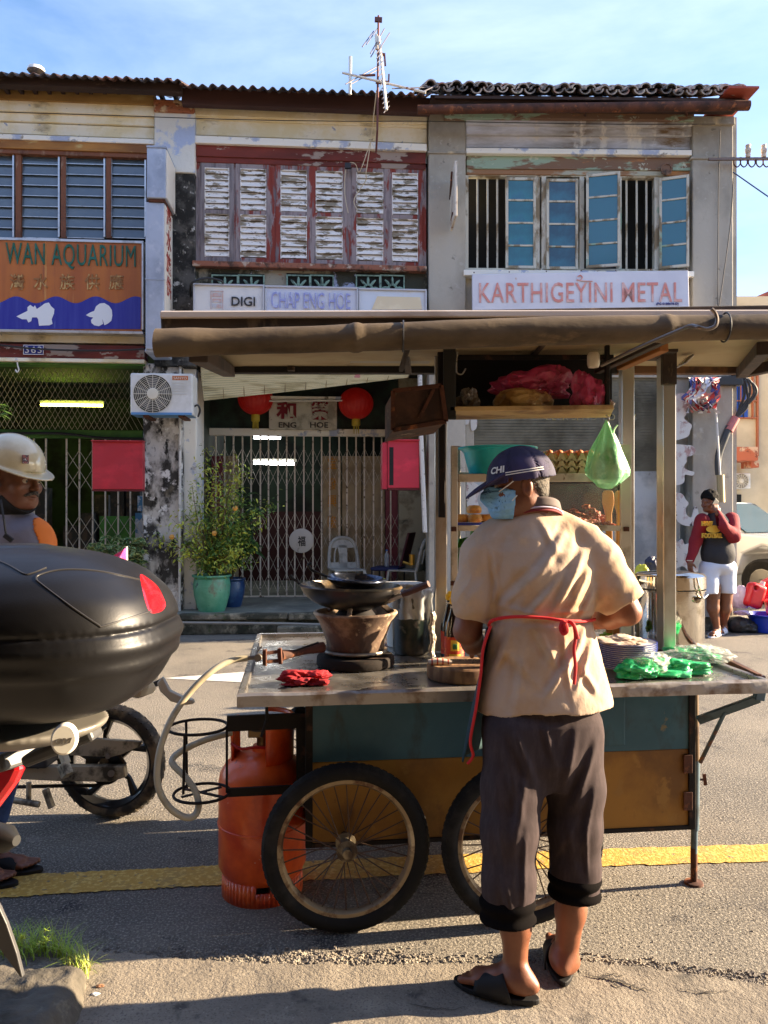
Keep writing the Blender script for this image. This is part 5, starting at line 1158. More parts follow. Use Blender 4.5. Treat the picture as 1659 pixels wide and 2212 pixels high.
rimm = mat('rusty_rim', K(150, 132, 104), .5, .5, layers=[(K(92, 66, 48), 12, .50, .60), (K(190, 176, 150), 7, .60, .68)])
spokem = mat('spoke', K(84, 66, 54), .5, .6)
S = None
def tyre_wheel(name, centre, Rr, parent, ax, spokes=32, lug=True):
    """wheel standing in the plane across axis ax"""
    ax = Vector(ax).normalized(); up = Vector((0, 0, 1)); e1 = ax.cross(up).normalized(); e2 = up
    Mx = Matrix(((e1.x, e2.x, ax.x, centre.x), (e1.y, e2.y, ax.y, centre.y), (e1.z, e2.z, ax.z, centre.z), (0, 0, 0, 1)))
    wh = bpy.data.objects.new(name, None); C.objects.link(wh); wh.empty_display_size = .1; wh.parent = parent; wh.location = MW(parent).inverted() @ centre
    b = MB(Mx); n = 96; mn = .030; mj = Rr-mn
    prof = [(mj+mn*math.cos(t), mn*1.0*math.sin(t)) for t in [2*math.pi*i/14 for i in range(15)]]; b.lathe(prof, n=n)
    if lug:
        for i in range(66):
            a = 2*math.pi*i/66; da = math.pi/66*.78
            for sg in (-1, 1):
                aa = a+(da*.9 if sg > 0 else 0); vs = []
                for (rr, z) in ((mj+mn*.93, .010), (mj+mn*.62, .0235)):
                    for dd in (-da*.8, da*.8): vs.append(Vector(((rr)*math.cos(aa+dd), rr*math.sin(aa+dd), sg*z)))
                vo = [Vector((p.x*1.007, p.y*1.007, p.z*1.04)) for p in vs]
                b.add(vs+vo, [(4, 5, 7, 6), (0, 1, 5, 4), (2, 6, 7, 3), (0, 4, 6, 2), (1, 3, 7, 5)])
    b.build('tyre', tyrem, wh)
    b = MB(Mx); r0 = Rr-.060; b.lathe([(r0+.006, -.018), (r0-.006, -.017), (r0-.013, -.008), (r0-.014, .008), (r0-.006, .017), (r0+.006, .018), (r0+.006, -.018)], n=72); b.build('rim', rimm, wh)
    b = MB(Mx)
    for i in range(spokes):
        a = 2*math.pi*i/spokes; sg = 1 if i % 2 else -1; aa = a+(.32 if (i//2) % 2 else -.32); b.cyl(Vector((.030*math.cos(aa), .030*math.sin(aa), sg*.035)), Vector(((r0-.012)*math.cos(a), (r0-.012)*math.sin(a), 0)), .0024, n=5)
    b.build('spokes', spokem, wh)
    b = MB(Mx); b.lathe([(0, -.06), (.016, -.06), (.018, -.045), (.036, -.038), (.036, -.030), (.022, -.026), (.022, .026), (.036, .030), (.036, .038), (.026, .046), (.022, .058), (0, .060)], n=24); b.build('hub', mat('greasy_hub', K(130, 118, 96), .4, .6, layers=[(K(60, 48, 40), 9, .5, .6)]), wh)
    return wh
def cart():
    global S
    s = S = thing('food_cart', 'hawker food cart with steel counter, blue and ochre side, bicycle wheels and a canopy', 'food cart', Q.loc(.85, -.6, 0), Q.a)
    t = .850
    # counter tray
    def qp(X, Y, Z): return Q.M @ Vector((X, Y, Z))
    Lx, Dy = 1.86, 1.26
    b = Q.mb(); b.grid(lambda a, c: Vector((.02+(Lx-.04)*a, .02+(Dy-.04)*c, t-.012+.0025*mnoise.noise(Vector((a*9, c*6, 1))))), 60, 40); b.build('counter_top', steel, s)
    b = Q.mb(); n = 60
    def lip(a, k):
        pr = [(.022, t-.012), (.014, t+.004), (.003, t+.004), (-.004, t-.004), (-.003, t-.041), (.010, t-.043)][k]
        w_ = .0025*mnoise.noise(Vector((a*14, k*.3, 0)))
        return Vector((-.004+(Lx+.008)*a, pr[0]+w_, pr[1]+w_*.8))
    b.grid(lambda a, c: lip(a, int(round(c*5))), n, 5); b.build('counter_edge', tinm, s)
    b = Q.mb(); b.box(-.006, .0, t-.043, .022, Dy, t+.004); b.build('counter_edge', steel, s, bevel=.006); b = Q.mb(); b.box(Lx-.022, .0, t-.043, Lx+.006, Dy, t+.004); b.build('counter_edge', steel, s, bevel=.006); b = Q.mb(); b.box(0, Dy-.02, t-.043, Lx, Dy+.004, t+.006); b.build('counter_edge', steel, s, bevel=.006)
    b = Q.mb(); b.box(.02, .03, t-.045, Lx-.02, Dy-.03, t-.022); b.build('counter_board', woodd, s)
    b = MB(); b.beam(P(1640, 1462, 2.80), P(1530, 1408, 3.35), .02, .02); b.build('side_rail', rust, s, bevel=.003)
    # body
    off = -.20; X0, X1 = Q.X(662, off), Q.X(1499, off); Y0 = .20; Y1 = 1.05; zb = Q.Z(1400, 1789, off); zm = .555; zt = t-.045
    b = Q.mb(); b.box(X0, Y0, zm, X1, Y1, zt); b.build('side_panel', bluep, s, bevel=.004, label=None) if False else b.build('side_panel', bluep, s, bevel=.004)
    b = Q.mb(); b.box(X0+.002, Y0+.003, zb, X1-.002, Y1-.003, zm); b.build('side_panel', yelp, s, bevel=.004)
    b = Q.mb()
    for (a, c) in ((X0-.004, X0+.022), (X1-.022, X1+.004)): b.box(a, Y0-.006, zb-.01, c, Y0+.02, zt)
    b.box(X0, Y0-.004, zb-.012, X1, Y0+.02, zb+.004); b.build('corner_iron', dkiron, s, bevel=.002)
    b = Q.mb(); xa, xb = Q.X(1295, off), Q.X(1338, off); b.box(xa-.04, Y0-.008, .58, xb+.02, Y0-.001, .79); b.build('hatch', bluep, s, bevel=.004)
    b = Q.mb(); xh = Q.X(1486, off)
    for zz in (.50, .36): b = Q.mb(); b.box(xh-.02, Y0-.008, zz-.035, xh+.015, Y0-.002, zz+.035); b.build('hinge', rust, s, bevel=.002)
    b = Q.mb(); b.box(X0+.05, .26, .25, X1-.3, .32, .29); b.build('chassis_beam', dkiron, s)
    for (u, yy) in ((748, 2.66), (1130, 2.70)):
        c = Vector(((u-U0)*yy/F, yy, .291)); tyre_wheel('wheel', c, .291, s, Q.M.to_3x3() @ Vector((0, 1, 0)))
        c2 = c+Q.M.to_3x3() @ Vector((0, 1.04, 0)); tyre_wheel('wheel', c2, .291, s, Q.M.to_3x3() @ Vector((0, 1, 0)))
        b = MB(); b.cyl(c, c2, .014, n=10); b.build('axle', dkiron, s)
    # prop leg at the right
    b = MB(); b.cyl(P(1500, 1500, 2.98), P(1502, 1642, 2.98), .0155, n=14); b.build('prop_leg', mat('leg_brown', K(104, 84, 62), .5, .3, layers=[(K(70, 50, 38), 9, .5, .6)]), s)
    yl = 3.0; b = MB(); b.cyl(P(1502, 1638, yl), P(1500, 1792, yl), .0175, n=14); b.cyl(P(1500, 1790, yl), P(1499, 1842, yl), .013, n=12); b.build('prop_sleeve', bgrey, s)
    ft = P(1499, 1842, yl); b = MB(); b.cyl(Vector((ft.x, ft.y, 0)), Vector((ft.x, ft.y, ft.z+.02)), .013, n=12); b.lathe([(0, 0), (.036, 0), (.034, .008), (.013, .012)], (ft.x, ft.y, 0), 16); b.build('prop_foot', rust, s)
    b = MB(); b.cyl(P(1506, 1684, yl), P(1523, 1684, yl), .004, n=8); b.beam(P(1521, 1672, yl), P(1524, 1696, yl), .012, .006); b.build('wing_bolt', rust, s)
    # push handle bracket
    b = MB(); b.beam(P(1646, 1468, 2.85), P(1638, 1512, 2.85), .035, .03, (0, 1, 0)); b.beam(P(1640, 1508, 2.85), P(1508, 1556, 2.95), .03, .022, (0, 1, 0)); b.beam(P(1566, 1538, 2.9), P(1512, 1648, 2.95), .012, .015, (0, 1, 0)); b.build('push_bracket', bgrey, s, bevel=.003)
    b = MB(); b.beam(P(1646, 1466, 2.85), P(1528, 1404, 3.45), .03, .02); b.build('push_bar', mat('bar_purple', K(72, 54, 60), .5, .4), s, bevel=.003)
    # cylinder holder at the left: two rings and arms
    def ring(u, v, y, r, rad): c = P(u, v, y); return [c+Vector((r*math.cos(a*math.pi/16), r*math.sin(a*math.pi/16), 0)) for a in range(32)]
    y = 2.74; b = MB(); b.tube(ring(428, 1570, y, .103, 0), .0055, 7, closed=True); b.tube(ring(436, 1713, y, .098, 0), .0055, 7, closed=True)
    b.cyl(P(399, 1588, y-.08), P(396, 1716, y-.08), .005, n=7); b.cyl(P(402, 1556, y+.09), P(404, 1705, y+.09), .005, n=7); b.cyl(P(490, 1572, y), P(490, 1712, y), .0045, n=7)
    b.beam(P(392, 1722, y-.03), P(478, 1700, y+.05), .014, .004); b.beam(P(398, 1704, y+.03), P(482, 1722, y-.04), .014, .004); b.build('bottle_holder', dkiron, s)
    b = MB(); b.beam(P(490, 1563, 2.74), P(660, 1556, 2.80), .012, .055, (0, 0, 1)); b.build('holder_arm', dkiron, s); b = MB(); b.beam(P(490, 1712, 2.74), P(645, 1704, 2.80), .012, .030, (0, 0, 1)); b.beam(P(650, 1530, 2.82), P(652, 1740, 2.82), .035, .03, (0, 1, 0)); b.build('holder_arm', dkiron, s)
    b = MB(); b.cyl(P(576, 1528, 2.70), P(577, 1560, 2.70), .006, n=8); b.cyl(P(577, 1552, 2.70), P(564, 1592, 2.68), .005, n=8); b.build('holder_bolt', dkiron, s)
    # posts
    def post(u0, u1, v0, v1, y, d, m, nm='post', bev=.004):
        a, c = P(u0, v1, y), P(u1, v0, y); b = MB(); b.box(a.x, y, a.z, c.x, y+d, c.z); return b.build(nm, m, s, bevel=bev)
    post(1433, 1461, 745, 1407, 3.30, .085, postm); post(1344, 1371, 770, 1392, 3.66, .06, postm); post(940, 966, 745, 1407, 3.32, .06, postm); post(620, 636, 790, 800, 3.66, .05, woodd, 'ceiling_block')
    post(1432, 1463, 742, 830, 3.27, .03, woodd, 'post_head'); post(1424, 1466, 742, 760, 3.22, .2, woodd, 'post_head')
    post(946, 986, 745, 905, 3.18, .03, dkiron, 'hanging_frame'); post(958, 985, 745, 905, 2.98, .02, mt_black, 'hanging_frame'); post(1308, 1318, 745, 882, 3.0, .02, dkiron, 'hanging_rod'); post(948, 962, 905, 1118, 3.25, .03, dkiron, 'knife_strip')
    # canopy
    A0, A1 = P(345, 687, 2.30), P(1960, 682, 2.62); B0, B1 = P(484, 792, 3.74), P(1650, 792, 3.98)
    up = Vector((0, 0, .022)); b = MB(); b.hexa([A0, A1, B1, B0], [A0+up, A1+up, B1+up, B0+up]); b.build('canopy_sheet', roofw, s, bevel=.004)
    dn = Vector((0, 0, .004)); f0, f1 = A0+(B0-A0)*.02, A1+(B1-A1)*.02
    b = MB(); b.hexa([f0-dn*2, f1-dn*2, B1-dn*2, B0-dn*2], [f0-dn, f1-dn, B1-dn, B0-dn]); b.build('canopy_lining', ceilm, s)
    b = MB(); b.beam(P(350, 700, 2.34), P(1950, 672, 2.66), .05, .045); b.build('front_batten', woodd, s, bevel=.004)
    # rolled tarpaulin
    n = 70; pts = []; rr = []
    for i in range(n+1):
        q = i/n; u = 338+(1960-338)*q; v = 741-37*min(1, q*1.23)+1.6*math.sin(q*9); pts.append(P(u, v, 2.24+.36*q)); rr.append(.042+.0022*mnoise.noise(Vector((q*14, 0, 0)))+(.004 if i in (18, 47) else 0))
    b = MB(); m_ = 20
    for i, p in enumerate(pts):
        pass
    def roll(a, c):
        i = min(int(a*n), n-1); f_ = a*n-i; p = pts[i].lerp(pts[i+1], f_) if i < n else pts[n]; th = c*2*math.pi
        r_ = rr[min(i, n)]*(1+.06*math.sin(th*2+a*8)+.05*mnoise.noise(Vector((a*22, math.cos(th)*1.5, math.sin(th)*1.5)))); return p+Vector((0, r_*math.cos(th), r_*1.0*math.sin(th)))
    b.grid(roll, 160, 28); b.add([roll(0, c/28) for c in range(28)], [tuple(range(28))]); b.build('rolled_tarpaulin', tarp, s)
    for uu in (877, 1570):
        q = (uu-338)/1622; i = int(q*n); b = MB(); b.tube([pts[i]+Vector((0, .047*math.cos(a*.4), .047*math.sin(a*.4))) for a in range(16)], .003, 5, closed=True); b.build('tie', wirem, s)
    # rafters and ceiling beams
    def bm(a, c, w_, h_, m=woodd, nm='rafter'): b = MB(); b.beam(P(*a), P(*c), w_, h_); return b.build(nm, m, s, bevel=.004)
    bm((428, 765, 2.42), (494, 803, 3.70), .06, .05); bm((1650, 752, 2.9), (1602, 806, 3.85), .05, .05); bm((1720, 780, 3.4), (1600, 806, 3.9), .05, .05)
    bm((488, 797, 3.69), (1330, 799, 3.84), .05, .045, mat('shaded_beam', (.015, .013, .012), .8)); bm((1330, 799, 3.84), (1650, 799, 3.96), .05, .045, mat('brown_beam', K(110, 78, 52), .75, layers=[(K(70, 50, 38), 7, .5, .6)]))  # left stretch of the back beam is black, its shade put into the colour
    bm((760, 774, 3.45), (935, 776, 3.5), .2, .004, mat('ceiling_patch', K(150, 146, 134), .7), 'ceiling_patch'); bm((876, 760, 3.3), (882, 805, 3.6), .03, .02); bm((866, 800, 3.2), (886, 735, 2.9), .02, .015)
    bm((990, 772, 3.15), (1325, 772, 3.15), .02, .02, dkiron); bm((1290, 800, 3.2), (1440, 730, 2.7), .03, .03); bm((1180, 735, 2.9), (1150, 770, 3.3), .02, .02); bm((1340, 790, 3.3), (1435, 748, 3.0), .04, .04, mat('orange_wood', K(150, 96, 50), .7)); bm((1470, 790, 3.4), (1490, 770, 3.4), .1, .01, steel, 'ceiling_patch')
    b = MB(); b.tube(spline([P(1100, 745, 3.2), P(1115, 758, 3.2), P(1145, 752, 3.2), P(1150, 742, 3.2)], 5), .006, 6); b.tube(spline([P(1180, 742, 3.2), P(1210, 752, 3.2), P(1250, 748, 3.2), P(1290, 742, 3.2)], 5), .005, 6); b.build('ceiling_wire', wirem, s)
    # hanging shelf under the canopy
    b = MB(); b.hexa([P(972, 888, 2.98), P(1326, 884, 2.98), P(1318, 902, 3.32), P(976, 907, 3.32)], [p+Vector((0, 0, .018)) for p in (P(972, 888, 2.98), P(1326, 884, 2.98), P(1318, 902, 3.32), P(976, 907, 3.32))]); b.build('hanging_shelf', mat('shelf_board', K(186, 160, 112), .7, layers=[(K(120, 92, 60), 3, .5, .62)]), s, bevel=.003)
    b = MB(); b.hexa([P(980, 900, 3.33), P(1322, 900, 3.33), P(1322, 900, 3.36), P(980, 900, 3.36)], [P(980, 770, 3.33), P(1322, 770, 3.33), P(1322, 770, 3.36), P(980, 770, 3.36)]); b.build('back_board', mat('near_black_board', (.010, .009, .008), .85), s)  # plain near-black board closing the back of the shelf
    # rusty side box
    q4 = [(848, 930), (964, 911), (953, 833), (849, 845)]; a = [P(u, v, 2.98) for u, v in q4]; c = [P(829.5+(u-829.5)*2.98/3.3*1.0-6, V0+(v-V0)*1.0+10, 3.3) for u, v in q4]
    a_ = [P(u, v, 2.98) for u, v in q4]; c_ = [p+Vector((-.03, .26, -.02)) for p in a_]; b = MB(); b.hexa(a_, c_); b.build('side_box', mat('rusty_box', K(86, 58, 44), .85, .2, layers=[(K(54, 38, 32), 5, .46, .6), (K(130, 112, 92), 8, .60, .68)], bump=[(40, .3, .005)]), s, bevel=.004)
    b = MB(); e = .012
    for i in range(4): b.beam(a_[i]+Vector((0, -.004, 0)), a_[(i+1) % 4]+Vector((0, -.004, 0)), .016, .012, (0, 1, 0))
    b.beam(a_[0].lerp(a_[1], .5)+Vector((0, -.004, .03)), a_[2].lerp(a_[3], .15)+Vector((0, -.004, -.01)), .012, .01, (0, 1, 0)); b.build('box_frame', rust, s)
    # display cabinet
    fm = mat('cabinet_frame', K(196, 190, 178), .45, .35, layers=[(K(150, 140, 122), 6, .52, .64), (K(110, 84, 60), 13, .66, .72)])
    def sbar(u0, v0, u1, v1, y, d, nm='cabinet_frame', m=fm): a, c = P(u0, v1, y), P(u1, v0, y); b = MB(); b.box(a.x, y, a.z, c.x, y+d, c.z); return b.build(nm, m, s, bevel=.003)
    for yy, dd in ((3.36, .02), (3.62, .02)):
        du = 0 if yy < 3.4 else 6
        sbar(974+du, 963, 989+du, 1402, yy, dd); sbar(1341-2*du, 960, 1364-2*du, 1402, yy, dd)
        for (v0, v1) in ((1023, 1041), (1135, 1147), (1256, 1268)): sbar(989+du, v0-(du*.6), 1341-2*du, v1-du*.9, yy, dd, 'cabinet_rail')
    for v in (1026, 1138, 1259):
        a = P(985, v, 3.38); c = P(1344, v, 3.38); b = MB(); b.box(a.x, 3.38, a.z-.006, c.x, 3.62, a.z); b.build('cabinet_shelf', mat('shelf_glass', K(170, 170, 160), .3), s)
    a = P(1120, 1136, 3.61); c = P(1341, 1040, 3.61); b = MB(); b.box(a.x, 3.612, a.z, c.x, 3.615, c.z); b.build('cabinet_sheet', mat('dim_interior_sheet', (.03, .03, .03), .08, alpha=.85), s)  # dark sheet behind the food; its colour stands in for the dim interior
    a = P(1160, 1136, 3.37); c = P(1335, 1044, 3.37); b = MB(); b.box(a.x, 3.37, a.z, c.x, 3.373, c.z); b.build('cabinet_sheet', mat('clear_glass', (.8, .8, .78), .05, alpha=.10), s)
    for (u, v) in ((980, 1143), (1353, 1143), (979, 1260), (1352, 1258)): p = P(u, v, 3.355); b = MB(); b.box(p.x-.012, 3.35, p.z-.01, p.x+.012, 3.358, p.z+.01); b.build('hinge', rust, s, bevel=.002)
    p = P(1282, 778, 2.95); b = MB(); b.lathe([(0, -.028), (.02, -.028), (.024, -.015), (.024, .018), (.018, .028), (0, .028)], p, 16); b.build('lamp_socket', mat('socket_cream', K(206, 200, 184), .5), s)
    for uh, vh, yh in ((990, 780, 2.9), ): 
        b = MB(); b.tube(spline([P(uh-2, 760, yh), P(uh-4, 795, yh), P(uh-2, 806, yh), P(uh+8, 808, yh), P(uh+16, 796, yh)], 5), .0028, 6); b.build('wire_hook', steel, s)
    b = MB(); b.tube(spline([P(1298, 790, 2.5), P(1400, 742, 2.4), P(1470, 712, 2.3), P(1492, 704, 2.24), P(1508, 706, 2.20), P(1528, 711, 2.20), P(1545, 704, 2.20), P(1549, 690, 2.20), P(1545, 676, 2.20), P(1537, 667, 2.20)], 6), .0058, 8); b.build('pole_hook', mat('hook_iron', K(110, 100, 92), .4, .7), s)
cart()

# --- things on the counter
TT = .842
def crumple(name, c, r, seed, amp, m, label, cat, fold=6, sq=.0, parent=None, rz=0, group=None, wisps=0):
    rr = random.Random(seed); b = MB(); nu, nv = 84, 42; off = Vector((seed*3.1, seed*1.7, seed*.9)); Rz = Matrix.Rotation(rz, 3, 'Z')
    def fn(a, t):
        th = a*2*math.pi; ph = (t-.5)*math.pi; d = Vector((math.cos(ph)*math.cos(th), math.cos(ph)*math.sin(th), math.sin(ph)))
        q = d*fold*.24+off; n1 = mnoise.noise(q); n2 = 1-abs(mnoise.noise(q*2.1+Vector((5, 0, 0))))*2.2; n3 = 1-abs(mnoise.noise(q*4.7))*2
        k = 1+amp*(n1*1.2+.42*n2+.10*n3-.25); p = Rz @ Vector((d.x*r[0]*k, d.y*r[1]*k, d.z*r[2]*k)); p.z = max(p.z, -r[2]*.55); return p+c+Vector((0, 0, r[2]*.55))
    b.grid(fn, nu, nv); o = b.build(name, m, parent, recalc=False)
    if parent is None: tag(o, label, cat, group)
    return o
crumple('cleaning_rag', T(657, 1476, TT), (.083, .045, .028), 3, .55, mat('red_cloth', K(170, 28, 40), .85, layers=[(K(120, 16, 28), 12, .5, .62)], bump=[(300, .2, .002)]), 'crumpled red rag at the front left corner of the steel counter', 'rag', 7)
# clay stove on an iron turntable
sy = 3.07; sc = P(768, 1430, sy); sc.z = TT
def stove():
    s = thing('clay_stove', 'round clay charcoal-style gas stove on a black iron slab', 'stove', sc)
    b = MB(); b.lathe([(0, 0), (.152, 0), (.156, .006), (.154, .034), (.148, .040), (0, .040)], sc, 48); b.build('base_slab', mat('slab_iron', (.016, .012, .010), .85, spec=.2, layers=[((.09, .05, .035), 8, .55, .65)], bump=[(30, .3, .006)]), s)
    clay = mat('burnt_clay', K(190, 166, 136), .85, layers=[(K(96, 74, 58), 3.2, .42, .56), (K(60, 44, 36), 4.5, .56, .68, (1, 1, .5)), (K(214, 190, 156), 7, .60, .68)], bump=[(40, .25, .005), (9, .3, .012)])
    b = MB(); b.lathe([(0, .048), (.105, .048), (.112, .056), (.118, .10), (.136, .150), (.148, .178), (.162, .196), (.168, .206), (.166, .214), (.155, .214), (.148, .206), (.120, .16), (.1, .12), (0, .11)], sc, 56); b.build('clay_body', clay, s)
    b = MB(); b.tube([sc+Vector((.122*math.cos(a*math.pi/20), .122*math.sin(a*math.pi/20), .058)) for a in range(40)], .007, 7, closed=True); b.build('band', mat('grey_band', K(130, 122, 110), .5, .6), s)
    for a in (20, 140, 262): d = Vector((math.cos(R(a)), math.sin(R(a)), 0)); b = MB(); b.beam(sc+d*.155+Vector((0, 0, .20)), sc+d*.10+Vector((0, 0, .245)), .016, .022); b.build('pot_rest', clay, s, bevel=.004)
    b = MB(); b.lathe([(0, .22), (.06, .225), (.08, .20)], sc, 20); b.build('burner_head', dkiron, s)
    b = MB(); b.tube([P(698, 1398, sy-.08), P(690, 1399, sy-.09), P(664, 1405, sy-.12), P(640, 1411, sy-.15)], [.021, .021, .014, .012], 12); b.tube([P(640, 1411, sy-.15), P(606, 1416, sy-.2)], [.012, .022], 12); b.build('burner_pipe', rust, s)
    b = MB(); b.beam(P(604, 1407, 2.82), P(570, 1412, 2.8), .012, .012, (0, 1, 0)); b.beam(P(604, 1427, 2.82), P(570, 1430, 2.8), .012, .012, (0, 1, 0)); b.beam(P(604, 1400, 2.82), P(606, 1434, 2.82), .014, .02, (0, 1, 0)); b.beam(P(572, 1403, 2.8), P(572, 1438, 2.8), .014, .022, (0, 1, 0)); b.build('air_mixer', rust, s, bevel=.002)
    b = MB(); b.cyl(P(572, 1418, 2.8), P(533, 1422, 2.78), .008, n=10); b.lathe([(.0, -.012), (.014, -.012), (.014, .012), (0, .012)], P(558, 1420, 2.78), 14, Matrix.Rotation(R(90), 4, 'X')); b.beam(P(556, 1408, 2.77), P(566, 1396, 2.77), .008, .006); b.build('gas_tap', mat('tap_grey', K(120, 112, 104), .4, .7), s, bevel=.001)
    b = MB(); b.cyl(P(688, 1388, 2.95), P(630, 1408, 2.9), .004, n=6); b.build('rod', dkiron, s)
stove()
def wok(name, c, rr, depth, tilt, label, handle, m, inner):
    s = thing(name, label, 'wok', c, 0, 'woks on the stove'); Mx = Matrix.Rotation(R(tilt[0]), 4, 'X') @ Matrix.Rotation(R(tilt[1]), 4, 'Y')
    prof = [(0, 0)]+[(rr*math.sin(t*math.pi/2*.92)/math.sin(math.pi/2*.92), depth*(1-math.cos(t*math.pi/2*.92))/(1-math.cos(math.pi/2*.92))) for t in [i/10 for i in range(1, 11)]]
    b = MB(); b.lathe(prof, c, 56, Mx); b.v = b.v; b.build('bowl', m, s, solid=0)
    b = MB(); b.lathe([(r_*.975, z+.004) for r_, z in prof]+[(rr, prof[-1][1]+.001), (rr*1.012, prof[-1][1]-.002), (rr*1.008, prof[-1][1]-.005)], c, 56, Mx); b.build('inner_face', inner, s)
    b = MB(); b.tube(spline(handle, 5), .0055, 8); b.build('handle', m, s)
    return s
wk = mat('wok_black', (.007, .007, .009), .42, .3, layers=[((.06, .045, .035), 7, .56, .68)]); wki = mat('wok_inside', (.06, .05, .045), .28, .6, layers=[((.35, .24, .12), 6, .50, .62), ((.02, .02, .02), 3, .5, .6)], bump=[(60, .3, .004)])
wc = Vector((P(757, 1290, sy).x, sy, TT+.215)); wok('wok', wc, .204, .100, (0, 1.5), 'large black wok with oily brown inside resting on the clay stove', [wc+Vector((-.198, 0, .100)), wc+Vector((-.214, -.01, .118)), wc+Vector((-.230, -.01, .128)), wc+Vector((-.238, -.01, .142))], wk, wki)
wc2 = Vector((P(768, 1270, sy+.06).x, sy+.05, TT+.296)); wok('wok', wc2, .120, .045, (3, 4), 'smaller blue black wok lying inside the large one, handle to the upper left', [wc2+Vector((-.10, 0, .045)), wc2+Vector((-.14, -.02, .062)), wc2+Vector((-.175, -.02, .078)), wc2+Vector((-.19, -.02, .098)), wc2+Vector((-.175, -.02, .104))], wk, mat('wok_sheen', (.05, .06, .09), .22, .8, layers=[((.22, .22, .24), 40, .56, .62)]))
def spatula():
    s = thing('wok_spatula', 'wok spatula with dark wooden handle leaning out of the large wok', 'spatula', P(820, 1308, 3.0)); b = MB(); b.tube([P(800, 1302, 3.02), P(830, 1300, 3.0), P(872, 1283, 2.97)], [.012, .014, .010], 10); b.build('blade', steel, s)
    b = MB(); b.tube([P(869, 1284, 2.972), P(880, 1280, 2.965), P(926, 1261, 2.93)], [.0115, .013, .0135], 12); b.build('handle', mat('handle_wood', K(70, 38, 28), .5), s)
spatula()
def hose():
    pts = [P(534, 1422, 2.78), P(500, 1427, 2.76), P(460, 1448, 2.72), P(415, 1490, 2.68), P(375, 1545, 2.65), P(348, 1610, 2.63), P(339, 1670, 2.62), P(346, 1712, 2.62), P(368, 1746, 2.62), P(398, 1765, 2.63), P(420, 1762, 2.64), P(429, 1738, 2.66), P(420, 1705, 2.68), P(398, 1676, 2.70), P(374, 1652, 2.72), P(375, 1636, 2.74), P(400, 1618, 2.77), P(445, 1598, 2.82), P(500, 1583, 2.88)]
    b = MB(); b.tube(spline(pts, 8), .0115, 12); tag(b.build('gas_hose', mat('hose_grey', K(170, 162, 140), .45, layers=[(K(136, 124, 96), 5, .5, .64)])), 'pale rubber gas hose looping from the stove to the orange cylinder', 'hose')
hose()
def cylinder():
    c = Vector(((567-U0)*2.96/F, 2.96, 0)); s = thing('gas_cylinder', 'scuffed orange gas cylinder standing behind the left cart wheel', 'gas cylinder', c)
    om = mat('orange_enamel', K(242, 102, 34), .42, layers=[(K(200, 64, 24), 3, .45, .62), (K(140, 64, 40), 9, .64, .69), (K(230, 190, 160), 14, .69, .72)], coat=.25, roughvar=.12)
    z = 0; b = MB(); prof = [(0, .045), (.10, .05), (.148, .075), (.166, .11), (.1665, .26), (.170, .262), (.170, .270), (.1665, .272), (.1665, .42), (.160, .456), (.140, .49), (.11, .515), (.07, .53), (.04, .536), (.036, .555), (0, .555)]
    b.lathe(prof, c, 56); b.build('body', om, s)
    b = MB(); n = 56
    for i in range(n):
        a0, a1 = 2*math.pi*i/n, 2*math.pi*(i+1)/n; cut = (i % 14) in (0, 1, 2); zt_ = .052 if cut else .082
        for (r0, r1, z0, z1) in ((.150, .150, 0, zt_), ):
            b.add([c+Vector((r0*math.cos(a), r0*math.sin(a), z)) for a, z in ((a0, z0), (a1, z0), (a1, z1), (a0, z1))], [(0, 1, 2, 3)], True)
    b.build('foot_ring', om, s, solid=.008)
    for (a0, a1, z1) in ((R(150), R(205), .655), (R(-75), R(25), .665)):
        b = MB(); m_ = 12; vs = []
        for i in range(m_+1):
            a = a0+(a1-a0)*i/m_
            for z in (.49, .56, z1-.015, z1): rr = .115 if z < .6 else .118; vs.append(c+Vector((rr*math.cos(a), rr*math.sin(a), z)))
        b.add(vs, [(i*4+j, i*4+j+1, (i+1)*4+j+1, (i+1)*4+j) for i in range(m_) for j in range(3)], True); b.build('collar', om, s, solid=.010)
    b = MB(); b.tube([c+Vector((.118*math.cos(R(a)), .118*math.sin(R(a)), .662)) for a in range(-80, 100, 10)], .010, 8); b.build('carry_ring', om, s)
    b = MB(); b.lathe([(0, .55), (.022, .55), (.022, .60), (.014, .605), (.014, .62), (0, .62)], c, 14); b.beam(c+Vector((-.05, -.02, .605)), c+Vector((.01, -.02, .605)), .03, .03); b.build('valve', mat('valve_brass', K(120, 100, 70), .4, .7), s, bevel=.003)
    b = MB(); b.lathe([(0, .60), (.04, .60), (.045, .615), (.04, .64), (0, .645)], c+Vector((-.005, -.02, .02)), 18); b.build('regulator', mat('regulator_dark', (.04, .038, .036), .5), s)
    b = MB(); b.tube(spline([c+Vector((-.11, -.05, .575)), c+Vector((-.07, -.07, .56)), c+Vector((-.02, -.07, .565)), c+Vector((.03, -.06, .56))], 5), .006, 6); b.build('seal_cord', mat('seal_red', K(170, 30, 24), .5), s)
cylinder()
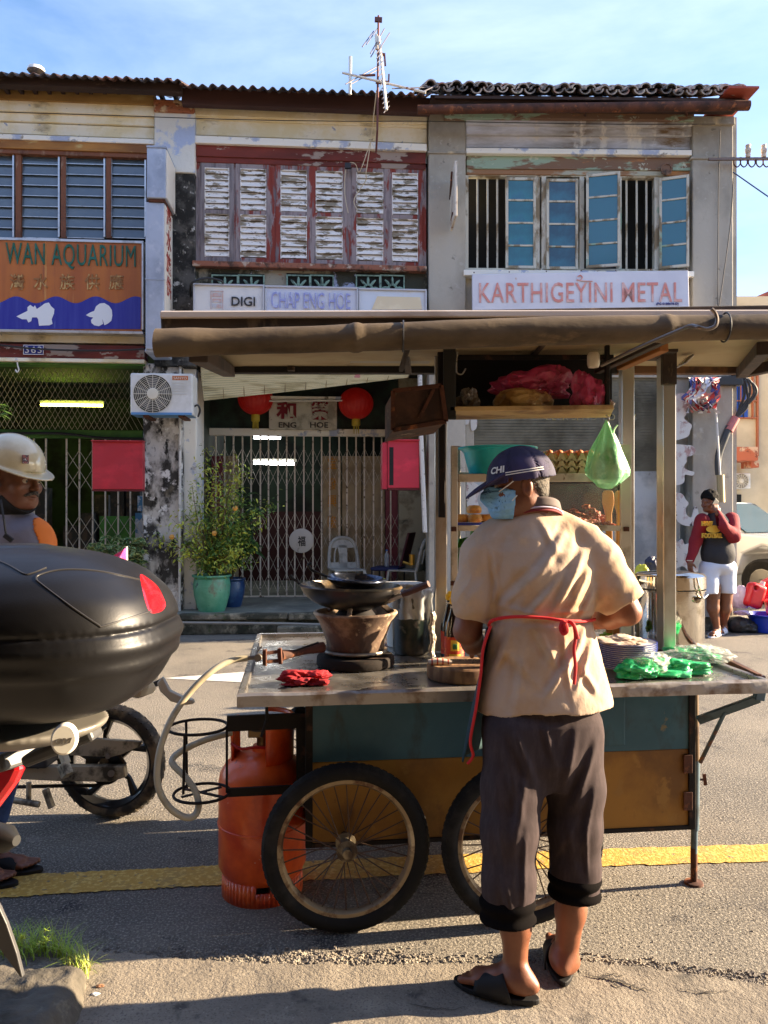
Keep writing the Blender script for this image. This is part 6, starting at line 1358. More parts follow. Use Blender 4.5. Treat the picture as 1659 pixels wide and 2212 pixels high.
# tub with plastic lining and bucket behind it
def tub():
    c = T(889, 1412, TT); c.y = 3.33; c.x = (889-U0)*3.33/F; s = thing('lined_tub', 'clear tub lined with a plastic bag beside the stove', 'tub', c)
    b = MB(); b.lathe([(0, 0), (.074, 0), (.080, .01), (.088, .26), (.090, .265), (.084, .262), (.076, .02), (0, .015)], c, 32); b.build('body', mat('murky_tub', K(84, 80, 72), .3, layers=[(K(40, 52, 48), 4, .45, .6), (K(150, 146, 136), 6, .6, .68)]), s)
    def fn(a, t):
        th = a*6.2832; r_ = .092+.006*math.sin(th*9)+.006*mnoise.noise(Vector((math.cos(th)*4, math.sin(th)*4, t*5)))+(t*.012 if t < .3 else 0); z = .285-t*.13+.012*mnoise.noise(Vector((math.cos(th)*3, math.sin(th)*3, 7)))
        return c+Vector((r_*math.cos(th), r_*math.sin(th), z))
    b = MB(); b.grid(fn, 90, 8); b.build('bag_lining', mat('clear_film', (.75, .76, .76), .12, alpha=.38, bump=[(20, .6, .02)], spec=.9), s)
    c = c+Vector((-.03, .18, 0)); c.z = TT; s = thing('plastic_bucket', 'white plastic bucket with lid behind the lined tub', 'bucket', c); b = MB(); b.lathe([(0, 0), (.075, 0), (.085, .26), (.094, .265), (.094, .285), (0, .288)], c, 28); b.build('body', mat('bucket_white', K(206, 204, 194), .5), s)
tub()
# sauce bottles
def sauce(u, v, y, label):
    c = Vector(((u-U0)*y/F, y, TT)); s = thing('sauce_bottle', label, 'bottle', c, 0, 'sauce bottles'); h_ = .235
    b = MB(); b.lathe([(0, 0), (.036, 0), (.039, .006), (.039, .13), (.034, .155), (.018, .205), (.0145, .225), (.0145, .25), (0, .25)], c, 28); b.build('glass', mat('soy_glass', (.012, .006, .004), .06, coat=.6), s)
    b = MB(); b.lathe([(.0395, .018), (.0398, .112)], c, 28, a0=R(190), a1=R(350)); b.build('label', mat('label_red', K(196, 66, 40), .5, layers=[(K(214, 120, 60), 30, .56, .6)]), s)
    b = MB(); b.lathe([(.0402, .020), (.0402, .045)], c, 20, a0=R(235), a1=R(305)); b.lathe([(.0402, .058), (.0402, .100)], c, 20, a0=R(245), a1=R(295)); b.build('label_badge', mat('label_yellow', K(226, 190, 70), .5), s)
    b = MB(); p = c+Vector((0, -.041, .075))
    for dx in (-.006, 0, .006): b.lathe([(0, -.012), (.003, -.008), (.004, 0), (.003, .010), (0, .012)], p+Vector((dx, 0, 0)), 8)
    b.build('label_emblem', mat('label_green', K(40, 100, 44), .5), s)
    b = MB(); b.lathe([(.0152, .225), (.0152, .232)], c, 20); b.build('neck', mat('neck_clear', K(200, 196, 180), .2), s)
    b = MB(); b.lathe([(0, .240), (.017, .240), (.019, .246), (.019, .262), (.012, .268), (.009, .276), (0, .277)], c, 20); b.build('cap', mat('cap_yellow', K(236, 186, 20), .45), s)
sauce(981, 1430, 3.08, 'dark sauce bottle with yellow cap and red label, front one of the pair'); sauce(972, 1405, 3.22, 'dark sauce bottle with yellow cap half hidden behind its twin')
def board():
    c = T(1000, 1462, TT); s = thing('chopping_block', 'thick round wooden chopping block beside the cook', 'chopping block', c); b = MB(); b.lathe([(0, 0), (.130, 0), (.134, .006), (.132, .046), (.126, .052), (0, .050)], c, 48); b.build('block', mat('chop_wood', K(146, 112, 74), .75, layers=[(K(96, 66, 44), 6, .46, .6), (K(180, 150, 104), 9, .6, .68)], wave=(K(110, 80, 52), 9, 'X', .5, .9, 3)), s)
    p = c+Vector((-.10, -.045, .062)); s = thing('knife', 'knife with a striped pale handle lying on the chopping block', 'knife', p); b = MB(); b.tube([p+Vector((-.03, 0, 0)), p+Vector((.0, .0, .004)), p+Vector((.055, .004, 0))], [.010, .013, .009], 10); b.build('handle', mat('handle_striped', K(220, 206, 186), .5, wave=(K(176, 60, 44), 16, 'X', .80, .86)), s); b = MB(); b.box(p.x+.05, p.y, p.z-.006, p.x+.16, p.y+.002, p.z+.012); b.build('blade', steel, s)
    s = thing('foil_roll', 'narrow foil wrapped ladle handle standing beside the sauce bottles', 'utensil', P(936, 1425, 3.0)); b = MB(); n = 14; b.tube([P(934+2*math.sin(i), 1322+i*7.5, 3.0) for i in range(n)], [.009+.004*abs(math.sin(i*2.1)) for i in range(n)], 8); b.build('shaft', mat('foil', K(170, 164, 150), .25, .9, bump=[(60, .8, .01)]), s)
board()
def plates():
    c = T(1355, 1446, TT); n = 13; s0 = None
    for i in range(n):
        rj = random.Random(i); cc = c+Vector((rj.uniform(-.002, .002), rj.uniform(-.002, .002), .0075*i)); s = thing('plate', 'white plate with blue rim in the tall stack on the counter' if 0 < i < n-1 else ('topmost white plate of the stack, carrying a folded cloth' if i else 'lowest white plate of the stack, resting on the counter'), 'plate', cc, 0, 'plates stacked on the counter')
        b = MB(); b.lathe([(0, .001), (.058, .001), (.066, .004), (.108, .016), (.108, .019), (.066, .008), (0, .006)], cc, 40); b.build('dish', mat('plate_white', K(220, 222, 224), .25), s); b = MB(); b.lathe([(.1078, .0172), (.1115, .0182), (.1115, .0203), (.1078, .0203)], cc, 40); b.build('rim', mat('plate_blue', K(44, 60, 150), .3), s)
    crumple('folded_cloth', c+Vector((-.03, 0, .0075*n+.004)), (.088, .07, .018), 8, .40, mat('cloth_pale', K(196, 178, 160), .9, layers=[(K(160, 140, 122), 9, .5, .64)], bump=[(250, .2, .002)]), 'folded beige cloth lying on top of the plate stack', 'cloth', 5)
plates()
gbag = mat('green_bag', K(40, 176, 104), .35, alpha=.93, layers=[(K(90, 214, 150), 7, .5, .62), (K(30, 170, 96), 5, .55, .66)], bump=[(30, .5, .01)], sss=.2)
film = mat('clear_bag', (.85, .88, .82), .10, alpha=.30, bump=[(26, .9, .02)], spec=1)
crumple('plastic_bag', T(1376, 1462, TT), (.072, .055, .040), 14, .5, gbag, 'bundle of green plastic bags at the front of the counter, left of the other bundle', 'bag', 6)
crumple('plastic_bag', T(1452, 1456, TT), (.115, .060, .036), 22, .45, gbag, 'wide bundle of green plastic bags at the front right of the counter', 'bag', 6)
crumple('plastic_bag', T(1490, 1424, TT), (.10, .06, .030), 25, .45, gbag, 'rolled green plastic bags in front of the steel post', 'bag', 7, rz=-.5)
crumple('plastic_bag', T(1392, 1456, TT)+Vector((0, -.02, .01)), (.088, .062, .052), 33, .35, film, 'clear plastic bag pulled over the left green bundle', 'bag', 6)
crumple('plastic_bag', T(1495, 1430, TT)+Vector((.02, -.02, .01)), (.13, .07, .036), 35, .4, film, 'clear plastic bag over the rolled green bags near the post', 'bag', 7)
crumple('salad_bag', T(1326, 1398, TT)+Vector((0, 0, .03)), (.05, .04, .030), 41, .5, mat('lime_leaves', K(150, 190, 60), .6, layers=[(K(90, 140, 40), 12, .5, .62)]), 'small bag of light green leaves behind the plates', 'bag', 8)
def stockpot():
    c = Vector(((1447-U0)*3.52/F, 3.52, TT)); rr = .148; s = thing('stock_pot', 'tall shiny steel stock pot with lid behind the right cart post', 'pot', c)
    pm = mat('pot_steel', K(206, 200, 190), .12, 1.0, layers=[(K(150, 140, 124), 6, .56, .66)], roughvar=.08, bump=[(3, .10, .02)])
    b = MB(); b.lathe([(0, 0), (rr*.97, 0), (rr, .01), (rr, .25), (rr+.006, .252), (rr+.006, .258), (0, .258)], c, 64); b.build('body', pm, s)
    b = MB(); b.lathe([(rr+.004, .262), (rr+.008, .266), (rr+.006, .318), (rr-.004, .328), (rr*.5, .338), (0, .342)], c, 64); b.build('lid', pm, s)
    b = MB(); b.tube(spline([c+Vector((rr+.004, -.05, .235)), c+Vector((rr*.7, -.11, .225)), c+Vector((rr*.5, -.15, .27)), c+Vector((rr*.42, -.15, .32))], 6), .005, 8); b.build('handle', pm, s); b = MB(); b.lathe([(0, -.012), (.014, -.01), (.016, 0), (.014, .01), (0, .012)], c+Vector((.068, -.138, .222)), 14, Matrix.Rotation(R(80), 4, 'X')); b.build('handle_rivet', pm, s)
stockpot()
# --- cabinet contents
def shelfz(v): return P(1000, v, 3.38).z
def basin(c, r, h, m, label, name='basin'):
    s = thing(name, label, 'basin', c); b = MB(); b.lathe([(0, 0), (r*.72, 0), (r*.78, .01), (r*.92, h*.80), (r, h*.93), (r*1.07, h*.95), (r*1.08, h), (r*.98, h), (r*.90, h*.8), (r*.74, .015), (0, .01)], c, 48); b.build('bowl', m, s); return s
z0 = shelfz(1026); c = Vector((P(1078, 1020, 3.42).x, 3.46, z0+.001)); basin(c, .165, .125, mat('teal_plastic', K(30, 186, 196), .35, layers=[(K(20, 160, 172), 3, .45, .65)], sss=.1), 'teal plastic basin on top of the display cabinet')
crumple('foam_lid', c+Vector((.08, .02, .115)), (.09, .07, .014), 52, .2, mat('foam_cream', K(214, 206, 172), .7), 'pale cream packet lying on the teal basin', 'packet', 4)
def eggs():
    tm = mat('egg_tray_pulp', K(190, 178, 140), .9, layers=[(K(160, 146, 110), 6, .5, .62)], bump=[(120, .3, .003)]); x0 = P(1166, 1020, 3.42).x; zt = z0+.002; w_ = .27; y0 = 3.39; d = .20
    for k in range(3):
        z = zt+k*.030; s = thing('egg_tray', ['bottom', 'middle', 'top'][k]+' grey egg tray of the stack on the display cabinet', 'egg tray', (x0+w_/2, y0+d/2, z), 0, 'stacked egg trays')
        b = MB(); b.grid(lambda a, t: Vector((x0+w_*a, y0+d*t, z+.022+.017*math.cos(a*6*2*math.pi)*math.cos(t*4*2*math.pi)+(-.012 if t in (0, 1) else 0))), 72, 40); b.build('tray', tm, s, solid=.002)
        b = MB(); b.grid(lambda a, t: Vector((x0+w_*a, y0-.001, z+.002+(.020+.017*math.cos(a*6*2*math.pi))*t)), 72, 3); b.build('tray_edge', tm, s)
    r = random.Random(6); n = 0
    for i in range(5):
        for j in range(3):
            c = Vector((x0+w_*(i+.75)/6+.01, y0+.03+j*.06, zt+.06+.024)); b = MB(); b.lathe([(.0005, -.024), (.014, -.018), (.0205, -.004), (.019, .010), (.011, .024), (.0005, .029)], c, 18, Matrix.Rotation(r.uniform(-.15, .15), 4, 'X'))
            tag(b.build('egg', mat('egg_brown', K(206, 130, 88), .5, layers=[(K(186, 106, 68), 9, .5, .65)])), 'brown egg standing in the top egg tray', 'egg', 'eggs in the top tray')
eggs()
def food():
    zt = shelfz(1138)
    c = Vector((P(1030, 1130, 3.42).x, 3.45, zt)); s = thing('blue_tray', 'flat blue tray under the golden buns in the cabinet', 'tray', c); b = MB(); b.box(c.x-.09, 3.385, zt, c.x+.11, 3.6, zt+.016); b.build('tray_body', mat('tray_blue', K(40, 60, 160), .4), s, bevel=.004)
    r = random.Random(4); bm_ = mat('bun_gold', K(214, 160, 84), .6, layers=[(K(170, 104, 44), 9, .5, .62), (K(232, 196, 130), 5, .6, .68)])
    for k, (dx, dy, dz) in enumerate(((-.07, 0, 0), (-.01, -.02, 0), (.05, 0, 0), (-.012, -.01, .04), (.09, .03, 0), (-.05, .08, 0), (.03, .08, 0))):
        cc = c+Vector((dx, dy-.02, .018+dz)); b = MB(); b.lathe([(.0005, 0), (.028, .001), (.034, .010), (.033, .024), (.024, .036), (.0005, .038)], cc, 20); tag(b.build('bun', bm_), 'round golden bun heaped on the blue tray', 'bun', 'buns on the blue tray')
    fm_ = mat('fried_brown', K(170, 72, 24), .45, layers=[(K(96, 40, 14), 14, .45, .6), (K(206, 130, 60), 20, .58, .66)], bump=[(90, .6, .008)])
    s = thing('fritter_heap', 'heap of reddish brown fried fritters in the display cabinet', 'fritters', (P(1268, 1130, 3.48).x, 3.48, zt))
    for k in range(46):
        u = r.gauss(1268, 34); hgt = max(0, 1-abs(u-1262)/75); v = 1136-r.random()*50*hgt; cc = P(max(1212, min(1328, u)), v, 3.42+r.random()*.14)
        crumple('fritter', cc-Vector((0, 0, .012)), (r.uniform(.018, .032), r.uniform(.014, .02), r.uniform(.010, .016)), 60+k, .35, fm_, '', '', 6, parent=s, rz=r.uniform(0, 3))
    # wooden paddles
    wm_ = mat('paddle_wood', K(206, 158, 92), .6, layers=[(K(176, 122, 62), 5, .46, .62, (1, 1, .3))])
    for k, (u, du, y) in enumerate(((1318, -4, 3.44), (1338, 3, 3.40))):
        s = thing('wooden_paddle', ['left', 'right'][k]+' one of two long wooden paddles standing in the cabinet', 'paddle', P(u, 1396, y)); pr = [(1060, 9), (1066, 12), (1085, 13), (1110, 7), (1180, 7), (1250, 9), (1300, 11), (1395, 11)]
        b = MB(); vs = []
        for v, hw in pr:
            for sx in (-1, 1):
                for dy in (0, .012): vs.append(P(u+du*(v-1230)/170*-1+sx*hw, v, y)+Vector((0, dy, 0)))
        fs = []
        for i in range(len(pr)-1):
            a = i*4; fs += [(a, a+2, a+6, a+4), (a+1, a+5, a+7, a+3), (a, a+4, a+5, a+1), (a+2, a+3, a+7, a+6)]
        fs += [(0, 1, 3, 2), (len(vs)-4, len(vs)-2, len(vs)-1, len(vs)-3)]; b.add(vs, fs); b.build('board', wm_, s, bevel=.003)
    # lettuce in the lower compartment
    lm = mat('lettuce', K(74, 130, 36), .5, layers=[(K(120, 166, 60), 9, .52, .62), (K(36, 80, 20), 5, .5, .62)]); s = thing('lettuce', 'bright green lettuce heaped in the lower cabinet', 'lettuce', (P(1022, 1258, 3.45).x, 3.45, shelfz(1259)))
    b = MB(); rr = random.Random(10)
    for k in range(60):
        cc = P(rr.uniform(995, 1075), 1256-rr.random()*88*min(1, 1.2), rr.uniform(3.40, 3.56)); a = rr.uniform(0, 6.28); tl = rr.uniform(-1, 1); w_ = rr.uniform(.028, .045)
        ex = Vector((math.cos(a), math.sin(a)*.6, rr.uniform(-.4, .4))).normalized(); ez = Vector((math.sin(a)*tl*.5, -.3, 1)).normalized()
        b.grid(lambda p, q: cc+ex*(p-.5)*2*w_*(1-.3*q)+ez*q*w_*1.3+Vector((0, 1, 0))*(.010*math.sin(p*18+k)*q), 10, 4)
    b.build('leaves', lm, s, recalc=False)
food()
# --- bags on the hanging shelf
pinkf = mat('pink_film', K(214, 70, 120), .3, alpha=.5, layers=[(K(236, 120, 160), 6, .52, .64), (K(150, 24, 64), 4, .5, .64)], bump=[(24, .7, .014)], sss=.1)
zs = P(1140, 886, 3.1).z+.004
crumple('noodle_bag', Vector((P(1130, 870, 3.13).x, 3.13, zs)), (.115, .10, .058), 71, .18, mat('noodle_tan', K(196, 160, 96), .6, layers=[(K(150, 110, 56), 18, .5, .6)], bump=[(60, .6, .008)]), 'large bag of tan noodles on the hanging shelf', 'bag', 5)
crumple('pink_bag', Vector((P(1150, 850, 3.12).x, 3.15, zs+.055)), (.145, .09, .072), 74, .42, pinkf, 'thin pink plastic bag draped over the noodle bag', 'bag', 5)
crumple('pink_bag', Vector((P(1268, 865, 3.05).x, 3.05, zs-.010)), (.062, .06, .095), 79, .34, pinkf, 'knotted pink plastic bag at the right end of the hanging shelf', 'bag', 6)
crumple('clear_packet', Vector((P(1012, 880, 3.1).x, 3.1, zs)), (.045, .05, .045), 83, .5, mat('packet_clear', K(150, 140, 130), .2, alpha=.7, bump=[(30, .8, .01)]), 'small clear packet at the left end of the hanging shelf', 'bag', 7)
crumple('snack_packet', Vector((P(1300, 885, 3.1).x, 3.12, zs)), (.04, .05, .03), 87, .5, mat('packet_mixed', K(150, 110, 90), .4, layers=[(K(120, 140, 90), 16, .5, .56), (K(190, 170, 160), 20, .58, .62)]), 'crumpled brown snack packet at the right edge of the shelf', 'packet', 7)
def green_bag():
    y = 3.2; top = P(1310, 908, y); s = thing('hanging_bag', 'translucent green carrier bag hanging from a hook by the cabinet', 'bag', P(1312, 1045, y))
    m = mat('green_carrier', K(160, 236, 184), .35, alpha=.68, layers=[(K(196, 246, 206), 4, .5, .64), (K(96, 190, 120), 6, .54, .66)], bump=[(14, .5, .02)], sss=.15)
    def fn(a, t):
        th = a*6.2832; wv = [.004, .018, .034, .050, .064, .074, .082, .080, .060][min(8, int(t*8))]; i = min(7, int(t*8)); f_ = t*8-i; W = [.004, .018, .034, .050, .064, .074, .082, .080, .050]; wv = W[i]*(1-f_)+W[i+1]*f_
        pl = 1+.16*math.sin(th*5+1)*(1-t*.5)+.14*mnoise.noise(Vector((math.cos(th)*2, math.sin(th)*2, t*3))); z = top.z-t*.272+(.014*math.cos(th*2+.6) if t > .8 else 0)
        return Vector((top.x+.002*t+wv*1.04*pl*math.cos(th), y+wv*.62*pl*math.sin(th), z))
    b = MB(); b.grid(fn, 72, 40); b.add([fn(i/24, 1) for i in range(24)], [tuple(range(24))]); b.build('bag_body', m, s, recalc=False)
    b = MB(); b.tube(spline([P(1334, 918, y), P(1326, 930, y), P(1322, 960, y)], 4), [.004]*9, 6); b.build('bag_handle', mat('handle_green', K(190, 226, 190), .4), s)
    crumple('bag_filling', P(1312, 1036, y), (.050, .03, .075), 91, .45, mat('bag_dark_fill', K(56, 86, 56), .6), '', '', 5, parent=s)
    b = MB(); b.tube(spline([P(1310, 886, y), P(1309, 896, y), P(1315, 902, y), P(1314, 910, y), P(1308, 911, y)], 4), .0025, 6); tag(b.build('wire_hook', steel), 'small wire hook holding the green carrier bag', 'hook')
green_bag()
# ================================================================== people
def skinm(name, c):
    return mat(name, c, .48, layers=[(tuple(x*.72 for x in c), 14, .50, .66), (tuple(min(1, x*1.18) for x in c), 6, .55, .70)], bump=[(180, .15, .002), (34, .12, .004)], sss=.10)
sk1 = skinm('skin_cook', K(124, 76, 52)); sk2 = skinm('skin_rider', K(124, 80, 60)); sk3 = skinm('skin_walker', K(122, 78, 54))
hairm = mat('hair_dark', (.008, .007, .006), .8, spec=.1, bump=[(160, .8, .006)]); hairg = mat('hair_grey', K(96, 88, 78), .8, layers=[((.03, .025, .02), 90, .48, .54)], bump=[(220, .9, .005)])
def loc_(p, c, rot, s=1.0): return (p-np.array(c))@rot/s
def head_sdf(p, c, rot, s=1.0, jaw=1.0):
    q = loc_(p, c, rot, s)
    d = sd_ell(q, (-.012, 0, .035), (.098, .077, .090)); d = smin(d, sd_ell(q, (.034, 0, -.028), (.058, .060, .082)), .03); d = smin(d, sd_ell(q, (.046, 0, -.078), (.042*jaw, .044*jaw, .034)), .025)
    d = smin(d, sd_cap(q, (-.01, .045, -.055), (.05, .03, -.085), .026, .022), .03); d = smin(d, sd_cap(q, (-.01, -.045, -.055), (.05, -.03, -.085), .026, .022), .03)
    d = smin(d, sd_cap(q, (.074, .036, .018), (.086, .008, .020), .011, .011), .014); d = smin(d, sd_cap(q, (.074, -.036, .018), (.086, -.008, .020), .011, .011), .014)
    for sg in (1, -1): d = smax(d, -sd_ell(q, (.100, .031*sg, .000), (.020, .017, .011)), .010); d = smin(d, sd_ell(q, (.064, .044*sg, -.028), (.022, .022, .020)), .02)
    d = smin(d, sd_cap(q, (.090, 0, .008), (.112, 0, -.026), .008, .0125), .012); d = smin(d, sd_ell(q, (.100, .012, -.031), (.010, .009, .008)), .006); d = smin(d, sd_ell(q, (.100, -.012, -.031), (.010, .009, .008)), .006)
    d = smin(d, sd_ell(q, (.090, 0, -.056), (.012, .024, .006)), .006); d = smin(d, sd_ell(q, (.088, 0, -.067), (.012, .020, .007)), .006); d = smax(d, -sd_ell(q, (.103, 0, -.0615), (.012, .026, .0018)), .004)
    for sg in (1, -1):
        e = sd_ell(q, (-.012, .082*sg, -.008), (.020, .009, .034)); e = smax(e, -sd_ell(q, (-.004, .090*sg, -.004), (.011, .007, .020)), .006); d = smin(d, e, .006)
    return d*s
def hand_sdf(p, wr, dirn, pn, s=1.0, curl=.5, side=1):
    """wr wrist, dirn direction of the fingers, pn palm normal; side = which side carries the thumb"""
    dv = Vector(dirn).normalized(); n = Vector(pn); n = (n-dv*n.dot(dv)).normalized(); sd_ = dv.cross(n)*side
    w_ = Vector(wr); A3 = lambda v: np.array(v); rot = np.array([list(dv), list(sd_), list(n)]).T
    c = w_+dv*.048*s; d = sd_box(p, A3(c), (.045*s, .038*s, .013*s), rot, .011*s)
    d = smin(d, sd_cap(p, A3(w_-dv*.02*s), A3(w_+dv*.02*s), .026*s, .026*s), .02*s)
    for i, (o, L_) in enumerate(((.030, .068), (.010, .078), (-.010, .072), (-.029, .056))):
        b = w_+dv*.088*s+sd_*o*s; a1 = curl*.9; d1 = dv*math.cos(a1)+n*math.sin(a1); m1 = b+d1*L_*.45*s; a2 = curl*2.0; d2 = dv*math.cos(a2)+n*math.sin(a2); m2 = m1+d2*L_*.32*s; a3 = curl*2.7; d3 = dv*math.cos(a3)+n*math.sin(a3); m3 = m2+d3*L_*.25*s
        d = smin(d, chain(p, [A3(b-dv*.01*s), A3(m1), A3(m2), A3(m3)], [.0098*s, .0090*s, .0082*s, .0070*s], .004), .006*s)
    tb = w_+dv*.022*s+sd_*.030*s; t1 = tb+(dv*.6+sd_*.75+n*.25).normalized()*.036*s; t2 = t1+(dv*.85+sd_*.25+n*.45).normalized()*.032*s
    return smin(d, chain(p, [A3(tb), A3(t1), A3(t2)], [.014*s, .011*s, .009*s], .006), .010*s)
def foot_sdf(p, heel, toe, ank, s=1.0):
    """heel and toe ground points; ank ankle centre"""
    h = Vector(heel); t = Vector(toe); d_ = (t-h).normalized(); sd_ = Vector((-d_.y, d_.x, 0)); A3 = lambda v: np.array(v); L_ = (t-h).length
    d = sd_cap(p, A3(h+d_*.028+Vector((0, 0, .034))), A3(h+d_*L_*.45+Vector((0, 0, .036))), .031*s, .030*s)
    d = smin(d, sd_cap(p, A3(h+d_*L_*.45+Vector((0, 0, .034))), A3(h+d_*L_*.74+Vector((0, 0, .024))), .030*s, .022*s), .02); d = smin(d, sd_cap(p, A3(h+d_*L_*.70+sd_*.022+Vector((0, 0, .022))), A3(h+d_*L_*.70-sd_*.022+Vector((0, 0, .020))), .020*s, .018*s), .02)
    for i, (o, e, r_) in enumerate(((.030, .97, .0125), (.012, .96, .0098), (-.003, .93, .0092), (-.018, .89, .0088), (-.031, .84, .0085))):
        d = smin(d, sd_cap(p, A3(h+d_*L_*.74+sd_*o*.9+Vector((0, 0, .020))), A3(h+d_*(L_*e-.01)+sd_*o+Vector((0, 0, .016))), r_*s, r_*s*.95), .005)
    d = smin(d, sd_cap(p, A3(h+d_*.045+Vector((0, 0, .045))), A3(ank), .034*s, .034*s), .03)
    d = smin(d, sd_ell(p, A3(Vector(ank)+sd_*.026+Vector((0, 0, .002))), (.015, .015, .018)), .015); return smin(d, sd_ell(p, A3(Vector(ank)-sd_*.026+Vector((0, 0, -.004))), (.015, .015, .018)), .015)
def prof_sdf(p, tab, y0=None):
    """tab rows: (z, xc, yc, a, b) elliptical sections, z ascending"""
    t = np.array(tab); z = p[:, 2]; xc = np.interp(z, t[:, 0], t[:, 1]); yc = np.interp(z, t[:, 0], t[:, 2]); a = np.interp(z, t[:, 0], t[:, 3]); b = np.interp(z, t[:, 0], t[:, 4])
    dx = (p[:, 0]-xc)/a; dy = (p[:, 1]-yc)/b; k = np.sqrt(dx*dx+dy*dy)+1e-9
    g = np.sqrt((dx/a)**2+(dy/b)**2)+1e-9; d = k*(k-1)/g*1.0
    d = np.where(k < .3, -np.minimum(a, b)*.7, d)
    return np.maximum(d, np.maximum(z-t[-1, 0], t[0, 0]-z))
def folds(p, lst, y):
    """soft ridges along picture-space segments laid at distance y, thickness in metres"""
    x, z = p[:, 0], p[:, 2]; d = np.zeros(len(p))
    for (u0, v0, u1, v1, w_, am) in lst:
        a = P(u0, v0, y); b = P(u1, v1, y); bx, bz = b.x-a.x, b.z-a.z; L2 = bx*bx+bz*bz; h = np.clip(((x-a.x)*bx+(z-a.z)*bz)/L2, 0, 1)
        ds = (x-a.x-h*bx)*bz-(z-a.z-h*bz)*bx; ds = ds/math.sqrt(L2); rr = np.hypot(x-a.x-h*bx, z-a.z-h*bz); s_ = np.sign(ds)*np.minimum(rr, .2)
        ww = w_*y/F; env = np.sin(np.pi*np.clip(h*.9+.05, 0, 1))
        d += am*env*(np.exp(-(s_/ww)**2)-.75*np.exp(-((s_-1.5*ww)/(1.1*ww))**2))*(rr < .2)
    return d
A_ = lambda u, v, y: np.array(P(u, v, y))
def sandal(s, heel, toe, m, L0=.02, w_=.046, straps=2):
    h = Vector(heel); t = Vector(toe); d_ = (t-h).normalized(); sd_ = Vector((-d_.y, d_.x, 0)); L_ = (t-h).length+.035; h = h-d_*.018
    out = []
    for i in range(40):
        a = i/40*2*math.pi; x = (1-math.cos(a))/2; ww = w_*(.80+.28*x-.1*(x > .9))*math.sin(a); out.append((x*L_, ww*1.02))
    b = MB(); b.prism(out, lambda x, y, z: h+d_*x+sd_*y+Vector((0, 0, z)), .002, .018); b.build('sole', m, s, bevel=.003, smooth=False)
    if straps:
        b = MB()
        def fn(a, q):
            th = math.pi*a; x = L_*(.40+.30*q)-.035*(1-math.sin(th))*(1-q); r_ = .050; return h+d_*x+sd_*(-r_*math.cos(th))+Vector((0, 0, .012+(.072-.026*q)*math.sin(th)**.7))
        b.grid(fn, 20, 8); b.build('strap', m, s, solid=.005)
blks = mat('sandal_black', (.010, .010, .011), .6, spec=.3, bump=[(60, .2, .002)])

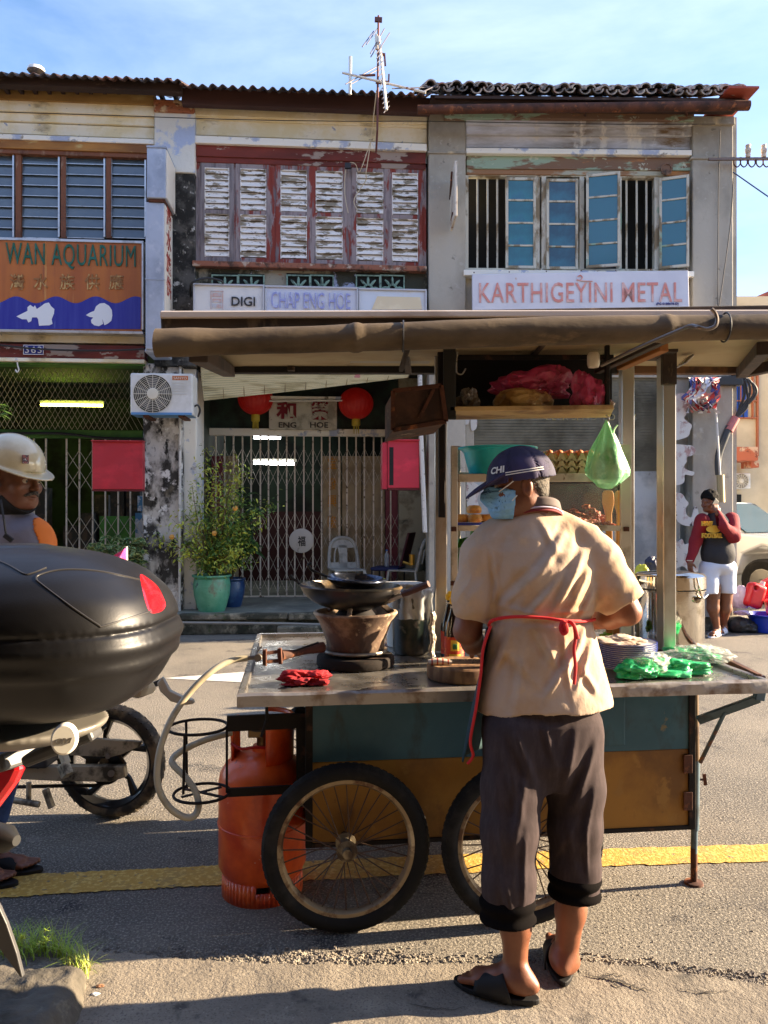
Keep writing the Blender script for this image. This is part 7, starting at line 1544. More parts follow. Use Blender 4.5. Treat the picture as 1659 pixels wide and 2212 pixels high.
# ------------------------------------------------------------------ the cook
def cook():
    hl, tl = Vector((*T(1152, 2164, .02)[:2], .034)), Vector((*T(992, 2122, .02)[:2], .034)); hr, tr = Vector((*T(1216, 2124, .02)[:2], .034)), Vector((*T(1205, 2038, .02)[:2], .034))
    s = thing('person', 'cook seen from behind in beige polo shirt, rolled dark trousers, navy cap and blue mask', 'person', ((hl.x+hr.x)/2, (hl.y+hr.y)/2, 0))
    hc = A_(1120, 1049, 2.43); hrot = rotm(0, 6, 180+2)      # looks to the left, chin slightly down
    aL, aR = A_(1113, 2098, 2.285), A_(1222, 2074, 2.375)
    def body(p):
        d = head_sdf(p, hc, hrot, .90); d = smin(d, sd_cap(p, A_(1136, 1060, 2.44), A_(1152, 1125, 2.44), .058, .064), .03)
        d = smin(d, sd_ell(p, A_(1165, 1225, 2.45), (.11, .06, .10)), .03)
        # arms
        d = np.minimum(d, chain(p, [A_(1052, 1190, 2.44), A_(1020, 1300, 2.43), A_(1010, 1362, 2.43), A_(1022, 1388, 2.50), A_(1048, 1408, 2.66)], [.052, .046, .042, .036, .026], .02))
        d = np.minimum(d, chain(p, [A_(1285, 1210, 2.44), A_(1338, 1290, 2.41), A_(1356, 1322, 2.40), A_(1318, 1333, 2.46), A_(1268, 1345, 2.62)], [.052, .046, .039, .036, .026], .02))
        return d
    lo, hi = A_(975, 1430, 2.25)-.03, A_(1390, 960, 2.5)+.05; lo = np.array([.18, 2.30, .98]); hi = np.array([.84, 2.74, 1.66])
    skin('body', body, lo, hi, .0042, sk1, s)
    # hands (hidden behind the trunk from here)
    skin('hand', lambda p: hand_sdf(p, A_(1048, 1408, 2.66), (.35, .9, -.1), (0, 0, -1), 1, .7, 1), A_(1030, 1450, 2.64)-.04, A_(1120, 1370, 2.85)+.04, .003, sk1, s)
    skin('hand', lambda p: hand_sdf(p, A_(1268, 1345, 2.62), (-.5, .8, -.1), (0, 0, -1), 1, .6, -1), A_(1200, 1380, 2.60)-.05, A_(1290, 1310, 2.80)+.05, .003, sk1, s)
    for (ank, heel, toe, kn) in ((aL, hl, tl, A_(1108, 1900, 2.29)), (aR, hr, tr, A_(1238, 1860, 2.37))):
        def leg(p): 
            d = chain(p, [ank, ank+(kn-ank)*.5+np.array((.004, .0, 0)), kn], [.034, .042, .052], .03); d = smin(d, foot_sdf(p, heel, toe, ank, 1.0), .02)
            d = smin(d, sd_cap(p, np.array(heel)+np.array((0, 0, .03)), ank+np.array((.006, -.018, .03)), .018, .012), .02); return d
        al = np.array([list(heel), list(toe), ank, kn]); skin('leg', leg, np.minimum(al.min(0)-.07, [9, 9, 0.004]), al.max(0)+.07, .0042, sk1, s)
    sandal(s, hl-Vector((0, 0, .018)), tl-Vector((0, 0, .018)), blks); sandal(s, hr-Vector((0, 0, .018)), tr-Vector((0, 0, .018)), blks)
    # trousers
    trm = mat('trouser_cloth', K(60, 51, 52), .9, spec=.15, layers=[(K(68, 58, 59), 60, .45, .6, (1, 1, .3)), (K(52, 44, 45), 5, .5, .66)], bump=[(500, .25, .0012)])
    tf = [(1100, 1560, 1150, 1690, 9, .010), (1085, 1600, 1120, 1760, 8, .007), (1135, 1640, 1100, 1800, 9, .008), (1060, 1640, 1080, 1860, 7, .006), (1125, 1780, 1118, 1930, 6, .006), (1075, 1860, 1095, 1950, 7, .006), (1240, 1570, 1215, 1700, 9, .009), (1290, 1600, 1230, 1760, 9, .010), (1285, 1700, 1250, 1850, 7, .008), (1262, 1780, 1266, 1890, 5, .007), (1225, 1760, 1240, 1880, 7, .006), (1170, 1560, 1190, 1640, 7, .007), (1180, 1900, 1250, 1760, 7, .004)]
    def tr_(p):
        d = prof_sdf(p, [(H-(1700-V0)/707, *A_(1172, 1700, 2.37)[:2], .10, .08), (H-(1640-V0)/707, *A_(1172, 1640, 2.375)[:2], .155, .11), (H-(1560-V0)/707, *A_(1171, 1560, 2.39)[:2], .182, .118), (H-(1500-V0)/707, *A_(1168, 1500, 2.41)[:2], .165, .095)])
        lg = chain(p, [A_(1112, 1590, 2.36), A_(1106, 1700, 2.34), A_(1100, 1790, 2.31), A_(1098, 1905, 2.28), A_(1096, 1972, 2.275)], [.100, .091, .082, .074, .074], .03)
        rg = chain(p, [A_(1236, 1590, 2.39), A_(1243, 1700, 2.385), A_(1241, 1790, 2.37), A_(1242, 1870, 2.365), A_(1241, 1922, 2.36)], [.098, .086, .078, .071, .073], .03)
        d = smin(d, smin(lg, rg, .012), .03)
        d = np.maximum(d, np.maximum(0, (H-(1968-V0)*2.27/F)-p[:, 2])*1.0+np.where(p[:, 2] < H-(1968-V0)*2.27/F, 0.0, -9))
        d -= folds(p, tf, 2.3)*np.clip((2.40-p[:, 1])/.06+.3, 0, 1)
        return d-.0022*(vnoise(p*np.array([1, 1, .45]), 24, 2)-.5)-.007*(vnoise(p*np.array([1, 1, .5]), 10, 5)-.5)
    skin('trousers', tr_, [.25, 2.17, .235], [.72, 2.56, .95], .0052, trm, s)
    cfm = mat('cuff_black', (.006, .005, .005), 1, spec=.05, bump=[(300, .3, .002)])
    for (c0, c1, r0) in ((A_(1096, 1940, 2.275), A_(1097, 1986, 2.27), .0795), (A_(1242, 1888, 2.362), A_(1240, 1932, 2.36), .0775)):
        def cf(p):
            q = p-c0; ax = (c1-c0)/np.linalg.norm(c1-c0); hgt = q@ax; rad = np.linalg.norm(q-hgt[:, None]*ax, axis=1); rr = r0*(1+.05*vnoise(p, 22, 3)-.02)+.004*np.sin(hgt*140); L_ = np.linalg.norm(c1-c0); tl_ = .010*(vnoise(p, 14, 7)-.5)
            o = np.maximum(rad-rr, np.maximum(-hgt-.006+tl_, hgt-L_+tl_)); return np.maximum(o, -(rad-(rr-.012)))
        skin('trouser_cuff', cf, c1-np.array((.1, .1, .02)), c0+np.array((.1, .1, .03)), .0035, cfm, s)
    # polo shirt
    shm = mat('shirt_cloth', K(188, 165, 144), .9, spec=.2, layers=[(K(180, 148, 114), 4, .45, .64), (K(200, 170, 138), 9, .55, .68)], bump=[(520, .25, .001), (48, .28, .005, (1, 1, .4)), (16, .25, .010)], sheen=.1)
    def zz(v): return H-(v-V0)*2.40/F
    rows = [(1560, 1024, 1338, .146, 2.405), (1500, 1030, 1325, .140, 2.41), (1440, 1042, 1308, .128, 2.415), (1380, 1052, 1294, .127, 2.42), (1338, 1060, 1286, .122, 2.425), (1290, 1056, 1296, .130, 2.43), (1230, 1050, 1302, .132, 2.44), (1190, 1046, 1290, .122, 2.445), (1160, 1052, 1262, .105, 2.448), (1135, 1072, 1230, .088, 2.45), (1112, 1098, 1202, .072, 2.45), (1096, 1108, 1192, .06, 2.45)]
    tab = [(zz(v), (A_(uL, v, 2.40)[0]+A_(uR, v, 2.40)[0])/2, yc, (A_(uR, v, 2.40)[0]-A_(uL, v, 2.40)[0])/2*(.95 if v > 1300 else .98), b*.97) for (v, uL, uR, b, yc) in rows]
    ff = [(1285, 1160, 1185, 1330, 10, .011), (1240, 1130, 1120, 1290, 10, .010), (1215, 1240, 1130, 1335, 8, .010), (1275, 1230, 1215, 1335, 8, .010), (1150, 1235, 1085, 1315, 8, .009), (1292, 1270, 1250, 1335, 6, .008), (1062, 1180, 1082, 1290, 5, .008), (1075, 1260, 1068, 1330, 5, .008), (1170, 1120, 1205, 1200, 8, .006),
          (1110, 1345, 1062, 1470, 8, .009), (1150, 1350, 1200, 1440, 8, .009), (1270, 1355, 1170, 1500, 9, .012), (1284, 1380, 1230, 1500, 8, .009), (1090, 1400, 1160, 1480, 8, .007), (1240, 1420, 1290, 1500, 8, .008), (1130, 1400, 1110, 1520, 8, .007), (1080, 1310, 1180, 1332, 6, .008), (1180, 1322, 1280, 1318, 5, .006), (1210, 1350, 1225, 1500, 7, .007)]
    def shirt(p):
        t = prof_sdf(p, tab)
        la = chain(p, [A_(1075, 1162, 2.44), A_(1046, 1200, 2.435), A_(1027, 1290, 2.43), A_(1022, 1338, 2.43)], [.050, .064, .063, .062], .03); ra = chain(p, [A_(1262, 1172, 2.44), A_(1290, 1210, 2.435), A_(1322, 1275, 2.42), A_(1350, 1306, 2.41)], [.052, .066, .066, .064], .03)
        # square sleeve ends
        nl = A_(1020, 1345, 2.43)-A_(1035, 1250, 2.43); nl /= np.linalg.norm(nl); la = np.maximum(la, (p-A_(1022, 1338, 2.43))@nl); nr = A_(1350, 1306, 2.41)-A_(1310, 1250, 2.43); nr /= np.linalg.norm(nr); ra = np.maximum(ra, (p-A_(1346, 1306, 2.41))@nr)
        t = smin(t, chain(p, [A_(1120, 1128, 2.45), A_(1066, 1164, 2.445)], [.045, .055]), .03); t = smin(t, chain(p, [A_(1190, 1126, 2.45), A_(1262, 1170, 2.445)], [.045, .056]), .03); d = smin(t, la, .022); d = smin(d, ra, .022)
        hem = zz(1522)+.006*np.sin(p[:, 0]*17)+.07*(p[:, 0]-.5)
        d = np.maximum(d, hem-p[:, 2])
        d -= folds(p, ff, 2.33)*np.clip((2.44-p[:, 1])/.08, 0, 1)*.95
        wst = .008*np.exp(-((p[:, 2]-zz(1336))/.012)**2); d += wst
        d -= .006*(vnoise(p*np.array([1, 1, .7])@rotm(0, 30, 0), 12, 4)-.5)+.006*(1-np.abs(vnoise(p@rotm(0, 35, 0)*np.array([1.5, 1, .45]), 22, 9)*2-1))
        return d
    skin('polo_shirt', shirt, [.15, 2.24, .80], [.82, 2.62, 1.50], .0048, shm, s)
    # collar bands
    cc = A_(1153, 1111, 2.45)
    for (nm, dz, r0, hh, col) in (('collar', .022, .070, .030, K(92, 80, 76)), ('collar_stripe', .006, .0735, .007, K(190, 180, 200)), ('collar_stripe', -.002, .0745, .010, K(120, 30, 34))):
        b = MB()
        def fn(a, t, dz=dz, r0=r0, hh=hh):
            th = a*6.2832; return Vector((cc[0]+(r0+.006*(1-t))*1.16*math.cos(th), cc[1]+(r0+.006*(1-t))*math.sin(th), cc[2]+dz-.055*(math.sin(th)*.5+.5)+hh*(t-.5)+.018*(1-math.sin(th))*.5+.006*math.cos(th)))
        b.grid(fn, 48, 4); b.build(nm, mat(nm+str(int(dz*1000)), col, .8, bump=[(300, .3, .001)]), s, solid=.004)
    # apron with red ties
    red = mat('apron_red', K(196, 26, 30), .7, bump=[(200, .2, .001)]); teal = mat('apron_teal', K(24, 52, 58), .85, layers=[(K(34, 66, 70), 6, .5, .64)], bump=[(200, .2, .002)])
    wy = 2.285
    b = MB(); b.tube(spline([P(1056, 1352, 2.40), P(1062, 1341, 2.33), P(1090, 1334, 2.302), P(1130, 1332, wy), P(1180, 1335, wy-.002), P(1215, 1340, wy-.004), P(1250, 1342, 2.31), P(1276, 1340, 2.37), P(1284, 1338, 2.42)], 6), .0052, 7); b.build('waist_tie', red, s)
    b = MB()
    for pts, r_ in (([(1216, 1342), (1212, 1356), (1217, 1368), (1224, 1362), (1220, 1346)], .007), ([(1226, 1342), (1238, 1348), (1243, 1376), (1240, 1404), (1243, 1440), (1240, 1478)], .005), ([(1228, 1342), (1240, 1352), (1248, 1380)], .0055), ([(1216, 1344), (1222, 1350), (1214, 1362)], .008)):
        b.tube(spline([P(u, v, 2.262-.004*i) for i, (u, v) in enumerate(pts)], 6), r_, 7)
    b.build('bow', red, s)
    b = MB(); b.grid(lambda a, t: P(1052-18*t**.8-26*t+9*math.sin(a*5+t*4)*t+(1-a)*6, 1362+285*t, 2.34)+Vector((-.010*(1-a)+.012*math.sin(t*7+a*3)*a, .24*a, 0))+Vector((.15*a*a, 0, 0)), 24, 30); b.build('apron', teal, s, solid=.003)
    b = MB(); b.tube(spline([P(1060, 1352, 2.335), P(1044, 1400, 2.332), P(1038, 1460, 2.330), P(1028, 1530, 2.330), P(1016, 1600, 2.332), P(1022, 1632, 2.334), P(1010, 1650, 2.336)], 6), .0048, 7); b.build('apron_piping', red, s)
    # cap
    navy = mat('cap_navy', K(38, 34, 62), .8, layers=[(K(52, 44, 84), 4, .5, .64)], bump=[(400, .25, .001)]); crot = rotm(0, 9, 182)
    def cap(p):
        q = loc_(p, A_(1122, 1040, 2.43), crot, 1); o = sd_ell(q, (-.006, 0, .006), (.110, .090, .106)); o = np.maximum(o, -q[:, 2]); o = np.maximum(o, -(sd_ell(q, (-.006, 0, .004), (.105, .085, .101))))
        th = np.arctan2(q[:, 1], q[:, 0]); o += .0016*np.exp(-(np.abs(((th/(math.pi/3))+.5) % 1-.5)*60/6)**2)
        br = np.maximum(np.abs(q[:, 2]-.006+((q[:, 0]-.09)*.38)-(-.010)*(q[:, 1]/.07)**2*-1.0-(0))-.0030, np.sqrt(((q[:, 0]-.085)/.092)**2+(q[:, 1]/.076)**2)*.08-.08); br = np.maximum(br, -sd_ell(q, (-.006, 0, .004), (.104, .084, .101)))
        return smin(o, br, .006)-.0018*(vnoise(p, 30, 3)-.5)
    skin('cap', cap, A_(1122, 1040, 2.43)-np.array([.20, .12, .09]), A_(1122, 1040, 2.43)+np.array([.14, .12, .12]), .0034, navy, s)
    wht = mat('cap_white', K(226, 222, 214), .7); cm = Matrix.Translation(Vector(A_(1122, 1040, 2.43))) @ Matrix(crot.tolist()).to_4x4()
    def capsurf(a, z, e=.0008):    # a angle round the crown, z height; returns world point
        k = math.sqrt(max(.01, 1-((z-.006)/.106)**2)); return cm @ Vector((-.006+(.110+e)*k*math.cos(a), (.090+e)*k*math.sin(a), z))
    for z0 in (.024, .031):
        b = MB(); b.grid(lambda a, t, z0=z0: capsurf(R(150)+R(-72)*a if False else R(56)+R(66)*a, z0+.003*t, .0022), 24, 1); b.build('cap_stripe', wht, s)
    def wp(p): a = R(48)-p.x/.098; return Vector((a, p.y, p.z))
    Mx0 = Matrix.Identity(4)
    tx = []
    c = bpy.data.curves.new('t', 'FONT'); c.body = 'CHI'; c.extrude = .02; c.offset = .03; tmp = bpy.data.objects.new('t', c); C.objects.link(tmp); me = tmp.evaluated_get(bpy.context.evaluated_depsgraph_get()).to_mesh(); vs = [v.co.copy() for v in me.vertices]; fs = [tuple(q.vertices) for q in me.polygons]; tmp.to_mesh_clear(); bpy.data.objects.remove(tmp)
    x0 = min(q.x for q in vs); x1 = max(q.x for q in vs)
    # seen from outside on this side of the head, reading direction runs towards the back
    b = MB(); b.add([capsurf(R(24)+R(30)*((q.x-x0)/(x1-x0)), .036+.019*q.y/.7-.006*0, .0025+.0012*(1 if q.z > 0 else 0)) for q in vs], fs); b.build('cap_lettering', wht, s)
    # hair below the cap
    def hair(p):
        q = loc_(p, hc, hrot, .90); d = sd_ell(q, (-.012, 0, .035), (.1005, .0795, .0925)); d = smin(d, sd_ell(q, (-.058, 0, -.024), (.046, .060, .050)), .02); d = np.maximum(d, q[:, 2]-.03); d = np.maximum(d, -.052-q[:, 2]+.4*np.maximum(0, q[:, 0]+.06)); d = np.maximum(d, q[:, 0]+.014); return d*.90-.003*(vnoise(p, 260, 1)-.5)
    skin('hair', hair, hc-.12, hc+.12, .0032, hairg, s)
    # surgical mask
    mm = mat('mask_blue', K(118, 176, 224), .85, layers=[(K(138, 190, 230), 5, .5, .62)], bump=[(30, .3, .006, (1, 1, 3))])
    def mask(p):
        q = loc_(p, hc, hrot, .90); hd = sd_ell(q, (.036, 0, -.034), (.066, .066, .080)); hd = smin(hd, sd_ell(q, (.056, 0, -.078), (.046, .050, .040)), .03); hd = smin(hd, sd_cap(q, (.088, 0, .004), (.116, 0, -.03), .012, .016), .03)
        o = np.abs(hd-.006-.0007*np.sin(q[:, 2]*300))-.0018; o = np.maximum(o, q[:, 2]-.004-.30*(q[:, 0]-.09)); o = np.maximum(o, -q[:, 2]-.118+.1*(q[:, 0])); o = np.maximum(o, .030-q[:, 0]-.16*(q[:, 2]+.05)); return o*.93
    skin('face_mask', mask, hc-.15, hc+.12, .003, mm, s)
    b = MB(); b.tube([P(1078, 1062, 2.372), P(1098, 1048, 2.358), P(1117, 1033, 2.352)], .0018, 6); b.tube([P(1101, 1087, 2.375), P(1108, 1080, 2.362), P(1117, 1070, 2.352)], .0018, 6); b.build('mask_strap', wht, s)
    for sg in (1, -1):
        e = Vector(hc)+Vector((np.array([.0815, .031*sg, .000])*.93) @ hrot.T) if False else Vector(hc+(hrot@np.array([.0800, .031*sg, .000]))*.93); b = MB(); b.lathe([(.0005, -.011), (.008, -.008), (.0115, 0), (.008, .008), (.0005, .011)], e, 14); b.build('eye', mat('eye_white', K(210, 200, 190), .2), s); f = Vector(hrot@np.array([1, 0, 0])); b = MB(); b.disc(e+f*.0114, .005, 14, Matrix.Rotation(R(90), 4, 'Y')); b.build('iris', blk, s)
    return s
cook()

# ------------------------------------------------------------------ the rider at the left
def rider():
    Y = 2.95; s = thing('person', 'man with cream helmet, grey moustache and black chin mask behind the top box', 'person', (((10-U0)*3.05/F), 3.05, 0))
    hc = A_(34, 1037, Y); rot = rotm(0, 4, -22)
    def body(p):
        d = head_sdf(p, hc, rot, .97, 1.05); return smin(d, sd_cap(p, A_(25, 1065, Y+.03), A_(6, 1125, Y+.04), .062, .07), .03)
    skin('head', body, hc-np.array([.18, .15, .25]), hc+np.array([.17, .15, .17]), .0036, sk2, s)
    gm = mat('rider_grey', K(128, 124, 134), .85, bump=[(18, .4, .012), (300, .2, .001)]); orm = mat('rider_orange', K(230, 120, 36), .8)
    def torso(p):
        d = sd_ell(p, A_(8, 1185, Y+.03), (.20, .135, .16)); d = smin(d, sd_ell(p, A_(-10, 1300, Y+.05), (.165, .12, .26)), .06); d = smin(d, sd_cap(p, A_(12, 1112, Y+.03), A_(5, 1160, Y+.03), .075, .10), .04)
        d = smin(d, chain(p, [A_(66, 1160, Y-.03), A_(86, 1240, Y-.06), A_(88, 1330, Y-.05)], [.070, .062, .055], .03), .03); d = smin(d, chain(p, [A_(-62, 1160, Y+.08), A_(-84, 1250, Y+.1), A_(-80, 1330, Y+.08)], [.070, .062, .055], .03), .03)
        return d-.008*(vnoise(p, 14, 2)-.5)
    skin('shirt', torso, A_(-60, 1500, Y)-np.array([.2, .22, .0]), A_(90, 1080, Y)+np.array([.12, .28, .02]), .008, gm, s)
    def strip(p): q = torso(p)-.004; n = p-A_(84, 1120, Y-.02); return np.maximum(np.maximum(q, -(q+.010)), np.maximum(-((p[:, 0]-A_(88, 1132, Y)[0])+.45*(p[:, 2]-A_(88, 1132, Y)[2])), A_(80, 1200, Y)[2]-p[:, 2]))
    skin('shoulder_stripe', strip, A_(30, 1200, Y)-np.array([.05, .22, 0]), A_(120, 1085, Y)+np.array([.02, .25, .02]), .006, orm, s)
    def arms(p): return np.minimum(chain(p, [A_(88, 1325, Y-.05), A_(92, 1410, Y-.02), A_(98, 1460, Y+.02)], [.045, .036, .028], .02), chain(p, [A_(-80, 1325, Y+.08), A_(-86, 1410, Y+.1), A_(-80, 1480, Y+.14)], [.045, .036, .028], .02))
    skin('arms', arms, A_(-110, 1530, Y)-np.array([.05, .1, 0]), A_(110, 1300, Y)+np.array([.03, .25, .05]), .008, sk2, s)
    for (w_, sd_) in ((A_(98, 1460, Y+.02), 1), (A_(-80, 1480, Y+.14), -1)): skin('hand', lambda p: hand_sdf(p, w_, (0, .1, -1), (.3, .9, 0), 1, .35, sd_), w_-np.array([.1, .1, .22]), w_+np.array([.1, .12, .05]), .005, sk2, s)
    hl, tl = Vector((*G(-62, 1885)[:2], .018)), Vector((*G(84, 1884)[:2], .018)); hr, tr = Vector((*G(-112, 1912)[:2], .018)), Vector((*G(30, 1914)[:2], .018))
    jm = mat('rider_jeans', K(44, 70, 120), .85, layers=[(K(64, 92, 144), 6, .5, .62)], bump=[(14, .4, .012)])
    kl, kr = A_(10, 1640, 3.08), A_(-60, 1650, 2.98)
    def jeans(p):
        a = np.array(hl)+np.array([.05, 0, .13]); c = np.array(hr)+np.array([.05, 0, .13]); l = chain(p, [A_(18, 1440, Y+.08), kl, a], [.095, .075, .070], .03); r_ = chain(p, [A_(-40, 1440, Y+.02), kr, c], [.095, .075, .070], .03)
        return smin(smin(l, r_, .02), sd_ell(p, A_(-12, 1420, Y+.05), (.16, .12, .14)), .04)-.008*(vnoise(p, 16, 8)-.5)
    skin('jeans', jeans, [-2.0, 2.70, .05], [-1.25, 3.35, 1.05], .009, jm, s)
    for (h_, t_) in ((hl, tl), (hr, tr)):
        ank = np.array(h_)+np.array([.05, 0, .09]); skin('foot', lambda p: foot_sdf(p, h_, t_, ank, 1.0), np.array(h_)-np.array([.08, .09, .016]), np.array(t_)+np.array([.04, .09, .14]), .0042, sk2, s); sandal(s, h_-Vector((0, 0, .018)), t_-Vector((0, 0, .018)), blks)
    # helmet
    hm = mat('helmet_cream', K(222, 208, 172), .18, layers=[(K(204, 186, 146), 3, .5, .64)], coat=.6)
    def helm(p):
        q = loc_(p, A_(25, 1009, Y), rotm(0, 6, -22), .95); o = sd_ell(q, (-.005, 0, .012), (.138, .122, .126)); o = smin(o, sd_ell(q, (-.03, 0, -.03), (.125, .118, .09)), .02)
        i = sd_ell(q, (-.005, 0, .0), (.116, .100, .116)); i = np.minimum(i, sd_ell(q, (-.0, 0, -.06), (.126, .100, .10))); rim = -.010-.055*np.clip((-q[:, 0]+.02)/.06, 0, 1)
        o = np.maximum(o, rim-q[:, 2]); o = np.maximum(o, -i); br = np.abs(q[:, 2]+.014+(q[:, 0]-.10)*.30-.0)-.004; br = np.maximum(br, np.sqrt(((q[:, 0]-.045)/.135)**2+(q[:, 1]/.125)**2)*.12-.12); br = np.maximum(br, .055-q[:, 0]); br = np.maximum(br, -i); return smin(o, br, .010)
    skin('helmet', helm, A_(25, 1009, Y)-np.array([.17, .16, .12]), A_(25, 1009, Y)+np.array([.21, .16, .16]), .0042, hm, s)
    hq = Matrix.Translation(Vector(A_(25, 1009, Y))) @ Matrix(rotm(0, 6, -22).tolist()).to_4x4() @ Matrix.Scale(.95, 4)
    b = MB(); pts = []
    for i in range(41):
        a = math.pi*2*i/40; k = .0; z = -.012-.055*max(0, min(1, (-.14*math.cos(a)*.95+.02)/.06)); 
        rx, ry = (.178, .122) if math.cos(a) > .5 else (.134, .1205); 
        if math.cos(a) > .35: continue
        pts.append(hq @ Vector((.137*math.cos(a)*1.0-.003, .1215*math.sin(a), z)))
    b.tube(pts, .005, 7); b.build('rim_trim', mat('trim_navy', K(36, 40, 62), .4), s)
    b = MB(); p = hq @ Vector((.122, -.048, .036)); Mz = Matrix.Translation(p) @ Matrix.Rotation(R(-22-26), 4, 'Z') @ Matrix.Rotation(R(90), 4, 'Y'); b2 = MB(Mz); b2.box(-.018, -.011, -.002, .014, .011, .006); b2.build('sticker', mat('sticker_mix', K(150, 90, 90), .5, layers=[(K(40, 40, 60), 60, .48, .52), (K(220, 210, 210), 80, .54, .58)]), s)
    def mask(p):
        q = loc_(p, hc, rot, .97); hd = sd_ell(q, (.030, 0, -.05), (.068, .068, .07)); hd = smin(hd, sd_ell(q, (.046, 0, -.085), (.052, .054, .042)), .02); hd = smin(hd, sd_cap(q, (-.03, 0, -.06), (-.04, 0, -.14), .066, .072), .02)
        o = np.maximum(hd-.004, -(hd+.006)); o = np.maximum(o, (q[:, 2]+.078)+.85*(q[:, 0]-.03)); return np.maximum(o, -q[:, 2]-.15)*.97
    skin('neck_mask', mask, hc-.18, hc+.12, .004, mat('mask_black', (.010, .010, .011), .9), s)
    def mou(p): q = loc_(p, hc, rot, .97); d = np.minimum(sd_cap(q, (.106, .003, -.044), (.088, .032, -.057), .0085, .005), sd_cap(q, (.106, -.003, -.044), (.088, -.032, -.057), .0085, .005)); return d-.003*(vnoise(p, 300, 1)-.5)
    skin('moustache', mou, hc-.14, hc+.14, .0028, mat('moustache_grey', K(110, 104, 100), .9, layers=[((.03, .03, .03), 120, .47, .53)]), s)
    def brow(p): q = loc_(p, hc, rot, .97); return np.minimum(sd_cap(q, (.094, .012, .020), (.078, .046, .022), .004, .003), sd_cap(q, (.094, -.012, .020), (.078, -.046, .022), .004, .003))
    skin('eyebrows', brow, hc-.13, hc+.13, .003, hairm, s)
    for sg in (1, -1):
        e = Vector(hc+(rot@np.array([.0805, .031*sg, .000]))*.97); b = MB(); b.lathe([(.0005, -.0105), (.008, -.008), (.0115, 0), (.008, .008), (.0005, .0105)], e, 14); b.build('eye', MATS['eye_white'], s); f = Vector(rot@np.array([1, 0, -.1])); b = MB(); b.disc(e+f*.0108, .0052, 14, f.to_track_quat('Z', 'Y').to_matrix().to_4x4()); b.build('iris', blk, s)
    b = MB(); b.tube(spline([P(2, 1080, Y-.14), P(8, 1120, Y-.16), P(14, 1158, Y-.155), P(24, 1166, Y-.16)], 5), .004, 6); b.beam(P(10, 1156, Y-.165), P(26, 1168, Y-.165), .012, .016); b.build('chin_strap', wirem, s)
rider()

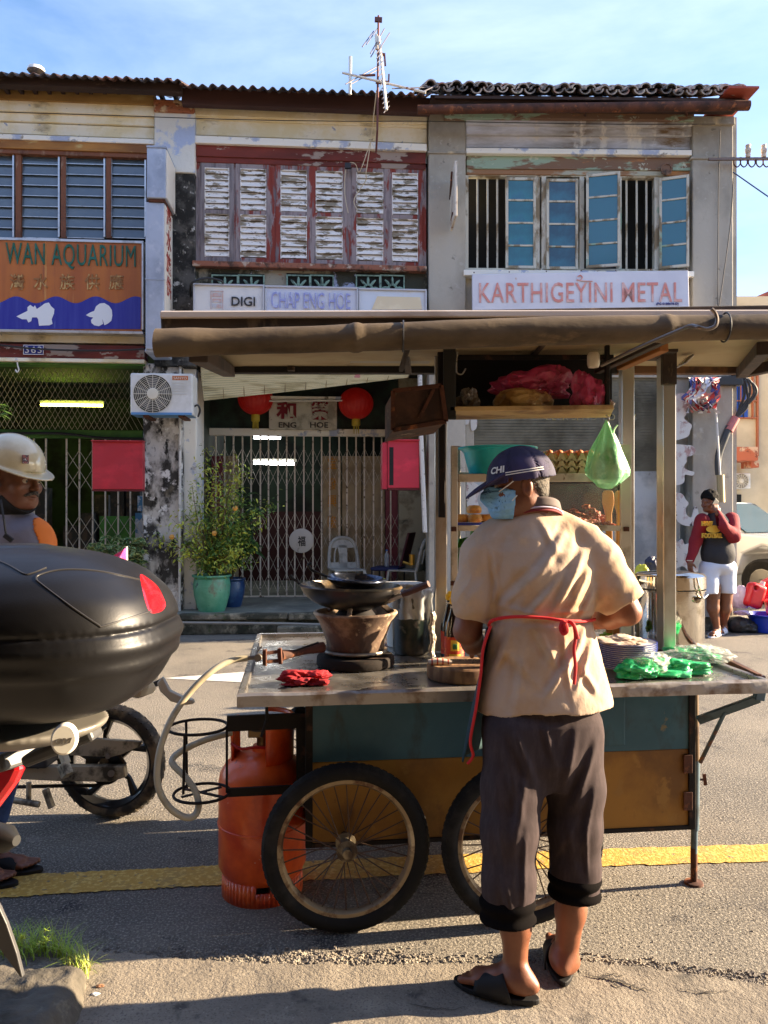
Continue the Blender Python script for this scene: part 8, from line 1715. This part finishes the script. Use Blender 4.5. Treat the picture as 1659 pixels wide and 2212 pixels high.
# ------------------------------------------------------------------ the man with the telephone
def walker():
    Y = 8.95; s = thing('person', 'man in red and black shirt and white shorts holding a telephone to his ear', 'person', G(1556, 1374))
    hc = A_(1533, 1084, Y); rot = rotm(0, 12, 205)
    def top(p):
        d = head_sdf(p, hc, rot, 1.0, 1.1); d = smin(d, sd_cap(p, A_(1540, 1098, Y), A_(1546, 1112, Y), .06, .07), .03); return d
    skin('head', top, hc-.20, hc+.18, .007, sk3, s)
    def hair(p): q = loc_(p, hc, rot, 1); d = sd_ell(q, (-.012, 0, .046), (.114, .094, .104)); d = np.maximum(d, -q[:, 2]+.62*(q[:, 0]+.09)-.05); return d-.014*(vnoise(p, 40, 2)-.5)
    skin('hair', hair, hc-.16, hc+.18, .007, hairm, s)
    tsm = mat('shirt_black', (.022, .022, .026), .85, bump=[(10, .4, .02)]); rsm = mat('sleeve_red', K(128, 22, 34), .85, bump=[(12, .4, .02)])
    def tee(p): d = sd_ell(p, A_(1550, 1152, Y), (.175, .14, .24)); d = smin(d, sd_ell(p, A_(1551, 1196, Y-.02), (.195, .15, .20)), .05); d = np.maximum(d, A_(1550, 1221, Y)[2]-p[:, 2]); d = smin(d, sd_cap(p, A_(1545, 1116, Y), A_(1549, 1130, Y), .08, .14), .04); return d-.016*(vnoise(p, 9, 2)-.5)
    skin('shirt', tee, A_(1500, 1226, Y)-np.array([.03, .25, 0]), A_(1600, 1090, Y)+np.array([.03, .25, .03]), .011, tsm, s)
    eL = [A_(1517, 1124, Y-.02), A_(1503, 1170, Y-.02), A_(1491, 1210, Y-.06)]; eR = [A_(1580, 1122, Y-.0), A_(1584, 1158, Y-.14), A_(1562, 1136, Y-.24), A_(1549, 1108, Y-.20)]
    skin('sleeve', lambda p: chain(p, eL, [.086, .068, .048], .03)-.012*(vnoise(p, 14, 1)-.5), A_(1485, 1225, Y)-np.array([.08, .15, .0]), A_(1530, 1100, Y)+np.array([.1, .12, .06]), .010, rsm, s)
    skin('sleeve', lambda p: chain(p, eR, [.086, .076, .058, .044], .03)-.012*(vnoise(p, 14, 1)-.5), A_(1540, 1180, Y)-np.array([.05, .36, .05]), A_(1600, 1090, Y)+np.array([.1, .14, .05]), .010, rsm, s)
    w1 = A_(1490, 1213, Y-.07); skin('hand', lambda p: hand_sdf(p, w1, (.02, -.1, -1), (.9, .3, 0), 1.0, .4, 1), w1-np.array([.1, .12, .24]), w1+np.array([.1, .12, .05]), .0055, sk3, s)
    w2 = A_(1549, 1106, Y-.20); skin('hand', lambda p: hand_sdf(p, w2, (-.12, .35, 1), (-.3, .9, .1), 1.0, .75, -1), w2-np.array([.12, .1, .08]), w2+np.array([.12, .22, .2]), .0055, sk3, s)
    b = MB(); b.beam(A_(1541, 1094, Y-.16), A_(1549, 1080, Y-.14), .012, .075, (1, .5, 0)); b.build('telephone', blk, s, bevel=.003)
    swm = mat('shorts_white', K(206, 212, 226), .8, bump=[(10, .4, .02)])
    def shorts(p): l = chain(p, [A_(1533, 1228, Y-.02), A_(1530, 1276, Y-.04)], [.118, .110], .02); r_ = chain(p, [A_(1568, 1228, Y+.02), A_(1569, 1276, Y+.03)], [.118, .106], .02); d = smin(smin(l, r_, .012), sd_ell(p, A_(1551, 1222, Y), (.20, .15, .10)), .03); return np.maximum(d, A_(1550, 1281, Y)[2]-p[:, 2])-.014*(vnoise(p, 12, 2)-.5)
    skin('shorts', shorts, A_(1500, 1290, Y)-np.array([.05, .25, 0]), A_(1600, 1200, Y)+np.array([.03, .25, .03]), .010, swm, s)
    for (kn, an, he, to) in ((A_(1541, 1288, Y-.03), A_(1551, 1355, Y-.06), G(1560, 1372), G(1533, 1379)), (A_(1568, 1288, Y+.02), A_(1566, 1352, Y+.02), G(1572, 1366), G(1551, 1373))):
        he = Vector((he.x, he.y, .02)); to = Vector((to.x, to.y, .02)); he = to+(he-to).normalized()*.25; an2 = np.array(he)+np.array([-.03, -.01, .08])
        skin('leg', lambda p: smin(chain(p, [kn+np.array([0, 0, .1]), kn+np.array([0, .01, -.14]), an2], [.085, .066, .036], .03), foot_sdf(p, he, to, an2), .02), np.minimum(np.minimum(kn, an2), [9, 9, .015])-np.array([.30, .2, 0]), np.maximum(kn, an2)+np.array([.12, .12, .15]), .0085, sk3, s)
        sandal(s, he-Vector((0, 0, .018)), to-Vector((0, 0, .018)), mat('sandal_white', K(214, 214, 220), .5))
    # chest lettering
    ym = mat('print_yellow', K(220, 176, 60), .7)
    def chest(u, v, h_, w_, body):
        p = P(u, v, Y-.18); Mx = Matrix.Translation(p) @ Matrix.Rotation(R(-4), 4, 'Z') @ Matrix.Rotation(R(90), 4, 'X'); return text_obj('chest_print', body, ym, Mx, 1, s, w=w_, h=h_, ext=.02, bold=.02, warp=lambda q: Vector((q.x, q.y, q.z-1.4*q.x*q.x)))
    chest(1539, 1157, .055, .22, 'FOOTBALL'); chest(1528, 1131, .055, .12, 'HAW')
    p = P(1541, 1143, Y-.175); b = MB(Matrix.Translation(p) @ Matrix.Rotation(R(90), 4, 'X')); b.add([Vector((.085*math.cos(a*math.pi/12), .043*math.sin(a*math.pi/12), .012-.8*(.085*math.cos(a*math.pi/12))**2)) for a in range(24)]+[Vector((0, 0, .016))], [(a, (a+1) % 24, 24) for a in range(24)]); b.build('chest_print', ym, s)
    b = MB(); b.tube([Vector(w1)+Vector((.034*math.cos(a*.5), .034*math.sin(a*.5), .012)) for a in range(13)], .006, 6); b.build('bracelet', mat('bracelet', K(200, 190, 170), .4), s)
walker()
# ================================================================== motorcycles
def pprism(s, nm, pts, y, d, m, bevel=.003): b = MB(); b.prism(pts, lambda u, v, q: P(u, v, y)+Vector((0, q, 0)), 0, d); return b.build(nm, m, s, bevel=bevel)
grit = mat('black_box_plastic', (.005, .005, .006), .40, spec=.38, bump=[(500, .22, .0008)], roughvar=.06)
silver = mat('silver_plastic', K(124, 120, 112), .38, .35); dplas = mat('grey_plastic', (.05, .05, .052), .5); redp = mat('tail_red', K(190, 20, 30), .12, coat=1.0)
def near_bike():
    s = thing('motorcycle', 'near motorcycle at the left edge carrying a large black top box with red reflector', 'motorcycle', (-.95, 1.45, 0))
    Yc = 1.33; k = 1.30/F
    zt = [(1596, .03), (1590, .124), (1575, .179), (1550, .226), (1520, .253), (1480, .271), (1440, .284), (1405, .290), (1370, .291), (1330, .284), (1290, .269), (1235, .226), (1200, .165), (1184, .120), (1174, .07), (1169, .02)]
    zs = np.array([H-(v-V0)*k for v, a in zt]); av = np.array([a for v, a in zt]); o_ = np.argsort(zs); zs = zs.max()-.006-(zs.max()-zs)*.88; av = av*.93; zf = np.linspace(zs.min(), zs.max(), 160); af = np.interp(zf, zs[o_], av[o_]); af = np.convolve(np.pad(af, 9, 'edge'), np.hanning(19)/np.hanning(19).sum(), 'valid'); z_a, z_b = zs.min(), zs.max(); zs = np.array([z_a, z_b]); av = af
    def box(p):
        a = np.interp(p[:, 2], zf, av); z = p[:, 2]; dx = np.abs(p[:, 0]+.640)/a; dy = np.abs(p[:, 1]-Yc)/(a*.78); r_ = (dx**3.1+dy**3.1)**(1/3.1); d = (r_-1)*a*.86
        g = lambda z0, w_, am: am*np.exp(-((z-z0)/w_)**2)
        sg = lambda z0: 1/(1+np.exp(-np.clip((z-z0)/.0016, -40, 40))); d = d-.0055*(sg(1.196)-sg(1.246))+.003*(sg(1.212)-sg(1.228)); d += .006*np.exp(-((z-1.262)/.003)**2); return np.maximum(d, np.maximum(z-zs[-1], zs[0]-z))
    bx_ = skin('top_box', box, [-.97, 1.0, zs[0]-.01], [-.33, 1.62, zs[-1]+.01], .0052, grit, s, smooth=3)
    def hit(u, v, off=.002):
        d = np.array([(u-U0)/F, 1, -(v-V0)/F]); o = np.array([0, 0, H]); t = .8
        for _ in range(90): t += max(-.02, min(.03, float(box((o+d*t)[None])[0])*.55))
        return Vector(o+d*(t-off))
    def seam(pts, nm='seam'): b = MB(); b.tube([hit(p.x, p.y, .0) for p in spline([(u, v, 0) for u, v in pts], 6)], .0016, 6); return b.build(nm, mat('seam_light', (.022, .02, .018), .4), bx_)
    seam([(-20, 1205), (20, 1222), (52, 1240), (70, 1238), (100, 1226)]); seam([(79, 1254), (82, 1243), (120, 1232), (170, 1230), (230, 1236), (301, 1252)]); seam([(79, 1254), (110, 1278), (160, 1315), (212, 1350), (220, 1353), (270, 1338), (326, 1320)])
    out = spline([(u, v, 0) for u, v in ((303, 1241), (320, 1249), (340, 1266), (353, 1290), (358, 1306), (352, 1318), (338, 1324), (324, 1322), (314, 1300), (307, 1270))], 4, True); cu, cv = 333, 1290
    b = MB(); b.grid(lambda a, t: hit(cu+(out[int(a*40) % 40].x-cu)*t, cv+(out[int(a*40) % 40].y-cv)*t, .0035*(1-t**6)), 40, 7); b.build('reflector', mat('reflector_red', K(176, 22, 32), .15, coat=.6), bx_)
    def plate(p): d = sd_ell(p, (-.640, Yc-.02, 1.094), (.165, .13, .036)); return np.maximum(d, p[:, 2]-1.096)
    skin('carrier', plate, [-.84, 1.1, 1.04], [-.44, 1.5, 1.11], .006, silver, s)
    b = MB(); b.beam(P(60, 1640, 1.3), P(210, 1580, 1.3), .05, .02); b.beam(P(-100, 1680, 1.45), P(60, 1630, 1.35), .10, .03); b.build('carrier_bracket', dplas, s, bevel=.006)
    c = P(139, 1597, 1.115); Mb = Matrix.Translation(c) @ Matrix.Rotation(R(14), 4, 'Z') @ Matrix.Rotation(R(84), 4, 'X'); b = MB(Mb); b.lathe([(0, .006), (.0155, .006), (.018, .003), (.0185, -.010), (0, -.010)], n=36); b.v = b.v; bd = b.build('badge', mat('badge_silver', K(216, 212, 200), .4, .1), s)
    bd.scale = (1, 1, 1.25); text_obj('badge_lettering', 'GIVI', mat('badge_dark', (.10, .09, .08), .5), Mb @ Matrix.Translation((0, -.001, .0065)), 1, s, w=.023, h=.0075, ext=.0008, bold=.03, shear=.3)
    pprism(s, 'tail_lamp', [(-120, 1700), (-10, 1656), (26, 1650), (45, 1650), (44, 1668), (32, 1694), (12, 1722), (-14, 1756), (-120, 1790)], 1.40, .03, redp, .012)
    pprism(s, 'tail_trim', [(-120, 1692), (-20, 1648), (44, 1634), (50, 1641), (0, 1664), (-120, 1708)], 1.39, .10, mat('trim_silver', K(150, 146, 136), .25, .8), .004)
    b = MB(); b.tube([P(-190, 1790, 1.55), P(-60, 1800, 1.52), P(16, 1812, 1.50), P(36, 1816, 1.49)], [.028, .030, .026, .010], 16); b.build('exhaust', mat('exhaust_grey', K(38, 38, 38), .5, .3), s)
    pprism(s, 'mud_flap', [(-60, 1930), (-8, 1948), (14, 1996), (36, 2060), (49, 2112), (44, 2112), (0, 2052), (-60, 2040)], 1.62, .012, dplas, .002); pprism(s, 'mud_flap', [(-40, 1940), (0, 1960), (34, 2050), (20, 2046), (-20, 2000)], 1.66, .01, dplas, .002)
    wc_ = Vector((-1.20, 1.66, .285)); tyre_wheel('wheel', wc_, .285, s, (0, 1, 0), 20, False)
    b = MB(); b.beam((-.85, 1.45, .98), (-1.6, 1.5, .80), .22, .10); b.build('seat', dplas, s, bevel=.03); b = MB(); b.beam((-1.3, 1.52, .72), (-1.7, 1.52, .55), .18, .22); b.build('side_cover', dplas, s, bevel=.05); b = MB(); b.beam((-1.2, 1.60, .29), (-1.7, 1.58, .36), .03, .05); b.build('swing_arm', silver, s)
near_bike()
def far_bike():
    y = 3.66; s = thing('motorcycle', 'far motorcycle with black five spoke rear wheel, mostly behind the top box', 'motorcycle', (-1.7, 3.66, 0))
    c = P(240, 1644, y); Rr = .268; c.z = Rr; wh = bpy.data.objects.new('wheel', None); C.objects.link(wh); wh.parent = s; wh.location = MW(s).inverted() @ c; Mx = Matrix.Translation(c) @ Matrix.Rotation(R(-8), 4, 'Z') @ Matrix.Rotation(R(90), 4, 'X')
    dust = mat('dusty_tyre', (.05, .046, .04), .85, layers=[(K(150, 134, 108), 7, .46, .60)], bump=[(50, .3, .004)])
    b = MB(Mx); n = 80; mn = .036; mj = Rr-mn; b.lathe([(mj+mn*math.cos(t), 1.15*mn*math.sin(t)) for t in [2*math.pi*i/14 for i in range(15)]], n=n)
    for i in range(44):
        for sg in (-1, 1):
            a = 2*math.pi*i/44+(.07 if sg > 0 else 0); vs = [Vector(((Rr+e-dz)*math.cos(a+da), (Rr+e-dz)*math.sin(a+da), sg*zz)) for e in (-.006, .0035) for (da, zz, dz) in ((0, .004, 0), (.045, .004, 0), (.085, .034, .014), (.045, .034, .014))]; b.add(vs, [(4, 5, 6, 7), (0, 1, 5, 4), (1, 2, 6, 5), (2, 3, 7, 6), (3, 0, 4, 7)])
    b.build('tyre', dust, wh); b = MB(Mx); bw = mat('alloy_black', (.014, .014, .015), .3, coat=.5); r0 = Rr-.058; b.lathe([(r0+.006, -.036), (r0-.002, -.036), (r0-.022, -.010), (r0-.024, .010), (r0-.002, .036), (r0+.006, .036)], n=72); b.build('rim', bw, wh)
    for i in range(5):
        a = R(20+72*i); b = MB(Mx); d = Vector((math.cos(a), math.sin(a), 0)); d2 = Vector((math.cos(a+.20), math.sin(a+.20), 0)); b.tube([d*.03, d2*.12, d*(r0-.015)], [.022, .013, .022], 8); b.build('spoke', bw, wh)
    ir = mat('worn_alloy', K(196, 184, 156), .5, .2, layers=[(K(80, 72, 58), 9, .5, .62)]); b = MB(Mx); b.lathe([(0, .06), (.03, .06), (.035, .04), (.035, -.05), (0, -.05)], n=24); b.build('hub', ir, wh)
    b = MB(Mx); b.lathe([(.03, .062), (.092, .062), (.094, .066), (.03, .066)], n=48); b.build('sprocket', bw, wh)
    for i in range(10):
        pass
    pprism(s, 'chain_guard', [(150, 1598), (180, 1594), (290, 1601), (306, 1602), (303, 1612), (262, 1630), (240, 1636), (150, 1632)], y-.12, .02, ir); pprism(s, 'swing_arm', [(40, 1658), (150, 1655), (268, 1655), (271, 1680), (235, 1690), (120, 1688), (40, 1684)], y-.13, .04, ir, .006)
    b = MB(); b.tube([P(30, 1700, y-.09), P(150, 1697, y-.09), P(205, 1697, y-.09), P(240, 1688, y-.09), P(264, 1672, y-.09), P(270, 1650, y-.09), P(256, 1630, y-.09)], .0085, 6); b.build('chain', mat('chain_dark', (.04, .034, .028), .5, .6), s)
    b = MB(); b.cyl(P(240, 1671, y-.15), P(240, 1671, y-.10), .016, n=12); b.cyl(P(233, 1634, y-.14), P(233, 1634, y-.10), .012, n=12); b.build('axle_nut', silver, s); b = MB(); b.tube([P(70, 1640, y-.12), P(90, 1648, y-.12)], .03, 10); b.build('pivot', dplas, s)
    b = MB(); b.beam(P(133, 1622, y-.28), P(144, 1650, y-.30), .03, .03); b.beam(P(136, 1650, y-.30), P(146, 1676, y-.32), .035, .05); b.build('foot_peg', ir, s, bevel=.004); b = MB(); b.cyl(P(20, 1727, y-.2), P(85, 1738, y-.2), .014, n=10); b.beam(P(98, 1704, y-.2), P(112, 1744, y-.2), .03, .02); b.cyl(P(62, 1690, y-.15), P(62, 1735, y-.15), .012, n=8); b.build('centre_stand', ir, s)
    b = MB(); b.cyl(P(205, 1575, y-.08), P(222, 1560, y-.08), .035, .03, 14); b.build('brake_caliper', mat('caliper', K(80, 88, 92), .4, .7), s); b = MB(); b.beam(P(228, 1552, y+.05), P(60, 1640, y+.02), .05, .06); b.beam(P(120, 1600, y-.05), P(20, 1600, y-.05), .2, .2); b.build('frame', dplas, s, bevel=.01)
    pl = mat('pale_mudguard', K(206, 198, 176), .4); pprism(s, 'mudguard', [(338, 1476), (350, 1462), (366, 1492), (398, 1508), (416, 1512), (419, 1521), (400, 1524), (368, 1516), (345, 1494)], 3.3, .03, pl, .006); pprism(s, 'mudguard_bracket', [(330, 1474), (346, 1466), (350, 1480), (336, 1484)], 3.32, .05, dplas)
    b = MB(); b.beam(P(330, 1470, 3.45), P(120, 1440, 3.6), .16, .16); b.build('tail', pl, s, bevel=.05); b = MB(); b.beam(P(160, 1400, 3.66), P(-200, 1400, 3.66), .26, .12); b.build('seat', dplas, s, bevel=.04)
far_bike()
# ================================================================== kerb lump, grass, litter in the left corner
def kerb(p): d = sd_box(p, (-1.62, 2.10, -.02), (.72, .26, .095), None, .05); d = smin(d, sd_ell(p, (-.98, 2.16, .0), (.12, .16, .075)), .04); d = smax(d, -sd_ell(p, (-1.04, 2.20, .085), (.035, .03, .02)), .01); return d-.018*(vnoise(p, 16, 2)-.5)-.008*(vnoise(p, 50, 3)-.5)
o = skin('kerb_stone', kerb, [-2.4, 1.80, -.01], [-.82, 2.42, .12], .007, mat('kerb_dark', (.10, .088, .07), .95, layers=[((.05, .045, .036), 5, .45, .6), ((.20, .18, .14), 11, .58, .7)], bump=[(40, .8, .01)], world=True)); o['kind'] = 'structure'
def grass():
    r = random.Random(44); gm = mat('grass_blade', (.36, .50, .05), .5, layers=[((.50, .54, .12), 8, .5, .62)], sss=.2); b = MB()
    def blade(p, d, L_, w_, bend):
        sd_ = Vector((-d.y, d.x, 0)).normalized(); vs = []
        for i in range(7): t = i/6; q = p+Vector((0, 0, 1))*L_*(t-.5*bend*t*t)+d*L_*bend*t*t; ww = w_*(1-t)**.7; vs += [q-sd_*ww, q+sd_*ww]
        b.add(vs, [(2*i, 2*i+1, 2*i+3, 2*i+2) for i in range(6)], True)
    for k in range(460):
        u = r.uniform(-20, 196); v = 2068+max(0, u-110)*.55+r.gauss(0, 9); p = G(u, v); p.z = .02; p.y = max(p.y, 2.20); a = r.uniform(0, 6.28); blade(p, Vector((math.cos(a), math.sin(a), 0)), r.uniform(.03, .125), .0017, r.uniform(.3, 1.1))
    for (u, v, L_, bx, bd) in ((82, 2060, .16, .5, .55), (100, 2062, .13, .8, .8), (118, 2064, .10, .7, .9), (88, 2060, .13, .9, .9), (60, 2058, .09, -.5, .6), (130, 2070, .08, 1, .9), (40, 2055, .09, -.3, .4)): p = G(u, v); p.z = .02; blade(p, Vector((bx, -.2, 0)).normalized(), L_, .0022, bd)
    for k in range(9):
        p = P(r.uniform(20, 110), r.uniform(2010, 2040), 2.36)
        for j in range(7): a = j*.9; b.tube([p, p+Vector((.013*math.cos(a), .006*math.sin(a), .010*math.sin(a*1.7)))], .0012, 4)
    o = b.build('grass', gm, recalc=False); o['kind'] = 'stuff'; o['label'] = 'bright green grass tuft growing at the kerb corner'
grass()
for (u, v, q, nm) in ((206, 2160, 0, 'white'), (216, 2142, 1, 'brown'), (183, 2085, 2, 'blue')): crumple('litter', Vector((*G(u, v)[:2], .016)), (.012, .007, .003), 300+q, .4, mat('litter%d' % q, [K(206, 206, 206), K(150, 110, 80), K(110, 180, 210)][q], .7), 'tiny %s scrap of litter on the pavement by the grass' % nm, 'litter', 6)
# pink parasol-like flag behind the top box
b = MB(); q0 = P(246, 1205, 4.2); b.add([P(236, 1206, 4.2), P(268, 1186, 4.15), P(273, 1184, 4.2), P(274, 1226, 4.2), P(250, 1222, 4.12), P(244, 1216, 4.2)], [(0, 1, 5), (1, 4, 5), (1, 2, 3, 4)]); s_ = thing('pink_pennant', 'pink plastic pennant on a short stick behind the black top box', 'pennant', P(270, 1400, 4.2)); b.build('cloth', mat('pennant_pink', K(232, 60, 130), .5, layers=[(K(240, 130, 170), 9, .5, .6)], sss=.2), s_, solid=.003, recalc=False); b = MB(); b.cyl(P(273, 1181, 4.2), P(276, 1400, 4.2), .007, n=6); b.build('stick', cream2, s_)
# ================================================================== right background: truck, jerry cans, tubs
def truck():
    wp_ = mat('truck_white', K(214, 216, 218), .25, coat=.7); Mt = Matrix.Translation((5.86, 13.7, 0)) @ Matrix.Rotation(R(-55), 4, 'Z') @ Matrix.Scale(.94, 4); s = thing('pickup_truck', 'silver white pickup truck parked beyond the walking man', 'truck', Mt.translation, R(-55)); gl = mat('truck_glass', K(60, 84, 100), .06, spec=.9)
    def pr(nm, pts, y0, y1, m, bev=.04, top=0): b = MB(Mt); n = len(pts); vs = [Vector((x, y0+(top if z > 1.15 else 0), z)) for x, z in pts]+[Vector((x, y1-(top if z > 1.15 else 0), z)) for x, z in pts]; b.add(vs, [tuple(range(n))[::-1], tuple(range(n, 2*n))]+[(i, (i+1) % n, (i+1) % n+n, i+n) for i in range(n)]); return b.build(nm, m, s, bevel=bev)
    pr('body', [(-2.6, .55), (-1.75, .5), (-1.6, .85), (-1.2, .95), (-.85, .85), (-.7, .45), (1.0, .45), (1.1, .82), (1.45, .98), (1.85, .86), (2.0, .5), (2.5, .5), (2.55, .95), (1.9, 1.12), (1.0, 1.18), (-2.6, 1.15)], -.9, .9, wp_); pr('cab', [(-.9, 1.15), (1.05, 1.17), (.35, 1.72), (-.7, 1.76)], -.88, .88, wp_, .05, .12)
    pr('windscreen', [(1.08, 1.19), (1.10, 1.19), (.40, 1.70), (.36, 1.70)], -.74, .74, gl, 0); b = MB(Mt); b.hexa([(-.75, -.885, 1.18), (.82, -.885, 1.18), (.82, -.87, 1.18), (-.75, -.87, 1.18)], [(-.60, -.790, 1.66), (.30, -.790, 1.66), (.30, -.77, 1.66), (-.60, -.77, 1.66)]); b.build('side_window', gl, s)
    b = MB(Mt); b.lathe([(0, -.1), (.10, -.08), (.13, 0), (.10, .08), (0, .1)], (.78, -1.02, 1.18), 12); b.build('mirror', mat('chrome', K(206, 206, 206), .1, 1.0), s)
    for wx in (-1.22, 1.47):
        for wy in (-.85, .85): b = MB(Mt); Mr = Matrix.Rotation(R(90), 4, 'X'); b.lathe([(0, -.06), (.2, -.09), (.22, -.1), (.34, -.11), (.38, -.06), (.38, .08), (.2, .1), (0, .1)], (wx, wy, .38), 28, Mr @ Matrix.Scale(-1 if wy > 0 else -1, 4, Vector((0, 0, 1)))); w_ = b.build('wheel', tyrem, s); b = MB(Mt); b.lathe([(0, .10), (.05, .12), (.2, .105), (.22, .095)], (wx, wy, .38), 12, Mr if wy < 0 else Mr @ Matrix.Scale(-1, 4, Vector((0, 0, 1)))); b.build('hub_cap', silver, w_, smooth=False)
    b = MB(Mt); b.box(-.78, -.912, .6, -.76, -.90, 1.15); b.box(.10, -.912, .55, .115, -.90, 1.15); b.box(-.1, -.93, 1.0, .06, -.90, 1.03); b.build('door_gap', dplas, s)
truck()
rc = mat('jerrycan_red', K(206, 30, 36), .35)
def jcan(c, rz, label, lying):
    s = thing('jerry_can', label, 'jerry can', c, 0, 'red jerry cans in the blue tub'); rot = rotm(0, lying, rz)
    def f(p): d = sd_box(p, np.array(c)+rot@np.array([0, 0, .15]), (.11, .075, .15), rot, .05); e = smax(-d, -(-sd_cap(p, np.array(c)+rot@np.array([-.05, -.1, .23]), np.array(c)+rot@np.array([-.05, .1, .23]), .03, .03)), .01); return smax(d, -sd_cap(p, np.array(c)+rot@np.array([-.055, -.2, .235]), np.array(c)+rot@np.array([-.055, .2, .235]), .026, .026), .01)
    skin('body', f, np.array(c)-.34, np.array(c)+.34, .011, rc, s); b = MB(); q = Vector(np.array(c)+rot@np.array([.06, 0, .29])); q2 = Vector(np.array(c)+rot@np.array([.06, 0, .345])); b.cyl(q, q2, .028, n=12); b.build('cap', mat('cap_white2', K(224, 222, 216), .5), s)
bt = P(1658, 1352, 9.3); bt.z = 0; basin(bt, .235, .22, mat('tub_blue', K(24, 60, 190), .35), 'round blue plastic tub full of red jerry cans', 'plastic_tub')
jcan(P(1622, 1312, 9.3), 10, 'red jerry can leaning out of the left side of the blue tub', 18); jcan(P(1656, 1314, 9.25), 0, 'red jerry can lying across the top of the blue tub', 80); jcan(P(1668, 1300, 9.5), 30, 'red jerry can at the back of the blue tub', -15)
g0 = lambda u, y, z=0: Vector(((u-U0)*y/F, y, z))
crumple('rubbish_bag', g0(1598, 9.4, .28), (.10, .10, .17), 401, .2, mat('bag_pale_pink', K(212, 190, 204), .5), 'pale pink plastic bag beside the red jerry cans', 'bag', 5); crumple('rubbish_bag', g0(1602, 9.3, 0), (.17, .14, .12), 402, .25, blk, 'black rubbish bag on the ground left of the blue tub', 'bag', 5); crumple('rubbish_bag', g0(1603, 9.2, .22), (.08, .07, .035), 403, .3, mat('bag_mauve', K(170, 150, 180), .6), 'small mauve bag on the black rubbish bag', 'bag', 5)
for k in range(5): c = g0(1531, 9.35, .17+.085*k); s = thing('metal_pail', ['lowest', 'second', 'middle', 'fourth', 'topmost'][k]+' grey white pail of the stack behind the stock pot', 'pail', c, 0, 'pails stacked behind the stock pot'); b = MB(); b.lathe([(0, .02), (.13, .02), (.165, .16), (.175, .162), (.175, .17), (.158, .165), (.125, .03)], c, 28); b.build('shell', mat('pail_grey', K(176, 184, 192), .4, .4), s)
crumple('yellow_bag', P(1386, 1262, 6.0), (.07, .06, .095), 411, .25, mat('bag_yellow', K(206, 200, 40), .5), 'yellow plastic bag behind the steel stock pot', 'bag', 5); crumple('navy_bag', P(1410, 1240, 6.2), (.065, .06, .09), 412, .3, mat('bag_navy', K(30, 34, 60), .6), 'navy and white bag behind the stock pot lid', 'bag', 5)
b = MB(); a = P(1370, 1262, 6.1); b.box(a.x+.03, 5.9, a.z-.03, a.x+.24, 6.4, a.z); s_ = thing('side_table', 'small plain table carrying the yellow and navy bags', 'table', (a.x+.25, 6.15, 0)); b.build('table_top', cream2, s_, bevel=.01)
for dx in (.07, .20):
    for dy in (5.95, 6.35): b = MB(); b.box(a.x+dx-.02, dy-.02, 0, a.x+dx+.02, dy+.02, a.z-.03); b.build('leg', dplas, s_)
